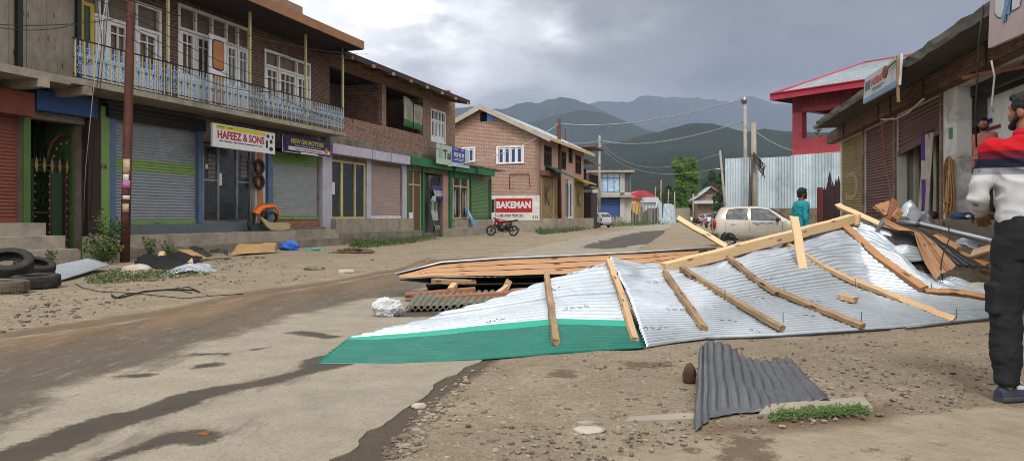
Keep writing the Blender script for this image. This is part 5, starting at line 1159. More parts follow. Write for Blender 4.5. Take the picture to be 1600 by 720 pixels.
# frame axes: x along the board 0..1, y outwards in metres (negative is outward), z 0..1
for_ = -1
mb = MB(qf); mb.prism([(0, 0), (1, 0.0), (1, 1.02), (.86, 1.05), (.66, .93), (.5, .99), (0, 1)], -.02, .02); bd = mb.part('board', M('torn_white_board', 'a6a8a6', .6, .15, 3, '7c6f60', .5, 4), sg)
MB(qf).prism([(0.01, .02), (.97, .02), (.93, .2), (.01, .17)], .021, .024).part('blue_band', M('faded_blue', '5b7f9f', .6, .2, 4), sg)
MB(qf).prism([(0.04, .45), (.2, .45), (.2, .8), (.04, .8)], .021, .025).part('printed_picture', M('print_dark', '4c4a58', .6, .5, 12), sg)
text(sg, qf, 'NUSRAT', .24, .58, .50, .78, .021, MT['sign_r'], bold=.05); MB(qf).prism([(.26, .36), (.62, .36), (.62, .40), (.26, .40)], .021, .024).prism([(.3, .29), (.55, .29), (.55, .32), (.3, .32)], .021, .024).part('print_line', MT['sign_k'], sg)
MB(qf).prism([(.64 + .07 * math.cos(t), .72 + .22 * math.sin(t)) for t in np.linspace(0, 2 * math.pi, 13)[:-1]], .022, .04).part('rust_hole', MT['rust'], sg)
mb = MB(); mb.beam(P(1404, 160, db + .05), P(1402.5, 88, db + .05), .045, .04, up=(0, 1, 0)); mb.part('post', MT['timber'], sg); MB().beam(P(1385, 108, 13.5), P(1402, 93, 12.8), .03, .03, up=(0, 1, 0), seed=2).part('brace', MT['timber'], sg)
sg = thing('hanging_signboard', 'large faded pink and white signboard hanging at the top right corner', 'sign', P(1560, 75, 7.9))
qf, wl_, hl_ = quadframe(P(1547, 76, 8.3), P(1640, 36, 6.6), P(1552, -50, 8.3)); MB(qf).prism([(0, 0), (1, 0), (1, 1), (0, 1)], -.02, .02).part('board', M('faded_pink_board', 'b09a96', .6, .15, 2.5, '8a8280', .5, 3), sg)
text(sg, qf, 'SM', .12, .95, .30, 1.25, .021, MT['sign_w'], bold=.05); text(sg, qf, 'SM', .10, .93, .28, 1.23, .0205, M('letter_shadow', '4c5560', .6), bold=.05, name='lettering_shadow', depth=.0003)
mb = MB(qf); mb.prism([(.30, .25), (.36, .22), (.42, .9), (.38, .92)], .03, .034); mb.prism([(.36, .3), (.42, .28), (.5, .85), (.46, .9)], .03, .034); mb.prism([(.28, .3), (.31, .2), (.52, .62), (.50, .7)], .035, .038); mb.part('blue_figure', M('printed_light_blue', '5d86ac', .5, .3, 8), sg)
# loose cables hanging from the slab
def wire(pts, r, mat, name='cable', label=None, group=None, cat='cable', loc=None):
    mb = MB(); mb.tube(pts, r, 5); return mb.solo(name, mat, label, cat, group)
def sag(a, b, s, n=14): a = Vector(a); b = Vector(b); return [a.lerp(b, i / n) - Vector((0, 0, s * 4 * (i / n) * (1 - i / n))) for i in range(n + 1)]
wire([P(1537, 8, 9.6), P(1530, 60, 9.6), P(1528, 110, 9.6), P(1524, 180, 9.6), P(1526, 230, 9.6)], .012, MT['cable'], label='thin black cable hanging from the slab edge in front of the shop wall')
wire([P(1549, 95, 9), P(1554, 120, 9), P(1551, 150, 9), P(1549, 165, 9), P(1552, 175, 9)], .012, MT['cable_w'], label='short pale cable end dangling below the shutter housing')
wire([P(1377, 187, 15.5), P(1400, 186, 14.8), P(1420, 176, 14), P(1443, 155, 12.8)], .022, MT['cable_w'], label='sagging pale pipe under the rusty shutter housing')
wire([P(1378, 188, 15), P(1381, 230, 15), P(1388, 280, 14.6), P(1394, 312, 14), P(1396, 345, 12)], .016, M('red_brown_cable', '7a4a38', .7), label='thin reddish cable drooping in front of the closed maroon shutter')
# ---------------------------------------------------------------- gate and spiked wooden fence at the end of the shops
fg = front(1262, 1315, 24.5, 0); gt = thing('wooden_gate', 'dark red brown plank gate with tall pointed pickets beside the ochre shutter', 'gate', fg.w(0, 0, 0)); mb = MB(fg); rr = random.Random(8)
pk_ = [(1288, 292), (1293, 285), (1296.5, 268), (1301, 284), (1306, 280), (1310, 276)]
u = 1284.5
for k, (u, v) in enumerate(pk_):
    w_ = .10; s = fg.S(u); z = fg.Z(u, v); mb.prism([(s - w_ / 2, .1), (s + w_ / 2, .1), (s + w_ / 2, z - .25), (s, z), (s - w_ / 2, z - .25)], -.02, .02 + .004 * k)
mb.part('picket', MT['maroon'], gt); mb = MB(fg); mb.box(fg.S(1286), fg.S(1311), -.09, -.03, .1, fg.Z(1298, 296)); mb.part('gate_board', M('gate_brown', '3e2622', .8, .3, 4), gt)
mb = MB(fg); mb.box(fg.S(1278.5), fg.S(1284), -.1, .1, 0, fg.Z(1281, 293)); mb.part('gate_post', M('red_gate_post', '5f2724', .7, .2, 3), gt)
# ---------------------------------------------------------------- tall corrugated fence on a stone wall
def ftop(s): return 3.75
dl_, dr_ = 34.0, 30.6; fp = Fr(0, 0, 0); fp.p = AT(1133, dl_); e_ = AT(1316, dr_); fp.t = (e_ - fp.p).normalized(); fp.n = Vector((fp.t.y, -fp.t.x, 0)); LF = (e_ - fp.p).length
fe_ = thing('corrugated_fence', 'tall pale corrugated metal fence on a low stone wall behind the beige car', 'fence', fp.w(LF / 2, 0, 0)); mb = MB(fp)
rr = random.Random(2); s = 0; k = 0
while s < LF - .1:
    w_ = min(.82, LF - s); z1_ = 3.72 + rr.uniform(-.03, .03); nn_ = 52
    rows = [[(s + w_ * j / nn_, .01 * (k % 2) + .013 * math.sin(j / nn_ * 2 * math.pi * 6.5), z) for j in range(nn_ + 1)] for z in (1.42, 2.4, z1_)]
    mb.grid(rows, k % 2, sm=False); s += w_ - .03; k += 1
o = mb.part('corrugated_sheet', [MT['galv_f'], galv('fence_sheet_b', 'a9b6ba', '869499', .25, .42)], fe_)
mb = MB(fp); mb.box(0, LF, -.25, .12, 0, 1.45); mb.part('stone_base', M('rubble_base', '6f6557', .95, .45, 5, '3d372e', .6, 4, bump=.8), fe_)
# ---------------------------------------------------------------- red house behind the fence
fr_ = Fr(0, 0, 0); pc = AT(1238, 37); fr_.p = pc; fr_.t = (AT(1330, 34.5) - pc).normalized(); fr_.n = Vector((fr_.t.y, -fr_.t.x, 0)); fS, fZ = fr_.S, fr_.Z
T = thing('red_house', 'red clad house with an open upper porch and a grey sheet roof edged in red', 'building', fr_.w(3, -3, 0))
zb, ztp = 4.15, 7.1; sE = 9.5
mb = MB(fr_); o0, o1 = fS(1253), fS(1314)
mb.box(0, o0, -.4, 0, zb, 6.6); mb.box(o0, o1, -.4, 0, zb, fZ(1280, 214)); mb.box(o1, sE, -.4, 0, zb, 6.6); mb.box(0, sE, -.4, 0, 6.25, ztp); mb.box(0, .35, -6, -.4, zb, 4.9); mb.box(0, .35, -6, -.4, 6.4, ztp); mb.box(0, .35, -6, -5.6, 4.9, 6.4)
mb.part('cladding', MT['redw'], T)
mb = MB(fr_)
rows = [[(.2 + j * .05, .03 + .018 * math.sin(j * 1.57), z) for j in range(int(sE / .05))] for z in (6.45, ztp - .1)]; mb.grid(rows, sm=False); mb.part('corrugated_band', M('dark_red_sheet', '84333a', .6, .2, 2), T)
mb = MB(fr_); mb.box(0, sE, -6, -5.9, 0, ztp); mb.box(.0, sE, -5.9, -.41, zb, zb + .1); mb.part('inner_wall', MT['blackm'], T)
MB(fr_).box(-.05, sE, -6, .1, 3.95, zb - .003).part('floor_slab', M('cream_slab', 'b0a68e', .8, .15, 2), T)
mb = MB(fr_); mb.box(.05, sE, -5.8, -.4, 0, 3.95); mb.part('ground_floor', MT['conc_d'], T)
# hipped roof
ex0, ex1, ey0, ey1 = -.30, sE + 1, 1.25, -8; zE = 7
zE = fZ(1215, 146, 1.4); yr_ = (ey0 + ey1) / 2; rz0 = (fS(1352, yr_), yr_, fZ(1352, 99, yr_)); rz1 = (fS(1352, yr_) + 3.5, yr_, rz0[2])
c = [(ex0, ey0, zE), (ex1, ey0, zE), (ex1, ey1, zE), (ex0, ey1, zE)]
mb = MB(fr_)
def slope(a, b, c_, d, n):
    a, b, c_, d = map(Vector, (a, b, c_, d)); rows = []; nv = (b - a).cross(d - a).normalized()
    if nv.z < 0: nv = -nv
    for f in (0, .5, 1):
        p, q = a.lerp(d, f), b.lerp(c_, f); rows.append([tuple(p.lerp(q, j / n) + nv * (.03 * math.sin(j * 1.57) * (1 if 0 < j < n else 0))) for j in range(n + 1)])
    mb.grid(rows, sm=False)
slope(c[0], c[1], rz1, rz0, 200); slope(c[1], c[2], rz1, rz1, 100); slope(c[2], c[3], rz0, rz1, 200); slope(c[3], c[0], rz0, rz0, 120)
rf = mb.part('roof', galv('weathered_roof_sheet', '858e92', '6a7276', .2, .5), T); rf.modifiers.new('s', 'SOLIDIFY').thickness = .03
mb = MB(fr_)
mb.box(ex0 - .06, ex1, ey0 + .003, ey0 + .07, zE - .28, zE + .04); mb.box(ex0 - .07, ex0 - .003, ey1, ey0, zE - .28, zE + .04); mb.tube([c[0], rz0], .09, 6); mb.tube([rz0, rz1], .09, 6); mb.tube([(ex0 - .04, ey0 + .09, zE + .02), (ex1, ey0 + .09, zE + .02)], .05, 5); mb.part('red_trim', MT['red'], rf)
MB(fr_).hexa([(ex0, ey0, zE - .27), (ex1, ey0, zE - .27), (ex1, 0.05, 7.0), (.0, 0.05, 7.0), (ex0, ey0, zE - .25), (ex1, ey0, zE - .25), (ex1, 0.05, 7.03), (0, 0.05, 7.03)]).part('soffit', M('dark_red_soffit', '3d1c1c', .8), rf)
MB(fr_).hexa([(ex0, ey1, zE - .27), (ex0, ey0, zE - .27), (0, .05, 7.0), (0, -6, 7.0), (ex0, ey1, zE - .25), (ex0, ey0, zE - .25), (0, .05, 7.03), (0, -6, 7.03)]).part('soffit', MT['maroon'], rf)
mb = MB(fr_); q = o0 + .55
for k in range(5): mb.ball((q + .16 * (k % 2), -.5 + .05 * k, 4.95 + .13 * k), (.14, .1, .09), 8, 6)
mb.tube([(q, -.5, 4.3), (q, -.5, 5.6)], .03, 5); mb.part('porch_clutter', MT['conc_l'], T)
# ---------------------------------------------------------------- trees
def leafmat(name, a, b, c):
    n = NT(name); f = n.noise(.9, 5, .7); g = n.noise(9, 3, .6); x = n.mix(n.ramp(f, .35, .65), C(a), C(b)); x = n.mix(n.ramp(g, .5, .75, 0, .6), x, C(c)); n.fin(x, .6, 0, .25)
    n.b.inputs['Subsurface Weight'].default_value = 0
    tr = n.N.new("ShaderNodeBsdfTranslucent"); n.L.new(x, tr.inputs[0]); ms = n.N.new("ShaderNodeMixShader"); ms.inputs[0].default_value = .3
    n.L.new(n.b.outputs[0], ms.inputs[1]); n.L.new(tr.outputs[0], ms.inputs[2]); n.L.new(ms.outputs[0], n.out.inputs[0]); return n.m
LEAF = leafmat('poplar_leaves', '496a26', '618032', '2e421b'); LEAF2 = leafmat('dark_leaves', '2a4420', '38542a', '1c3018'); GRASSM = leafmat('grass_blades', '4b6234', '5f733f', '38492a'); WEED = leafmat('weed_leaves', '36491f', '4b5c2a', '28361a')
BARK = M('bark', '5a4c3c', .95, .3, 4, bump=.5)
def leafcloud(mb, n, fn, size, rr):
    for _ in range(n):
        p = fn(rr); 
        if p is None: continue
        a = Vector((rr.gauss(0, 1), rr.gauss(0, 1), rr.gauss(0, 1))).normalized(); b = a.orthogonal().normalized(); s = size * rr.uniform(.6, 1.4)
        k = len(mb.v); mb.v += [p + a * s, p + b * s * .45, p - a * s, p - b * s * .45]; mb.face([k, k + 1, k + 2, k + 3])
def tree(name, label, cat, base, h, shape, n, size, mat, seed, trunk=.2, group=None, crown_lo=.12):
    """shape(f, ang): crown radius at height fraction f"""
    rr = random.Random(seed); t = thing(name, label, cat, base, group); mb = MB()
    mb.tube([base, base + Vector((rr.uniform(-.1, .1), 0, h * .4)), base + Vector((rr.uniform(-.2, .2), 0, h * .85))], [trunk, trunk * .7, trunk * .15], 8)
    cl_ = []
    for k in range(16):
        f = crown_lo + (.92 - crown_lo) * (k + .5) / 16; a = rr.uniform(0, 6.28); r_ = shape(f) * .75; mb.tube([base + Vector((0, 0, h * f * .8)), base + Vector((r_ * math.cos(a) * .6, r_ * math.sin(a) * .6, h * f * .95)), base + Vector((r_ * math.cos(a), r_ * math.sin(a), h * min(1, f * 1.08)))], [trunk * .3, trunk * .15, .02], 5)
    mb.part('trunk', BARK, t)
    for k in range(150):
        f = rr.uniform(crown_lo, .97); a = rr.uniform(0, 6.28); q = math.sqrt(rr.random()) * .9; r_ = shape(f) * q
        cl_.append((base + Vector((r_ * math.cos(a), r_ * math.sin(a), h * f)), max(.25, shape(f) * rr.uniform(.16, .36))))
    def fn(r): 
        c, s = r.choice(cl_); d = Vector((r.gauss(0, 1), r.gauss(0, 1), r.gauss(0, 1.3))); d.normalize(); return c + d * s * r.uniform(.35, 1.1)
    mb = MB(); leafcloud(mb, n, fn, size, rr); mb.part('crown', mat, t); return t
b = AT(1071, 150); tree('poplar_tree', 'tall dense bright green poplar standing beyond the bend of the road', 'tree', b, 13.8, lambda f: 2.5 * (.88 + .22 * math.sin(min(1, f * 1.15) * 2.6)) * (1 if f < .84 else max(.25, 1 - ((f - .84) / .18) ** 2.0)), 24000, .2, LEAF, 3, .35, crown_lo=.06)
def rnd_shape(w): return lambda f: w * math.sin(math.pi * min(1, max(.02, f)) ** .8)
for i, (u, d, h, w_, lab) in enumerate(((1112, 170, 12, 4.2, 'dark round tree between the poplar and the stepped roof house'), (1045, 175, 8.5, 4, 'low dark tree left of the tall poplar'), (1030, 190, 8, 4.5, 'dark bushy tree behind the leaning sheet fence'), (1134, 120, 6.5, 2.4, 'dark tree beside the far end of the corrugated fence'), (1128, 160, 11, 3.5, 'dark tree behind the stepped roof house'), (1060, 210, 9, 5, 'dim tree behind the foot of the poplar'), (1010, 230, 8, 7, 'dark tree mass behind the red roof'))):
    tree('tree', lab, 'tree', AT(u, d), h, rnd_shape(w_), 4500, .24, LEAF2, 20 + i, .2, 'trees beyond the road')
# ---------------------------------------------------------------- poles and wires
def pole(label, pts, r, mat, name='utility_pole', arms=(), cat='pole'):
    t = thing(name, label, cat, (pts[0][0], pts[0][1], 0)); MB().tube(pts, r, 8).part('shaft', mat, t)
    if arms:
        for a, b, w_ in arms: MB().tube([a, b], w_, 5).part('bracket', MT['steel'], t)
    return t
p1 = pole('rust brown steel pole with torn posters in front of the slate blue shutter', [AT(195, 17.9, -.1), AT(198, 17.9, 2.0), AT(205, 17.9, 6.6), AT(207, 17.9, 9)], [.115, .11, .10, .09], MT['rustpole'])
mb = MB()
def patch_on(zc, h, col, a0, a1, r=.117):
    rows = [[(AT(197.5 + (z / 9) * 9, 17.9, z) + Vector((r * math.cos(t), r * math.sin(t), 0)))[:] for t in np.linspace(a0, a1, 7)] for z in (zc - h / 2, zc, zc + h / 2)]
    o = MB(); o.grid(rows); o = o.part('torn_poster', col, p1); o.modifiers.new('s', 'SOLIDIFY').thickness = .003
tp = M('torn_paper', 'a58f70', .9, .5, 12); tp2 = M('torn_paper_white', 'b5b3ad', .9, .4, 12)
patch_on(2.28, .40, tp, -2.6, -.7); patch_on(2.02, .18, tp2, -2.2, -.9, .119); patch_on(1.87, .18, M('pink_paper', 'b0668c', .9, .2, 8), -2.8, -.6, .12); patch_on(1.55, .1, tp2, -2.4, -.6); patch_on(1.30, .2, tp, -2.2, -.8)
pole('tall galvanised steel pole behind the corrugated fence carrying two white wires', [AT(1166, 37, 0), AT(1164, 37, 6.9)], [.11, .09], MT['polew'], arms=((P(1163, 151, 37), P(1163, 162, 37), .14), (P(1158, 190, 37), P(1166, 190, 37), .05), (P(1158, 155, 37), P(1167, 155, 37), .05)))
pole('shorter grey pole in front of the corrugated fence with a tangle of cables', [AT(1179, 31.3, 0), AT(1177.5, 31.3, 5.05)], [.13, .11], MT['conc_l'])
t = thing('cable_tangle', 'brown tangle of cables wound on the shorter grey pole', 'cable', P(1180, 248, 31)); rr = random.Random(6); mb = MB()
for k in range(12): mb.tube([P(1177 + rr.uniform(-6, 6), 240 + rr.uniform(-3, 3), 31.1 - .02 * k), P(1183 + rr.uniform(-4, 8), 252 + rr.uniform(-6, 6), 31.05 - .02 * k), P(1190 + rr.uniform(-6, 6), 262 + rr.uniform(-6, 6), 31), P(1196 - rr.uniform(0, 6), 274 + rr.uniform(-14, 4), 31)], .02, 4)
for k in range(3): mb.tube([P(1172 + 3 * k, 245, 31.1), P(1171 + 2 * k, 280, 31.1), P(1170 + 2 * k, 322, 31.1)], .025, 4)
mb.part('strands', M('cable_brownish', '4a4038', .8), t)
pole('slim leaning white pole at the left end of the corrugated fence', [AT(1138, 33, 0), P(1125, 235, 33)], [.07, .05], MT['polew'], arms=((P(1117, 264, 33), P(1132, 266, 33), .05),))
pole('rusty lattice pole in front of the pink plastered house', [AT(874.5, 57, 0), AT(873.5, 57, 8.6)], [.17, .13], MT['rustpole'], arms=((P(876, 232, 57), P(893, 226, 57), .05), (P(867, 222, 57), P(881, 222, 57), .05), (P(868, 194, 57), P(880, 194, 57), .04)))
pole('pale wooden pole beside the narrow balcony house', [AT(936, 76, -.1), AT(937, 76, 9.4)], [.15, .11], MT['polew'], arms=((P(930, 234, 76), P(943, 236, 76), .06), (P(936, 226, 76), P(942, 232, 76), .12)))
for i, (u, v, d, tip) in enumerate(((1032, 281, 118, 1033), (1042, 296, 125, 1045), (1024, 292, 122, 1024), (1055, 300, 118, 1054), (1083, 303, 110, 1083))):
    pole(('tallest thin wooden pole behind the leaning sheets', 'thin pole leaning right beside the far sheets', 'thin brown pole over the plank fence', 'white lamp pole left of the poplar', 'pale post at the right foot of the poplar')[i], [AT(u, d, 0), P(tip, v, d)], .09, MT['polew'] if i > 2 else MT['timber'])
pt = P(1163, 155, 37); pm = P(1162, 190, 37)
def W_(a, b, s, r, lab, m=MT['cable_w']): return wire(sag(a, b, s), r, m, 'overhead_wire', lab, 'overhead wires', 'wire')
W_(P(874, 193, 57), pt, .55, .030, 'upper pale wire from the rusty pole to the tall steel pole'); W_(P(874, 193, 57), P(700, 260, 38), .5, .022, 'pale wire running from the rusty pole down across the gable wall')
W_(P(938, 219, 76), pm, .7, .030, 'lower pale wire from the pale pole to the tall steel pole'); W_(P(874, 222, 57), P(938, 219, 76), .2, .025, 'short pale wire joining the rusty pole and the pale pole')
W_(P(940, 224, 76), P(1125, 240, 33), 1.4, .010, 'thin grey wire crossing in front of the green hill'); W_(P(940, 232, 76), P(1119, 264, 33), 1.1, .010, 'second thin grey wire crossing the green hill above the poplar')
W_(pm, P(1240, 236, 36.4), .2, .02, 'thin wire from the tall steel pole to the red house')
# wires across the balcony building
for i, (a, b, s_) in enumerate(((P(-60, -90, 9), P(575, 85, 30), .35), (P(150, 0, 16), P(540, 100, 28), .3), (P(-20, 38, 13), P(205, 25, 17.8), .1), (P(205, 25, 17.8), P(600, 140, 33), .8), (P(207, 45, 17.8), P(700, 235, 38.5), .5), (P(205, 60, 17.8), P(450, 140, 24), .5), (P(-10, 42, 14), P(120, 38, 17), .1))):
    W_(a, b, s_, .009, ('black wire from the top left corner to the roof corner of the balcony building', 'black wire under the balcony roof', 'black wire from the board house to the rust brown pole', 'sagging black wire from the rust brown pole to the verandah', 'lowest black wire running along the balcony to the Tai board', 'short slack black wire over the white balcony door', 'short black wire across the grey boards')[i], MT['cable'])
for k, (u0_, u1_, ub) in enumerate(((166, 150, 128), (170, 160, 132), (152, 155, 139))):
    wire([P(u0_, 0, 17.3), P(u1_ + 4, 70, 17.2), P(u1_ - 4, 140, 17.0), P(ub + 6, 260, 18), P(ub + 2, 345, 18.5)], .008, MT['cable'] if k else MT['cable_w'], 'drop_cable', ('pale drop cable hanging in front of the balcony', 'black drop cable to the passage pillar', 'black drop cable nearest the green pillar')[k], 'drop cables')
# ---------------------------------------------------------------- corrugated sheets laid as bent patches
def lerpl(pl, f):
    f = min(max(f, 0), 1) * (len(pl) - 1); i = min(int(f), len(pl) - 2); return Vector(pl[i]).lerp(Vector(pl[i + 1]), f - i)
def ctrl(rows):
    """rows: [(w, [points])] -> surface function (a, w), smooth across w"""
    ws = [r[0] for r in rows]
    def f(a, w_):
        i = 0
        while i < len(ws) - 2 and w_ > ws[i + 1]: i += 1
        t = (w_ - ws[i]) / (ws[i + 1] - ws[i]); return lerpl(rows[i][1], a).lerp(lerpl(rows[i + 1][1], a), t)
    return f
def smooth_fn(f, ra=.04, rw=.05):
    def g(a, w_):
        s = Vector((0, 0, 0)); c = 0
        for da in (-ra, 0, ra):
            for dw in (-rw, 0, rw):
                aa = min(1, max(0, a + da)); ww = min(1, max(0, w_ + dw)); s += f(aa, ww) * 1.0; c += 1
        q = s / c; b = f(a, w_); e = min(a, 1 - a, .06) / .06 * min(w_, 1 - w_, .06) / .06
        return b.lerp(q, max(0, min(1, e)))
    return g
def sheet(f, w0, w1, a0, a1, na, waves, per=6, amp=.011, lift=0.0, crump=0.0, seed=0, ridge='a', jag=0.0, up=None):
    """grid of points; ridge 'a': ridges run along a (waves counted over w0..w1); 'w': the other way"""
    nw = int(waves * per) if ridge == 'a' else na; nn = na if ridge == 'a' else int(waves * per); rows = []; rr = random.Random(seed)
    js = [rr.uniform(-jag, jag) for _ in range(nw + 1)]; js2 = [rr.uniform(-jag, jag) for _ in range(nw + 1)]
    for i in range(nw + 1):
        w_ = w0 + (w1 - w0) * i / nw; row = []
        for j in range(nn + 1):
            A0 = a0 + js[i // per * per if ridge == 'a' else 0] ; a = A0 + (a1 - A0) * j / nn; e = .004
            p = f(a, w_); ta = f(min(1, a + e), w_) - f(max(0, a - e), w_); tw = f(a, min(1, w_ + e)) - f(a, max(0, w_ - e))
            nv = ta.cross(tw); nv = nv.normalized() if nv.length > 1e-9 else Vector((0, 0, 1))
            if nv.dot(up or Vector((0, -.6, 1))) < 0: nv = -nv
            ph = (i / per if ridge == 'a' else j / per) * 2 * math.pi
            d = amp * (1.9 * abs(math.sin(ph / 2)) ** .8 - 1) + lift
            if crump: d += crump * fbm(p.x, p.y + p.z, 2.5, 3) * .5
            q = p + nv * d; q.z = max(q.z, .006 + .002 * math.sin(ph)); row.append(tuple(q))
        rows.append(row)
    return rows
def thin(o, t=.0025): m = o.modifiers.new('solid', 'SOLIDIFY'); m.thickness = t; m.offset = 0; return o
def bvh_of(mbs):
    v = []; f = []
    for m in mbs:
        n = len(v); v += m.v; f += [[n + i for i in q] for q in m.f]
    return BVHTree.FromPolygons(v, f)
CAMV = Vector((0, 0, HC))
def on(tree_, u, v, lift=.0, fb=None):
    d = (P(u, v, 1) - CAMV).normalized(); h = tree_.ray_cast(CAMV, d)
    if h[0] is None:      # the spot lies just off the sheets: keep the depth of the nearest one
        for k in range(1, 60):
            for du, dv in ((0, k), (-k, 0), (k, 0), (0, -k), (-k, k)):
                e = (P(u + du, v + dv, 1) - CAMV).normalized(); g_ = tree_.ray_cast(CAMV, e)
                if g_[0] is not None:
                    q = P(u, v, g_[0].y); return q + Vector((0, 0, lift * .7)), Vector((0, -.4, 1)).normalized()
        return P(u, v, 8.5), Vector((0, -.4, 1)).normalized()
    nn = h[1] if h[1].dot(Vector((0, -.5, 1))) > 0 else -h[1]; return h[0] + nn * lift, nn
wreck = thing('collapsed_roof', 'collapsed corrugated roof with a green edge and timber battens sprawled across the road', 'roof wreck', G(1060, 520))
crease = [P(1008, 543.5, 6.15), P(990, 505, 6.7), P(968, 457, 7.5), P(948, 412, 8.2)]
topA = [P(546, 529, 6.3), P(600, 515, 6.55), P(642, 505, 6.8), P(750, 478, 7.2), P(851, 443, 7.75), P(940, 416, 8.1)]
botA = [G(495, 567, .012), G(620, 566, .012), G(750, 560, .015), G(870, 551, .02), P(1008, 543.5, 6.15)]
row29 = [P(541, 533, 6.22), P(650, 527, 6.26), P(760, 517, 6.36), P(870, 508, 6.5), lerpl(crease, .28)]
row35 = [P(546, 529, 6.3), P(650, 521, 6.40), P(760, 509, 6.50), P(870, 499, 6.65), lerpl(crease, .35)]
fA0 = ctrl([(0, botA), (.28, row29), (.35, row35)])
def fA(a, w_):
    if w_ <= .35: return fA0(a, w_)
    g = (w_ - .35) / .65; l_ = lerpl(topA, g); r_ = lerpl(crease, w_)
    b = lerpl(row35, a); q = l_.lerp(r_, a)
    chord = row35[0].lerp(row35[-1], a); return q + (b - chord) * (1 - g)
mbs = []
def addsheet(rows, name, mat, par, sm=True, t=.0025, lab=None):
    m = MB(); m.grid(rows, sm=sm); mbs.append(m); return thin(m.part(name, mat, par, lab), t)
addsheet(sheet(fA, 0, .285, 0, 1, 60, 9, amp=.015, crump=.02, seed=1), 'green_sheet', MT['teal'], wreck, lab='dark teal green corrugated edge sheet')
addsheet(sheet(fA, .275, .355, 0, 1, 60, 2, amp=.004, lift=.010, seed=2), 'edge_flashing', MT['teal_l'], wreck, lab='bright turquoise flashing strip')
addsheet(sheet(fA, .345, .66, 0, 1, 60, 8, per=8, amp=.017, lift=.002, crump=.0, seed=3, jag=.035), 'metal_sheet', MT['galv'], wreck)
addsheet(sheet(fA, .65, .995, .0, 1, 50, 8, per=8, amp=.017, lift=.024, crump=.0, seed=4, jag=.03), 'metal_sheet', MT['galv'], wreck)
# right field
bB = [P(1010, 541, 6.16), G(1060, 534, .01), G(1110, 528, .01), G(1220, 524, .01), G(1350, 516, .01), G(1440, 508, .01), G(1500, 502, .01), G(1556, 496, .01)]
fBm = [P(982, 470, 7.25), P(1050, 474, 7.3), P(1120, 480, 7.35), P(1212, 464, 7.9), P(1342, 447, 8.6), P(1420, 453, 8.4), P(1475, 464, 8.3), P(1556, 474, 8.3)]
tB = [P(948, 408, 8.25), P(1010, 424, 8.5), P(1130, 402, 9.3), P(1225, 377, 9.8), P(1316, 350, 10.3), P(1375, 372, 9.9), P(1440, 432, 9.2), P(1556, 458, 8.9)]
hB = [a.lerp(b, .5) + Vector((0, 0, s)) for a, b, s in zip(fBm, tB, (0, .01, .04, .05, .06, .06, .01, 0))]
fB = smooth_fn(ctrl([(0, bB), (.42, fBm), (.7, hB), (1, tB)]))
seams = [0, .17, .34, .52, .72, 1.0]
for k in range(5):
    addsheet(sheet(fB, seams[k] - (.012 if k else 0), seams[k + 1], 0, 1, 80, 7, per=8, amp=.016, lift=.012 * k, crump=(.0, .0, .01, .03, .09)[k], seed=10 + k), 'metal_sheet', MT['galv'], wreck)
TB = bvh_of(mbs)
# dark folded lip along the lower edge
mb = MB(); mb.tube([G(1105, 529, .012), G(1220, 525, .012), G(1390, 514, .015)], .013, 5); mb.tube([G(1415, 512, .02), G(1500, 503, .02), G(1556, 498, .02)], .015, 5); mb.part('folded_lip', MT['galv_d'], wreck)
# battens nailed to the sheets
sd = 100
def batten(px, mat='timber', w_=.075, h=.055, lift=.012, par=wreck, name='batten', splint=.0, **k):
    global sd
    pts = []; w_ *= .84; h *= .9
    for u, v in px: p, nn = on(TB, u, v, lift + h / 2); pts.append((p, nn))
    mb = MB()
    for (p, n1_), (q, n2_) in zip(pts[:-1], pts[1:]):
        sd += 1; d = (q - p).normalized() * (.02 if len(pts) > 2 else 0); mb.beam(p - d * (p is not pts[0][0]), q + d * (q is not pts[-1][0]), w_, h, up=(n1_ + n2_) / 2, seed=sd, seg=7, jit=.004, rough_ends=.012, **k)
    return mb.part(name, MT[mat], par)
batten([(854, 432), (860, 480), (866, 538)], 'timber', .07)
batten([(951, 410), (970, 465), (989, 532)], 'pine', .07)
batten([(1036, 427), (1066, 470), (1096, 514)], 'timber', .075)
batten([(1064, 424), (1140, 470), (1222, 519)], 'timber', .08)
batten([(1136, 404), (1172, 436), (1212, 462)], 'timber', .08); batten([(1196, 452), (1268, 482), (1345, 513)], 'timber', .09)
batten([(1222, 380), (1282, 418), (1340, 447)], 'pine', .08); batten([(1332, 442), (1400, 468), (1484, 499)], 'pine', .095)
batten([(1313, 352), (1375, 404), (1443, 457)], 'pine_o', .11, .07); batten([(1443, 456), (1500, 462), (1556, 470)], 'pine_o', .075, .06)
# nails standing up
mb = MB()
for u, v in ((1131, 470), (1222, 490 + 18), (1222, 462), (1335, 448 + 4), (1343, 505), (1454, 462 - 4), (1490, 498)):
    p, nn = on(TB, u, v, .03); p = p or P(u, v, 8); mb.tube([p, p + Vector((0, 0, .10))], .0035, 4)
mb.part('nail', MT['black'], wreck)
# stamped marks
mb = MB(); rr = random.Random(17)
for u, v, l_ in ((760, 503, 34), (880, 484, 42), (862, 452, 16), (1010, 440, 36), (1040, 483, 34), (1005, 512, 40), (1190, 434, 26), (1168, 465, 30), (1125, 500, 30), (1265, 470, 24), (1255, 492, 22), (1345, 453, 40), (1490, 492, 26), (1170, 516, 20)):
    k = int(l_ / 2.2); pts = []
    for i in range(k):
        p, nn = on(TB, u + i * 2.2, v - i * (.35 if u < 1000 else -.1) + rr.uniform(-2.4, 2.4), .006)
        if p is not None and i % 5 != 4: pts.append(p)
        else:
            if len(pts) > 1: mb.tube(pts, .0028, 3)
            pts = []
    if len(pts) > 1: mb.tube(pts, .0028, 3)
mb.part('stamp_mark', M('grey_ink', '4c5660', .7, bump=0), wreck)
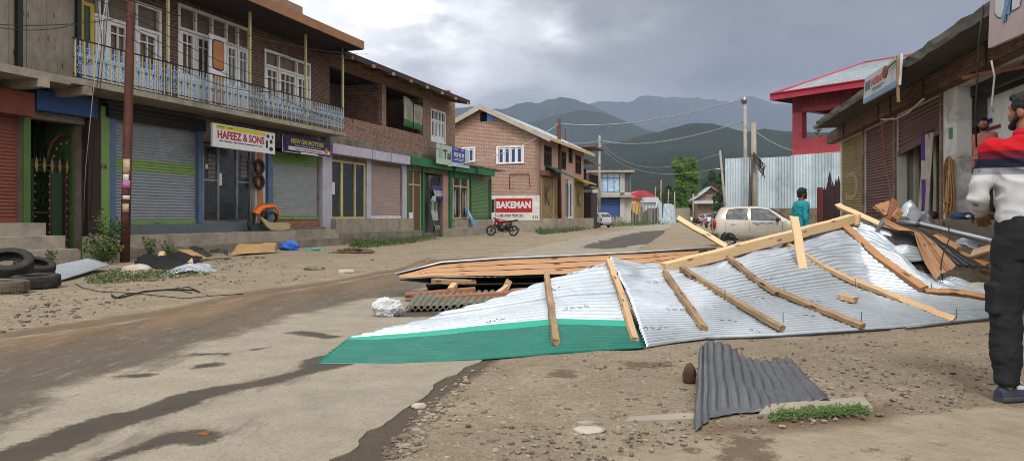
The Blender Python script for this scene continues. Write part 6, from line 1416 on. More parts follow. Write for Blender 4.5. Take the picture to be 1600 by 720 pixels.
# loose timbers
def board(name, label, p0, p1, w_, h, mat, up=(0, 0, 1), seg=8, **k):
    global sd
    sd += 1; mb = MB(); mb.beam(p0, p1, w_, h, up=up, seed=sd, seg=seg, rough_ends=k.pop('rough', .015), **k); return mb.solo(name, MT[mat], label, 'timber', k.get('group'))
board('timber_beam', 'long pale squared beam lying up across the wreck from centre to the pile top', P(1036, 420, 8.35), P(1330, 343, 10.1), .11, .13, 'pine_l', jit=.007)
board('timber_board', 'short pale board standing almost upright against the sheets', P(1241, 340, 9.0), P(1259, 446, 8.55), .10, .035, 'pine_l', up=(0, -1, .2), rough=.04)
board('timber_board', 'pale board poking up at an angle in front of the beige car', P(1059, 341, 10.6), P(1136, 386, 10.0), .07, .06, 'pine_l', up=(0, -1, .3))
board('timber_board', 'pale plank slanting down to the right at the top of the pile', P(1309, 321, 10.6), P(1378, 352, 10.0), .08, .05, 'pine_l', up=(0, -1, .4), rough=.03)
board('timber_block', 'short sawn timber block lying on the sheets', on(TB, 1309, 466, .035)[0], on(TB, 1337, 474, .035)[0], .085, .06, 'pine')
board('timber_board', 'split pale board end beside the top of the long beam', P(1296, 352, 10.35), P(1340, 344, 10.1), .16, .04, 'pine', up=(0, -1, .5), rough=.05)
# ---------------------------------------------------------------- roof overhang lying behind: boards, metal edge
bk = thing('fallen_eave', 'fallen roof overhang with knotty orange pine boards along its front', 'roof wreck', G(860, 460))
mb = MB(); topE = [P(624, 430, 10.2), P(690, 413, 10.4), P(780, 406, 10.6), P(900, 400.5, 10.9), P(1000, 396, 11.2), P(1092, 391, 11.6)]; botE = [P(624, 434, 10.15), P(672, 431, 10.2), P(780, 430.5, 10.35), P(900, 427, 10.6), P(1000, 420, 10.9), P(1092, 404, 11.3)]
bounds = [0, .36, .40, .66, .70, 1.0]
for k, (lo, hi) in enumerate(((0, .32), (.36, .65), (.69, 1))):
    rows = []
    for i in range(33):
        a = i / 32; t_, b_ = lerpl(topE, a), lerpl(botE, a); row = []
        for f, dy in ((lo, 0), (hi, 0), (hi, .02), (lo, .02)): row.append(tuple(b_.lerp(t_, f) + Vector((0, dy, .003 * math.sin(i * 1.3 + k)))))
        rows.append(row)
    mb.grid(rows, closed=True, sm=False); mb.quad(rows[0]); mb.quad(rows[-1])
    # grain runs along the boards
fb_ = mb.part('fascia_boards', wood('knotty_pine', 'a98361', '6b4830', .8, .6, .7, True, 1), bk)
mb = MB(); m2 = MB(); tE = [P(616, 428, 10.25), P(690, 409.5, 10.4), P(780, 403.5, 10.6), P(900, 398.5, 10.9), P(1000, 393.5, 11.2), P(1118, 386, 11.7)]
bkE = [P(616, 428, 10.25) + Vector((.6, 1.2, -.12))] + [p + Vector((.9, 2.6, -p.z + .03)) for p in tE[1:]]
f2 = ctrl([(0, tE), (1, bkE)]); rows = sheet(f2, 0, 1, 0, 1, 20, 40, amp=.010, ridge='w', up=Vector((0, 0, 1)))
m2.grid(rows); thin(m2.part('metal_sheet', MT['galv'], bk)); mb = MB(); mb.tube([p + Vector((0, -.01, 0)) for p in tE], .013, 6); mb.part('sheet_edge', MT['galv'], bk)
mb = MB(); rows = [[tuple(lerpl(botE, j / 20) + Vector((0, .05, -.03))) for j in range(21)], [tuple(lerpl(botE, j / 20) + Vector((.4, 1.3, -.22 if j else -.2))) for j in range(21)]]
rows = [[(x, y, max(.04, z)) for x, y, z in r] for r in rows]; mb.grid(rows); thin(mb.part('shade_sheet', MT['galv_b'], bk), .01)  # black sheet added so that the hollow under the eave looks shaded
mb = MB()
for a, b in (((884, 436, 10.3), (872, 462, 9.7)), ((795, 440, 10.3), (786, 460, 9.8))): mb.beam(P(*a), P(*b), .09, .06, up=(0, -1, 0), seed=a[0])
mb.part('strut', MT['timber'], bk)
# stack of old fibre cement sheets and planks under it
asb = thing('fibre_cement_sheet', 'old grey corrugated fibre cement sheet on the road beside the white bag', 'roof sheet', G(740, 478)); 
fC = ctrl([(0, [G(634, 484, .03), G(700, 483, .03), G(780, 476, .035), G(850, 466, .05), G(930, 457, .06)]), (1, [P(650, 462, 9.7), P(720, 460, 9.8), P(790, 458, 9.9), P(860, 452, 10.0), P(940, 446, 10.0)])])
thin(MB().grid(sheet(fC, 0, 1, 0, 1, 8, 27, amp=.022, ridge='w', lift=.03, up=Vector((0, 0, 1)))).part('sheet', MT['asb'], asb), .012)
thin(MB().grid(sheet(fC, 0, .9, .02, .96, 8, 26, amp=.020, ridge='w', lift=.0, up=Vector((0, 0, 1)))).part('lower_sheet', MT['asb'], asb), .012)
board('timber_plank', 'reddish plank lying on the fibre cement sheet nearest the white bag', P(634, 462, 9.6), P(742, 452.5, 9.75), .16, .07, 'timber_r', seg=10)
board('timber_plank', 'long reddish plank running right from the middle of the fibre cement sheet', P(681, 467, 9.25), P(868, 455, 9.4), .12, .08, 'timber_r', seg=10); board('timber_plank', 'curved reddish plank disappearing behind the white sheets', P(800, 456, 9.35), P(960, 434, 9.7), .10, .08, 'timber_r', seg=10, bend=-.03)
board('timber_plank', 'short pale plank end under the fallen eave', P(676, 439, 10.1), P(742, 441, 10.3), .1, .07, 'timber')
board('timber_block', 'small pale block between the planks under the fallen eave', P(704, 453, 9.6), P(711, 444, 9.75), .08, .07, 'pine'); board('timber_block', 'leaning chip of wood under the fallen eave', P(777, 458, 9.6), P(792, 447, 9.8), .07, .04, 'pine')
mb = MB(); rows = [[P(665 + 24 * j, 444 - j * .2, 10.2) for j in range(12)], [P(668 + 24 * j, 441 - j * .3, 11.2) - Vector((0, 0, .1)) for j in range(12)]]; mb.grid([[tuple(p) for p in r] for r in rows]); o = mb.solo('black_sheet', MT['galv_b'], 'flat black sheet added as shade in the gap under the fallen eave', 'sheet'); thin(o, .01)  # black colour stands in for the shade inside the gap
# ---------------------------------------------------------------- heap on the right of the wreck
# bundle of twisted planks
tw = thing('twisted_planks', 'twisted bundle of split orange planks fanning out at the right of the wreck', 'planks', P(1450, 400, 9.5)); 
f3 = ctrl([(0, [P(1372, 352, 10.0), P(1400, 362, 9.9), P(1428, 364, 9.7), P(1434, 385, 9.4), P(1446, 412, 9.0), P(1462, 434, 8.7)]), (1, [P(1384, 337, 10.1), P(1408, 350, 10.0), P(1440, 362, 9.75), P(1462, 380, 9.5), P(1480, 400, 9.2), P(1494, 415, 9.0)])])
for k in range(4):
    lo, hi = k / 4 + .01, (k + 1) / 4 - .015; rows = []
    for i in range(25):
        a = i / 24; p, q = f3(a, lo), f3(a, hi); d = Vector((0, -.02 * math.sin(k * 2.1 + a * 3), .025 * math.sin(k * 2.6 + a * 4))); rows.append([tuple(p + d), tuple(q + d * -.4), tuple(q + d * -.4 + Vector((0, .03, 0))), tuple(p + d + Vector((0, .03, 0)))])
    mb = MB(); mb.grid(rows, closed=True, sm=False); mb.quad(rows[0]); mb.quad(rows[-1]); mb.part('plank', wood('split_pine', 'a27a58', '5f402b', .9, .6, .7, True, 1), tw)
def quadsheet(name, label, c, mat, cat='sheet', t=.004, waves=0, amp=.012, crump=.04, n=16, ridge='a'):
    f = ctrl([(0, [c[0], c[0].lerp(c[1], .5) + Vector((0, 0, crump * .3)), c[1]]), (.5, [c[0].lerp(c[3], .5), (c[0] + c[1] + c[2] + c[3]) / 4 + Vector((0, 0, crump)), c[1].lerp(c[2], .5)]), (1, [c[3], c[3].lerp(c[2], .5) - Vector((0, 0, crump * .2)), c[2]])])
    r = sheet(f, 0, 1, 0, 1, n, max(waves, 3), amp=amp if waves else 0, crump=crump, seed=len(label), ridge=ridge, up=Vector((0, -.3, 1))); m = MB(); m.grid(r); return thin(m.solo(name, mat, label, cat), t)
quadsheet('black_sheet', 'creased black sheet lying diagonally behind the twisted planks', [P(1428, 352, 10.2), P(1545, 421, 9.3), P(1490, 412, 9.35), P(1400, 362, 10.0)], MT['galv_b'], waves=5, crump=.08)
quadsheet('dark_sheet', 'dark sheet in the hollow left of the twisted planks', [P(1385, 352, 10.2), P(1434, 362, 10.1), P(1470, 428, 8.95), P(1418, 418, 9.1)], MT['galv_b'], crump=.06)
quadsheet('metal_sheet', 'small crumpled bright sheet inside the hollow of the heap', [P(1385, 385, 9.6), P(1440, 388, 9.6), P(1450, 402, 9.2), P(1400, 407, 9.1)], MT['galv'], waves=9, crump=.08)
quadsheet('metal_sheet', 'bent pale sheet folded against the orange batten', [P(1340, 385, 9.75), P(1372, 392, 9.7), P(1442, 448, 9.0), P(1432, 452, 8.95)], MT['creams'], waves=3, crump=.06)
quadsheet('metal_sheet', 'ribbed sheet tilting up behind the orange batten', [P(1335, 362, 10.1), P(1398, 370, 9.9), P(1384, 350, 10.2), P(1345, 346, 10.3)], MT['galv'], waves=7, crump=.05)
quadsheet('metal_strip', 'narrow grey strip standing against the twisted planks', [P(1358, 380, 9.8), P(1364, 379, 9.8), P(1385, 339, 10.0), P(1376, 343, 10.0)], MT['galv_d'], crump=.02)
quadsheet('metal_trim', 'cream metal gutter trim with a raised corner', [P(1440, 452, 8.9), P(1485, 455, 8.8), P(1490, 443, 8.9), P(1452, 427, 9.2)], MT['creams'], waves=3, crump=.05)
quadsheet('metal_trim', 'flat cream metal trim running to the man in the striped shirt', [P(1478, 457, 8.65), P(1562, 463, 8.5), P(1562, 437, 9.2), P(1492, 445, 8.95)], MT['creams'], waves=3, amp=.008, crump=.04)
t = thing('steel_pipe', 'shiny steel pipe slanting over the rubble below the shop ledge', 'pipe', P(1480, 360, 10)); MB().tube([P(1395, 347, 10.6), P(1440, 350, 10.5), P(1560, 379, 9.3)], .045, 10).part('tube', MT['steel'], t); MB().tube([P(1432, 349.5, 10.52), P(1436, 350, 10.5)], .052, 10).part('collar', MT['galv_d'], t)
board('timber_board', 'short orange board on the rubble under the steel pipe', P(1460, 368, 10.2), P(1497, 388, 9.8), .13, .04, 'pine_o', up=(0, -1, .6), rough=.04); board('timber_board', 'pale split board pointing at the dark trousers', P(1520, 396, 9.6), P(1556, 386, 9.3), .13, .04, 'pine', up=(0, -1, .6), rough=.05)
board('timber_board', 'low orange board beside the black sheet', P(1500, 396, 9.8), P(1540, 412, 9.4), .11, .03, 'pine_o', up=(0, -1, .6), rough=.04); board('timber_board', 'brown broken board in the dirt near the cream trim', P(1535, 424, 9.6), P(1560, 432, 9.3), .07, .03, 'timber_r', up=(0, -1, .6), rough=.04)
board('timber_board', 'jagged orange board lying flat on the heap top', P(1370, 330, 11), P(1397, 322, 11.2), .22, .03, 'pine_o', up=(0, -1, .8), rough=.09); board('timber_board', 'small brown broken stump on the heap top', P(1393, 344, 10.6), P(1398, 316, 10.7), .12, .08, 'timber_r', up=(0, -1, 0), rough=.05); board('timber_board', 'splintered board end right of the broken stump', P(1398, 341, 10.5), P(1407, 329, 10.5), .1, .05, 'pine_o', up=(0, -1, 0), rough=.06)
quadsheet('crumpled_sheet', 'crumpled light metal and plastic scraps on the heap top', [P(1400, 345, 10.9), P(1432, 348, 10.8), P(1444, 336, 11.2), P(1412, 332, 11.3)], MT['galv'], crump=.22, n=14)
quadsheet('crumpled_sheet', 'grey crumpled scrap below the shop doorway', [P(1425, 352, 10.9), P(1470, 366, 10.6), P(1462, 352, 10.9), P(1440, 343, 11.2)], MT['galv_d'], crump=.2, n=14)
quadsheet('crumpled_sheet', 'bright flattened can sheet at the foot of the plinth', [P(1490, 382, 10.6), P(1530, 390, 10.2), P(1532, 381, 10.8), P(1500, 375, 11.1)], MT['galv'], crump=.12, n=10)
quadsheet('crumpled_sheet', 'bunched bright sheet edge left of the orange batten', [P(1288, 372, 9.9), P(1335, 378, 9.8), P(1325, 356, 10.2), P(1300, 357, 10.2)], MT['galv'], crump=.2, n=16, waves=5)
wire([P(1482, 352, 9.3), P(1484, 372, 9.2), P(1474, 395, 9.0), P(1470, 418, 8.9), P(1473, 438, 8.8)], .008, MT['black'], 'bent_rod', 'thin bent black rod standing in front of the twisted planks', cat='rod')
# rubble bank under the heap
mb = MB(FR); rows = []; b0_, b1_ = 9.6, 16.5
for i in range(13):
    row = []
    for j in range(50):
        s_ = b0_ + (b1_ - b0_) * j / 49; f = i / 12; o_ = .22 + 1.9 * (1 - f); q = FR.w(s_, o_, 0); e = min(1, j / 8, (49 - j) / 8)
        row.append((s_, o_, max(-.04, (.62 * f ** 1.5 * e + .12 * fbm(q.x, q.y, 1.9, 4) * min(1, f * 3) * e - .03))))
    rows.append(row)
mb.grid(rows); mb.solo('rubble_bank', M('rubble_dirt', '6d5f4b', .95, .5, 6, '37331f', .6, 4, bump=.9, bscale=30), 'bank of broken earth and rubble against the shop plinth', 'ground', None, 'structure')
# ---------------------------------------------------------------- bent grey sheet in the foreground
f4 = ctrl([(0, [G(1087, 672, .01), P(1112, 659, 4.02), P(1150, 652, 4.12), P(1190, 648, 4.15), P(1218, 636, 4.28), P(1250, 628, 4.35), G(1300, 626, .01)]),
           (.5, [P(1089, 598, 4.45), P(1108, 592, 4.5), P(1140, 590, 4.65), P(1172, 594, 4.75), P(1205, 597, 4.85), P(1235, 596, 4.9), G(1266, 592, .012)]),
           (1, [P(1093, 543, 5.0), P(1106, 536.5, 5.1), P(1134, 539, 5.2), P(1160, 557, 5.35), P(1184, 562, 5.5), P(1215, 561, 5.55), G(1240, 563, .015)])])
gs = thing('bent_sheet', 'bent dark grey corrugated sheet lying alone in the foreground', 'roof sheet', G(1180, 640)); thin(MB().grid(sheet(smooth_fn(f4, .07, .08), 0, 1, 0, 1, 40, 13, per=8, amp=.012, ridge='w', crump=.05, up=Vector((0, -.5, 1)))).part('sheet', MT['galv_d'], gs), .003)
def rock(name, label, c, r, mat, seed=1, sub=3, cat='stone', group=None, par=None):
    bm = bmesh.new(); bmesh.ops.create_icosphere(bm, subdivisions=sub, radius=1); rr = random.Random(seed); o_ = Vector((rr.uniform(0, 99), rr.uniform(0, 99), 0))
    for v in bm.verts:
        k = 1 + .28 * noise.noise(v.co * 1.3 + o_) + .1 * noise.noise(v.co * 4 + o_); v.co = Vector((v.co.x * r[0], v.co.y * r[1], v.co.z * r[2])) * k
    me = bpy.data.meshes.new(name); bm.to_mesh(me); bm.free(); me.materials.append(mat); me.polygons.foreach_set('use_smooth', [True] * len(me.polygons)); o = bpy.data.objects.new(name, me); COL.objects.link(o); o.location = c; return props(o, label, cat, group)
STONE = M('stone_grey', '8f8678', .9, .25, 9, '5f5648', .5, 6, bump=.4); STONEB = M('stone_brown', '4f382c', .9, .35, 14, '2e221b', .6, 9, bump=.6, bscale=70); STONEP = M('stone_pale', 'a79d8c', .9, .15, 9, '7a6f5e', .5, 5, bump=.3)
rock('stone', 'reddish brown stone touching the left edge of the bent grey sheet', G(1077, 598) + Vector((0, 0, .06)), (.045, .05, .075), STONEB, 4)
rock('stone', 'flat pale stone half sunk in the dirt left of the bent grey sheet', G(920, 672, 0), (.085, .06, .018), STONEP, 6)
rock('stone', 'flat grey stone just behind the flat pale stone', G(915, 660, 0), (.05, .03, .012), STONE, 8); rock('stone', 'small dark upright stone right of the flat pale stone', G(966, 672, .01), (.016, .016, .024), STONE, 9)
rock('stone', 'pale stone at the edge of the cement road', G(655, 634, .01), (.045, .025, .02), STONEP, 10)
# kerb slabs and grass strip
mb = MB(); a, b, c_, d = G(1185, 650), G(1364, 640), G(1350, 622), G(1200, 634)
def slab_(a, b, c_, d, h): return [(a.x, a.y, -.03), (b.x, b.y, -.03), (c_.x, c_.y, -.03), (d.x, d.y, -.03), (a.x, a.y, h), (b.x, b.y, h), (c_.x, c_.y, h * .9), (d.x, d.y, h * .9)]
mb.hexa(slab_(a, b, c_, d, .014)); mb.solo('kerb_slab', MT['conc_l'], 'pale concrete kerb slab behind the grass strip', 'slab')
mb = MB(); mb.hexa(slab_(G(975, 660), G(1092, 655), G(1092, 645), G(985, 652), .008)); mb.solo('kerb_slab', MT['conc_l'], 'pale buried kerb slab left of the bent grey sheet', 'slab')
def grass(name, label, polyfn, n, h, mat, seed, cat='grass', kind='stuff', wd=.004, leafy=0):
    rr = random.Random(seed); mb = MB()
    for _ in range(n):
        if leafy:
            x, y, z, hh = polyfn(rr); p = Vector((x, y, hh * h * rr.random() ** 1.3)); a = Vector((rr.gauss(0, 1), rr.gauss(0, 1), rr.gauss(0, .6))).normalized(); b = a.orthogonal().normalized(); s = leafy * rr.uniform(.5, 1.5)
            k = len(mb.v); mb.v += [p + a * s, p + b * s * .5, p - a * s, p - b * s * .5]; mb.face([k, k + 1, k + 2, k + 3]); continue
        x, y, z, hh = polyfn(rr); a = rr.uniform(0, 6.28); l_ = hh * h * rr.uniform(.5, 1.2); dx, dy = math.cos(a) * l_ * rr.uniform(.1, .8), math.sin(a) * l_ * rr.uniform(.1, .8); w_ = wd * rr.uniform(.7, 1.5); p = Vector((x, y, z)); s = Vector((-math.sin(a), math.cos(a), 0)) * w_
        k = len(mb.v); mb.v += [p - s, p + s, p + Vector((dx * .5, dy * .5, l_ * .7)) + s * .8, p + Vector((dx * .5, dy * .5, l_ * .7)) - s * .8, p + Vector((dx, dy, l_))]; mb.face([k, k + 1, k + 2, k + 3]); mb.face([k + 3, k + 2, k + 4])
    return mb.solo(name, mat, label, cat, None, kind)
def gr1(rr):
    u = rr.uniform(1203, 1358); v = rr.gauss(652 - (u - 1203) * .07, 2.6); q = G(u, v); return q.x, q.y, 0, (1 if 1215 < u < 1345 else .5) * (.6 + .8 * abs(noise.noise(Vector((u * .06, v * .1, 0)))))
grass('grass_strip', 'strip of short bright grass growing along the kerb slab', gr1, 5200, .048, GRASSM, 3, leafy=.0065)
# ---------------------------------------------------------------- white plastic bag
def crumple(name, label, c, r, mat, cat, seed, amp=.35, sub=5):
    bm = bmesh.new(); bmesh.ops.create_icosphere(bm, subdivisions=sub, radius=1); o_ = Vector((seed * 3.1, seed, 0))
    for v in bm.verts:
        p = v.co.copy(); k = 1 + amp * noise.noise(p * 1.6 + o_) + amp * .55 * abs(noise.noise(p * 4.5 + o_)) + amp * .3 * abs(noise.noise(p * 10 + o_)); v.co = Vector((p.x * r[0], p.y * r[1], max(-.8, p.z) * r[2])) * k
    me = bpy.data.meshes.new(name); bm.to_mesh(me); bm.free(); me.materials.append(mat); o = bpy.data.objects.new(name, me); COL.objects.link(o); o.location = c; return props(o, label, cat)
crumple('plastic_bag', 'crumpled white plastic bag on the road left of the fibre cement sheet', G(604, 494) + Vector((0, 0, .09)), (.15, .12, .10), M('white_plastic', 'b8b8ba', .4, .15, 6, bump=.2), 'bag', 3)
crumple('blue_bundle', 'bright blue plastic bundle at the foot of the concrete ledge', G(452, 391) + Vector((0, 0, .12)), (.30, .2, .17), M('blue_plastic', '2d5fb0', .45, .3, 6, bump=.2), 'bundle', 5)
crumple('teal_rag', 'flat teal rag lying right of the blue bundle', G(492, 391) + Vector((0, 0, .02)), (.28, .12, .05), M('teal_rag', '4d8f86', .8, .3, 8), 'rag', 7, sub=4)
crumple('dark_rag', 'flattened olive bag in the dirt near the muddy lane', G(490, 421) + Vector((0, 0, .02)), (.22, .12, .06), M('olive_bag', '6f6750', .8, .3, 8), 'bag', 9, sub=4)
rock('stone', 'pale stone half buried near the muddy lane', G(541, 425, .02), (.18, .12, .06), STONEP, 15)
rock('stone', 'pale boulder right of the foot of the rust brown pole', G(213, 424, .04), (.28, .2, .14), STONEP, 18)
# ---------------------------------------------------------------- left: sheets, tyres, cardboard
f5 = ctrl([(0, [G(83, 438, .03), G(95, 441, .04), G(130, 424, .03)][0:1] + [G(88, 440, .05)]), (1, [P(138, 403.5, 15.3), P(168, 412, 14.6)])])
f5 = ctrl([(0, [P(40, 424, 13.4), G(86, 439, .03)]), (1, [P(138, 404, 15.2), P(172, 413, 14.9)])])
o = MB(); o.grid(sheet(f5, 0, 1, 0, 1, 20, 9, amp=.02, ridge='w', up=Vector((0, 0, 1)))); thin(o.solo('metal_sheet', MT['galv'], 'pale corrugated sheet leaning on the steps behind the tyres', 'roof sheet'), .004)
f6 = ctrl([(0, [G(212, 418, .03), G(300, 420, .03)]), (.45, [P(210, 409, 17.2), P(300, 410, 16.8)]), (1, [P(225, 397, 18.3), P(290, 398, 18.0)])])
o = MB(); o.grid(sheet(f6, 0, 1, 0, 1, 20, 7, amp=.03, ridge='a', up=Vector((0, 0, 1)), crump=.1)); thin(o.solo('black_sheet', MT['galv_b'], 'stack of black ribbed sheets right of the rust brown pole', 'roof sheet'), .01)
board('timber_block', 'short pale wood piece standing on the black ribbed sheets', P(297, 407, 16.2), P(298, 420, 15.9), .12, .05, 'pine', up=(0, -1, 0)); board('timber_block', 'small pale wooden wedge among the weeds by the ledge', P(252, 403, 17.8), P(254, 395, 17.9), .14, .1, 'pine', up=(0, -1, 0), rough=.03)
quadsheet('crumpled_sheet', 'torn shiny grey sheet in the dirt in front of the black sheets', [G(250, 431), G(340, 424), P(322, 413, 16.5), P(270, 424, 15.8)], MT['galv'], crump=.16, waves=6, amp=.02)
quadsheet('cardboard', 'flat brown cardboard tilted on the dark scraps', [P(276, 389, 19.0), P(300, 403, 17.9), P(325, 404, 17.9), P(296, 389, 19.0)], MT['ply'], crump=.03)
quadsheet('cardboard', 'wide brown cardboard sheet leaning against the ledge left of the blue bundle', [G(360, 399, .03), G(432, 394, .03), P(432, 379, 22.5), P(372, 380, 21.5)], MT['ply'], crump=.08)
quadsheet('rubber_mat', 'curled black rubber mat beside the tilted cardboard', [P(295, 388, 19.4), P(322, 402, 18.4), P(338, 401, 18.4), P(304, 386, 19.6)], MT['rubber'], crump=.14)
quadsheet('rubber_mat', 'folded black rubber piece left of the wide cardboard', [P(326, 394, 19.2), P(356, 398, 18.8), P(356, 390, 19.4), P(330, 389, 19.6)], MT['rubber'], crump=.12)
quadsheet('dark_plastic', 'dark plastic sheet on the weeds behind the black sheets', [P(240, 407, 17.3), P(310, 408, 17.2), P(318, 399, 18.3), P(255, 398, 18.5)], MT['blackm'], crump=.15)
def tyre(par_label, c, r, wdt, tilt, seed, rim=False, cat='tyre', group='tyres dumped on the left', mat=None):
    """torus-like tyre with tread blocks; its axis is local z, tilted by tilt (x, y) degrees"""
    t = thing('tyre', par_label, cat, c, group); m = (Matrix.Rotation(R(tilt[0]), 4, 'X') @ Matrix.Rotation(R(tilt[1]), 4, 'Y')); m.translation = c; fr = Fm(m); ri = r * .60; h = wdt / 2; mb = MB(fr)
    prof = [(ri, -h * .7), (ri + .02 * r / .3, -h * .95), (r * .85, -h), (r * .96, -h * .85), (r, -h * .55), (r, h * .55), (r * .96, h * .85), (r * .85, h), (ri + .02 * r / .3, h * .95), (ri, h * .7), (ri + .03, h * .5), (r * .88, h * .7), (r * .92, 0), (r * .88, -h * .7), (ri + .03, -h * .5)]
    mb.lathe((0, 0, 0), prof, 32); mb.part('casing', mat or MT['rubber'], t); mb = MB(fr); n = 44
    for k in range(n):
        a = 2 * math.pi * k / n
        for z0, z1, da in ((-h * .8, -h * .1, 0), (h * .1, h * .8, .5)):
            a2 = a + da * 2 * math.pi / n; w_ = 2 * math.pi / n * .32; q = []
            for zz_ in (z0, z1):
                for ang in (a2 - w_, a2 + w_):
                    rr_ = r * (.985 if abs(zz_) > h * .7 else 1.0); q += [(rr_ * math.cos(ang), rr_ * math.sin(ang), zz_)]
            out = [(x * 1.02, y * 1.02, z) for x, y, z in q]; mb.hexa([q[0], q[1], out[1], out[0], q[2], q[3], out[3], out[2]])
    mb.part('tread', mat or MT['rubber'], t); return t
MT['rubber_b'] = M('muddy_tyre', '5b5244', .9, .3, 8, '2c2a26', .6, 6, bump=.3)
tyre('brown muddy tyre lying flat at the bottom left corner of the tyre heap', G(8, 458) + Vector((0, 0, .1)), .30, .17, (0, 0), 1, mat=MT['rubber_b'])
tyre('wide black tyre lying flat at the right end of the tyre heap', G(56, 450) + Vector((0, 0, .11)), .33, .2, (2, 0), 2); tyre('black tyre lying on the two lowest tyres of the heap', G(16, 448) + Vector((0, .0, .24)), .32, .15, (-3, 3), 3)
tyre('big tyre leaning steeply on top of the tyre heap', G(2, 450) + Vector((0, .15, .38)), .34, .19, (24, 14), 4); tyre('tyre half hidden behind the leaning tyre of the heap', G(36, 441) + Vector((0, .3, .25)), .31, .17, (10, 16), 5)
# tyres hung on the column of the parts shop
for k, (v, lab) in enumerate(((260.5, 'upper black tyre hung on the pale shop column'), (284, 'lower black tyre hung on the pale shop column'))):
    q = FL.hit(405, .12); p = FL.w(FL.S(405, .12), .12, HC - (v - V0) / FPX * q.y); m_ = Matrix.Rotation(R(0), 4, 'X'); t = thing('tyre', lab, 'tyre', p, 'tyres hung on the shop column'); mm = Matrix((FL.t, Vector((0, 0, 1)), FL.n)).transposed().to_4x4(); mm.translation = p; MB(Fm(mm)).lathe((0, 0, 0), [(.17, -.04), (.20, -.06), (.25, -.05), (.275, 0), (.25, .05), (.20, .06), (.17, .04)], 28).part('casing', MT['rubber'], t)
# orange scooter apron with tyres on the ledge
oc = FL.w(FL.S(405, .75), .75, .60); t = thing('scooter_shell', 'orange plastic scooter shell with a cream flap lying on the ledge', 'scooter part', oc); s_ = FL.S(405, .75); qS = lambda u: FL.S(u, .75); qZ = lambda u, v: FL.Z(u, v, .75)
outer = [(395, 330), (404, 321), (412, 318), (428, 317), (434, 324), (437, 336)]; inner_ = [(403, 338), (409, 331), (415, 327), (426, 326), (431, 331), (433, 338)]
mb = MB(FL); rows = []
for (a, b), (c_, d) in zip(outer, inner_): rows.append([(qS(a), .70, qZ(a, b)), (qS((a + c_) / 2), .84, qZ((a + c_) / 2, (b + d) / 2)), (qS(c_), .80, qZ(c_, d)), (qS((a + c_) / 2), .72, qZ((a + c_) / 2, (b + d) / 2))])
mb.grid(rows, closed=True); mb.quad(rows[0]); mb.quad(rows[-1]); mb.part('shell', MT['orange'], t)
mb = MB(FL); pts = [(403, 338), (408, 341), (417, 347), (430, 347.5), (446, 348), (450, 350), (449, 357), (436, 359.5), (420, 359), (414, 355), (406, 345)]; mb.prism([(qS(a), qZ(a, b)) for a, b in pts], .80, .86); mb.part('flap', M('cream_plastic', 'a3946a', .5, .15, 4, '7a6a40', .4, 5), t)
def ftyre(u, v, off, r, wdt, lab, tilt, yaw=0, grp=None, base=None):
    z_ = FL.Z(u, v, off) if base is None else base; p = FL.w(FL.S(u, off), off, z_); tt = thing('tyre', lab, 'tyre', p, grp); mm = Matrix((FL.t, Vector((0, 0, 1)), FL.n)).transposed().to_4x4() @ Matrix.Rotation(R(tilt), 4, 'X') @ Matrix.Rotation(R(yaw), 4, 'Y'); mm.translation = p; MB(Fm(mm)).lathe((0, 0, 0), [(r * .68, -wdt * .35), (r * .78, -wdt * .5), (r * .93, -wdt * .42), (r, 0), (r * .93, wdt * .42), (r * .78, wdt * .5), (r * .68, wdt * .35)], 28).part('casing', MT['rubber'], tt)
ftyre(393, 345, .72, .31, .1, 'thin black tyre leaning left of the orange scooter shell', 10, 20, 'tyres around the scooter shell'); ftyre(424, 342, .72, .27, .13, 'black tyre standing inside the orange scooter shell', 12, -10, 'tyres around the scooter shell'); ftyre(411, 340, .62, .24, .12, 'dark tyre behind the orange scooter shell', 8, 30, 'tyres around the scooter shell')
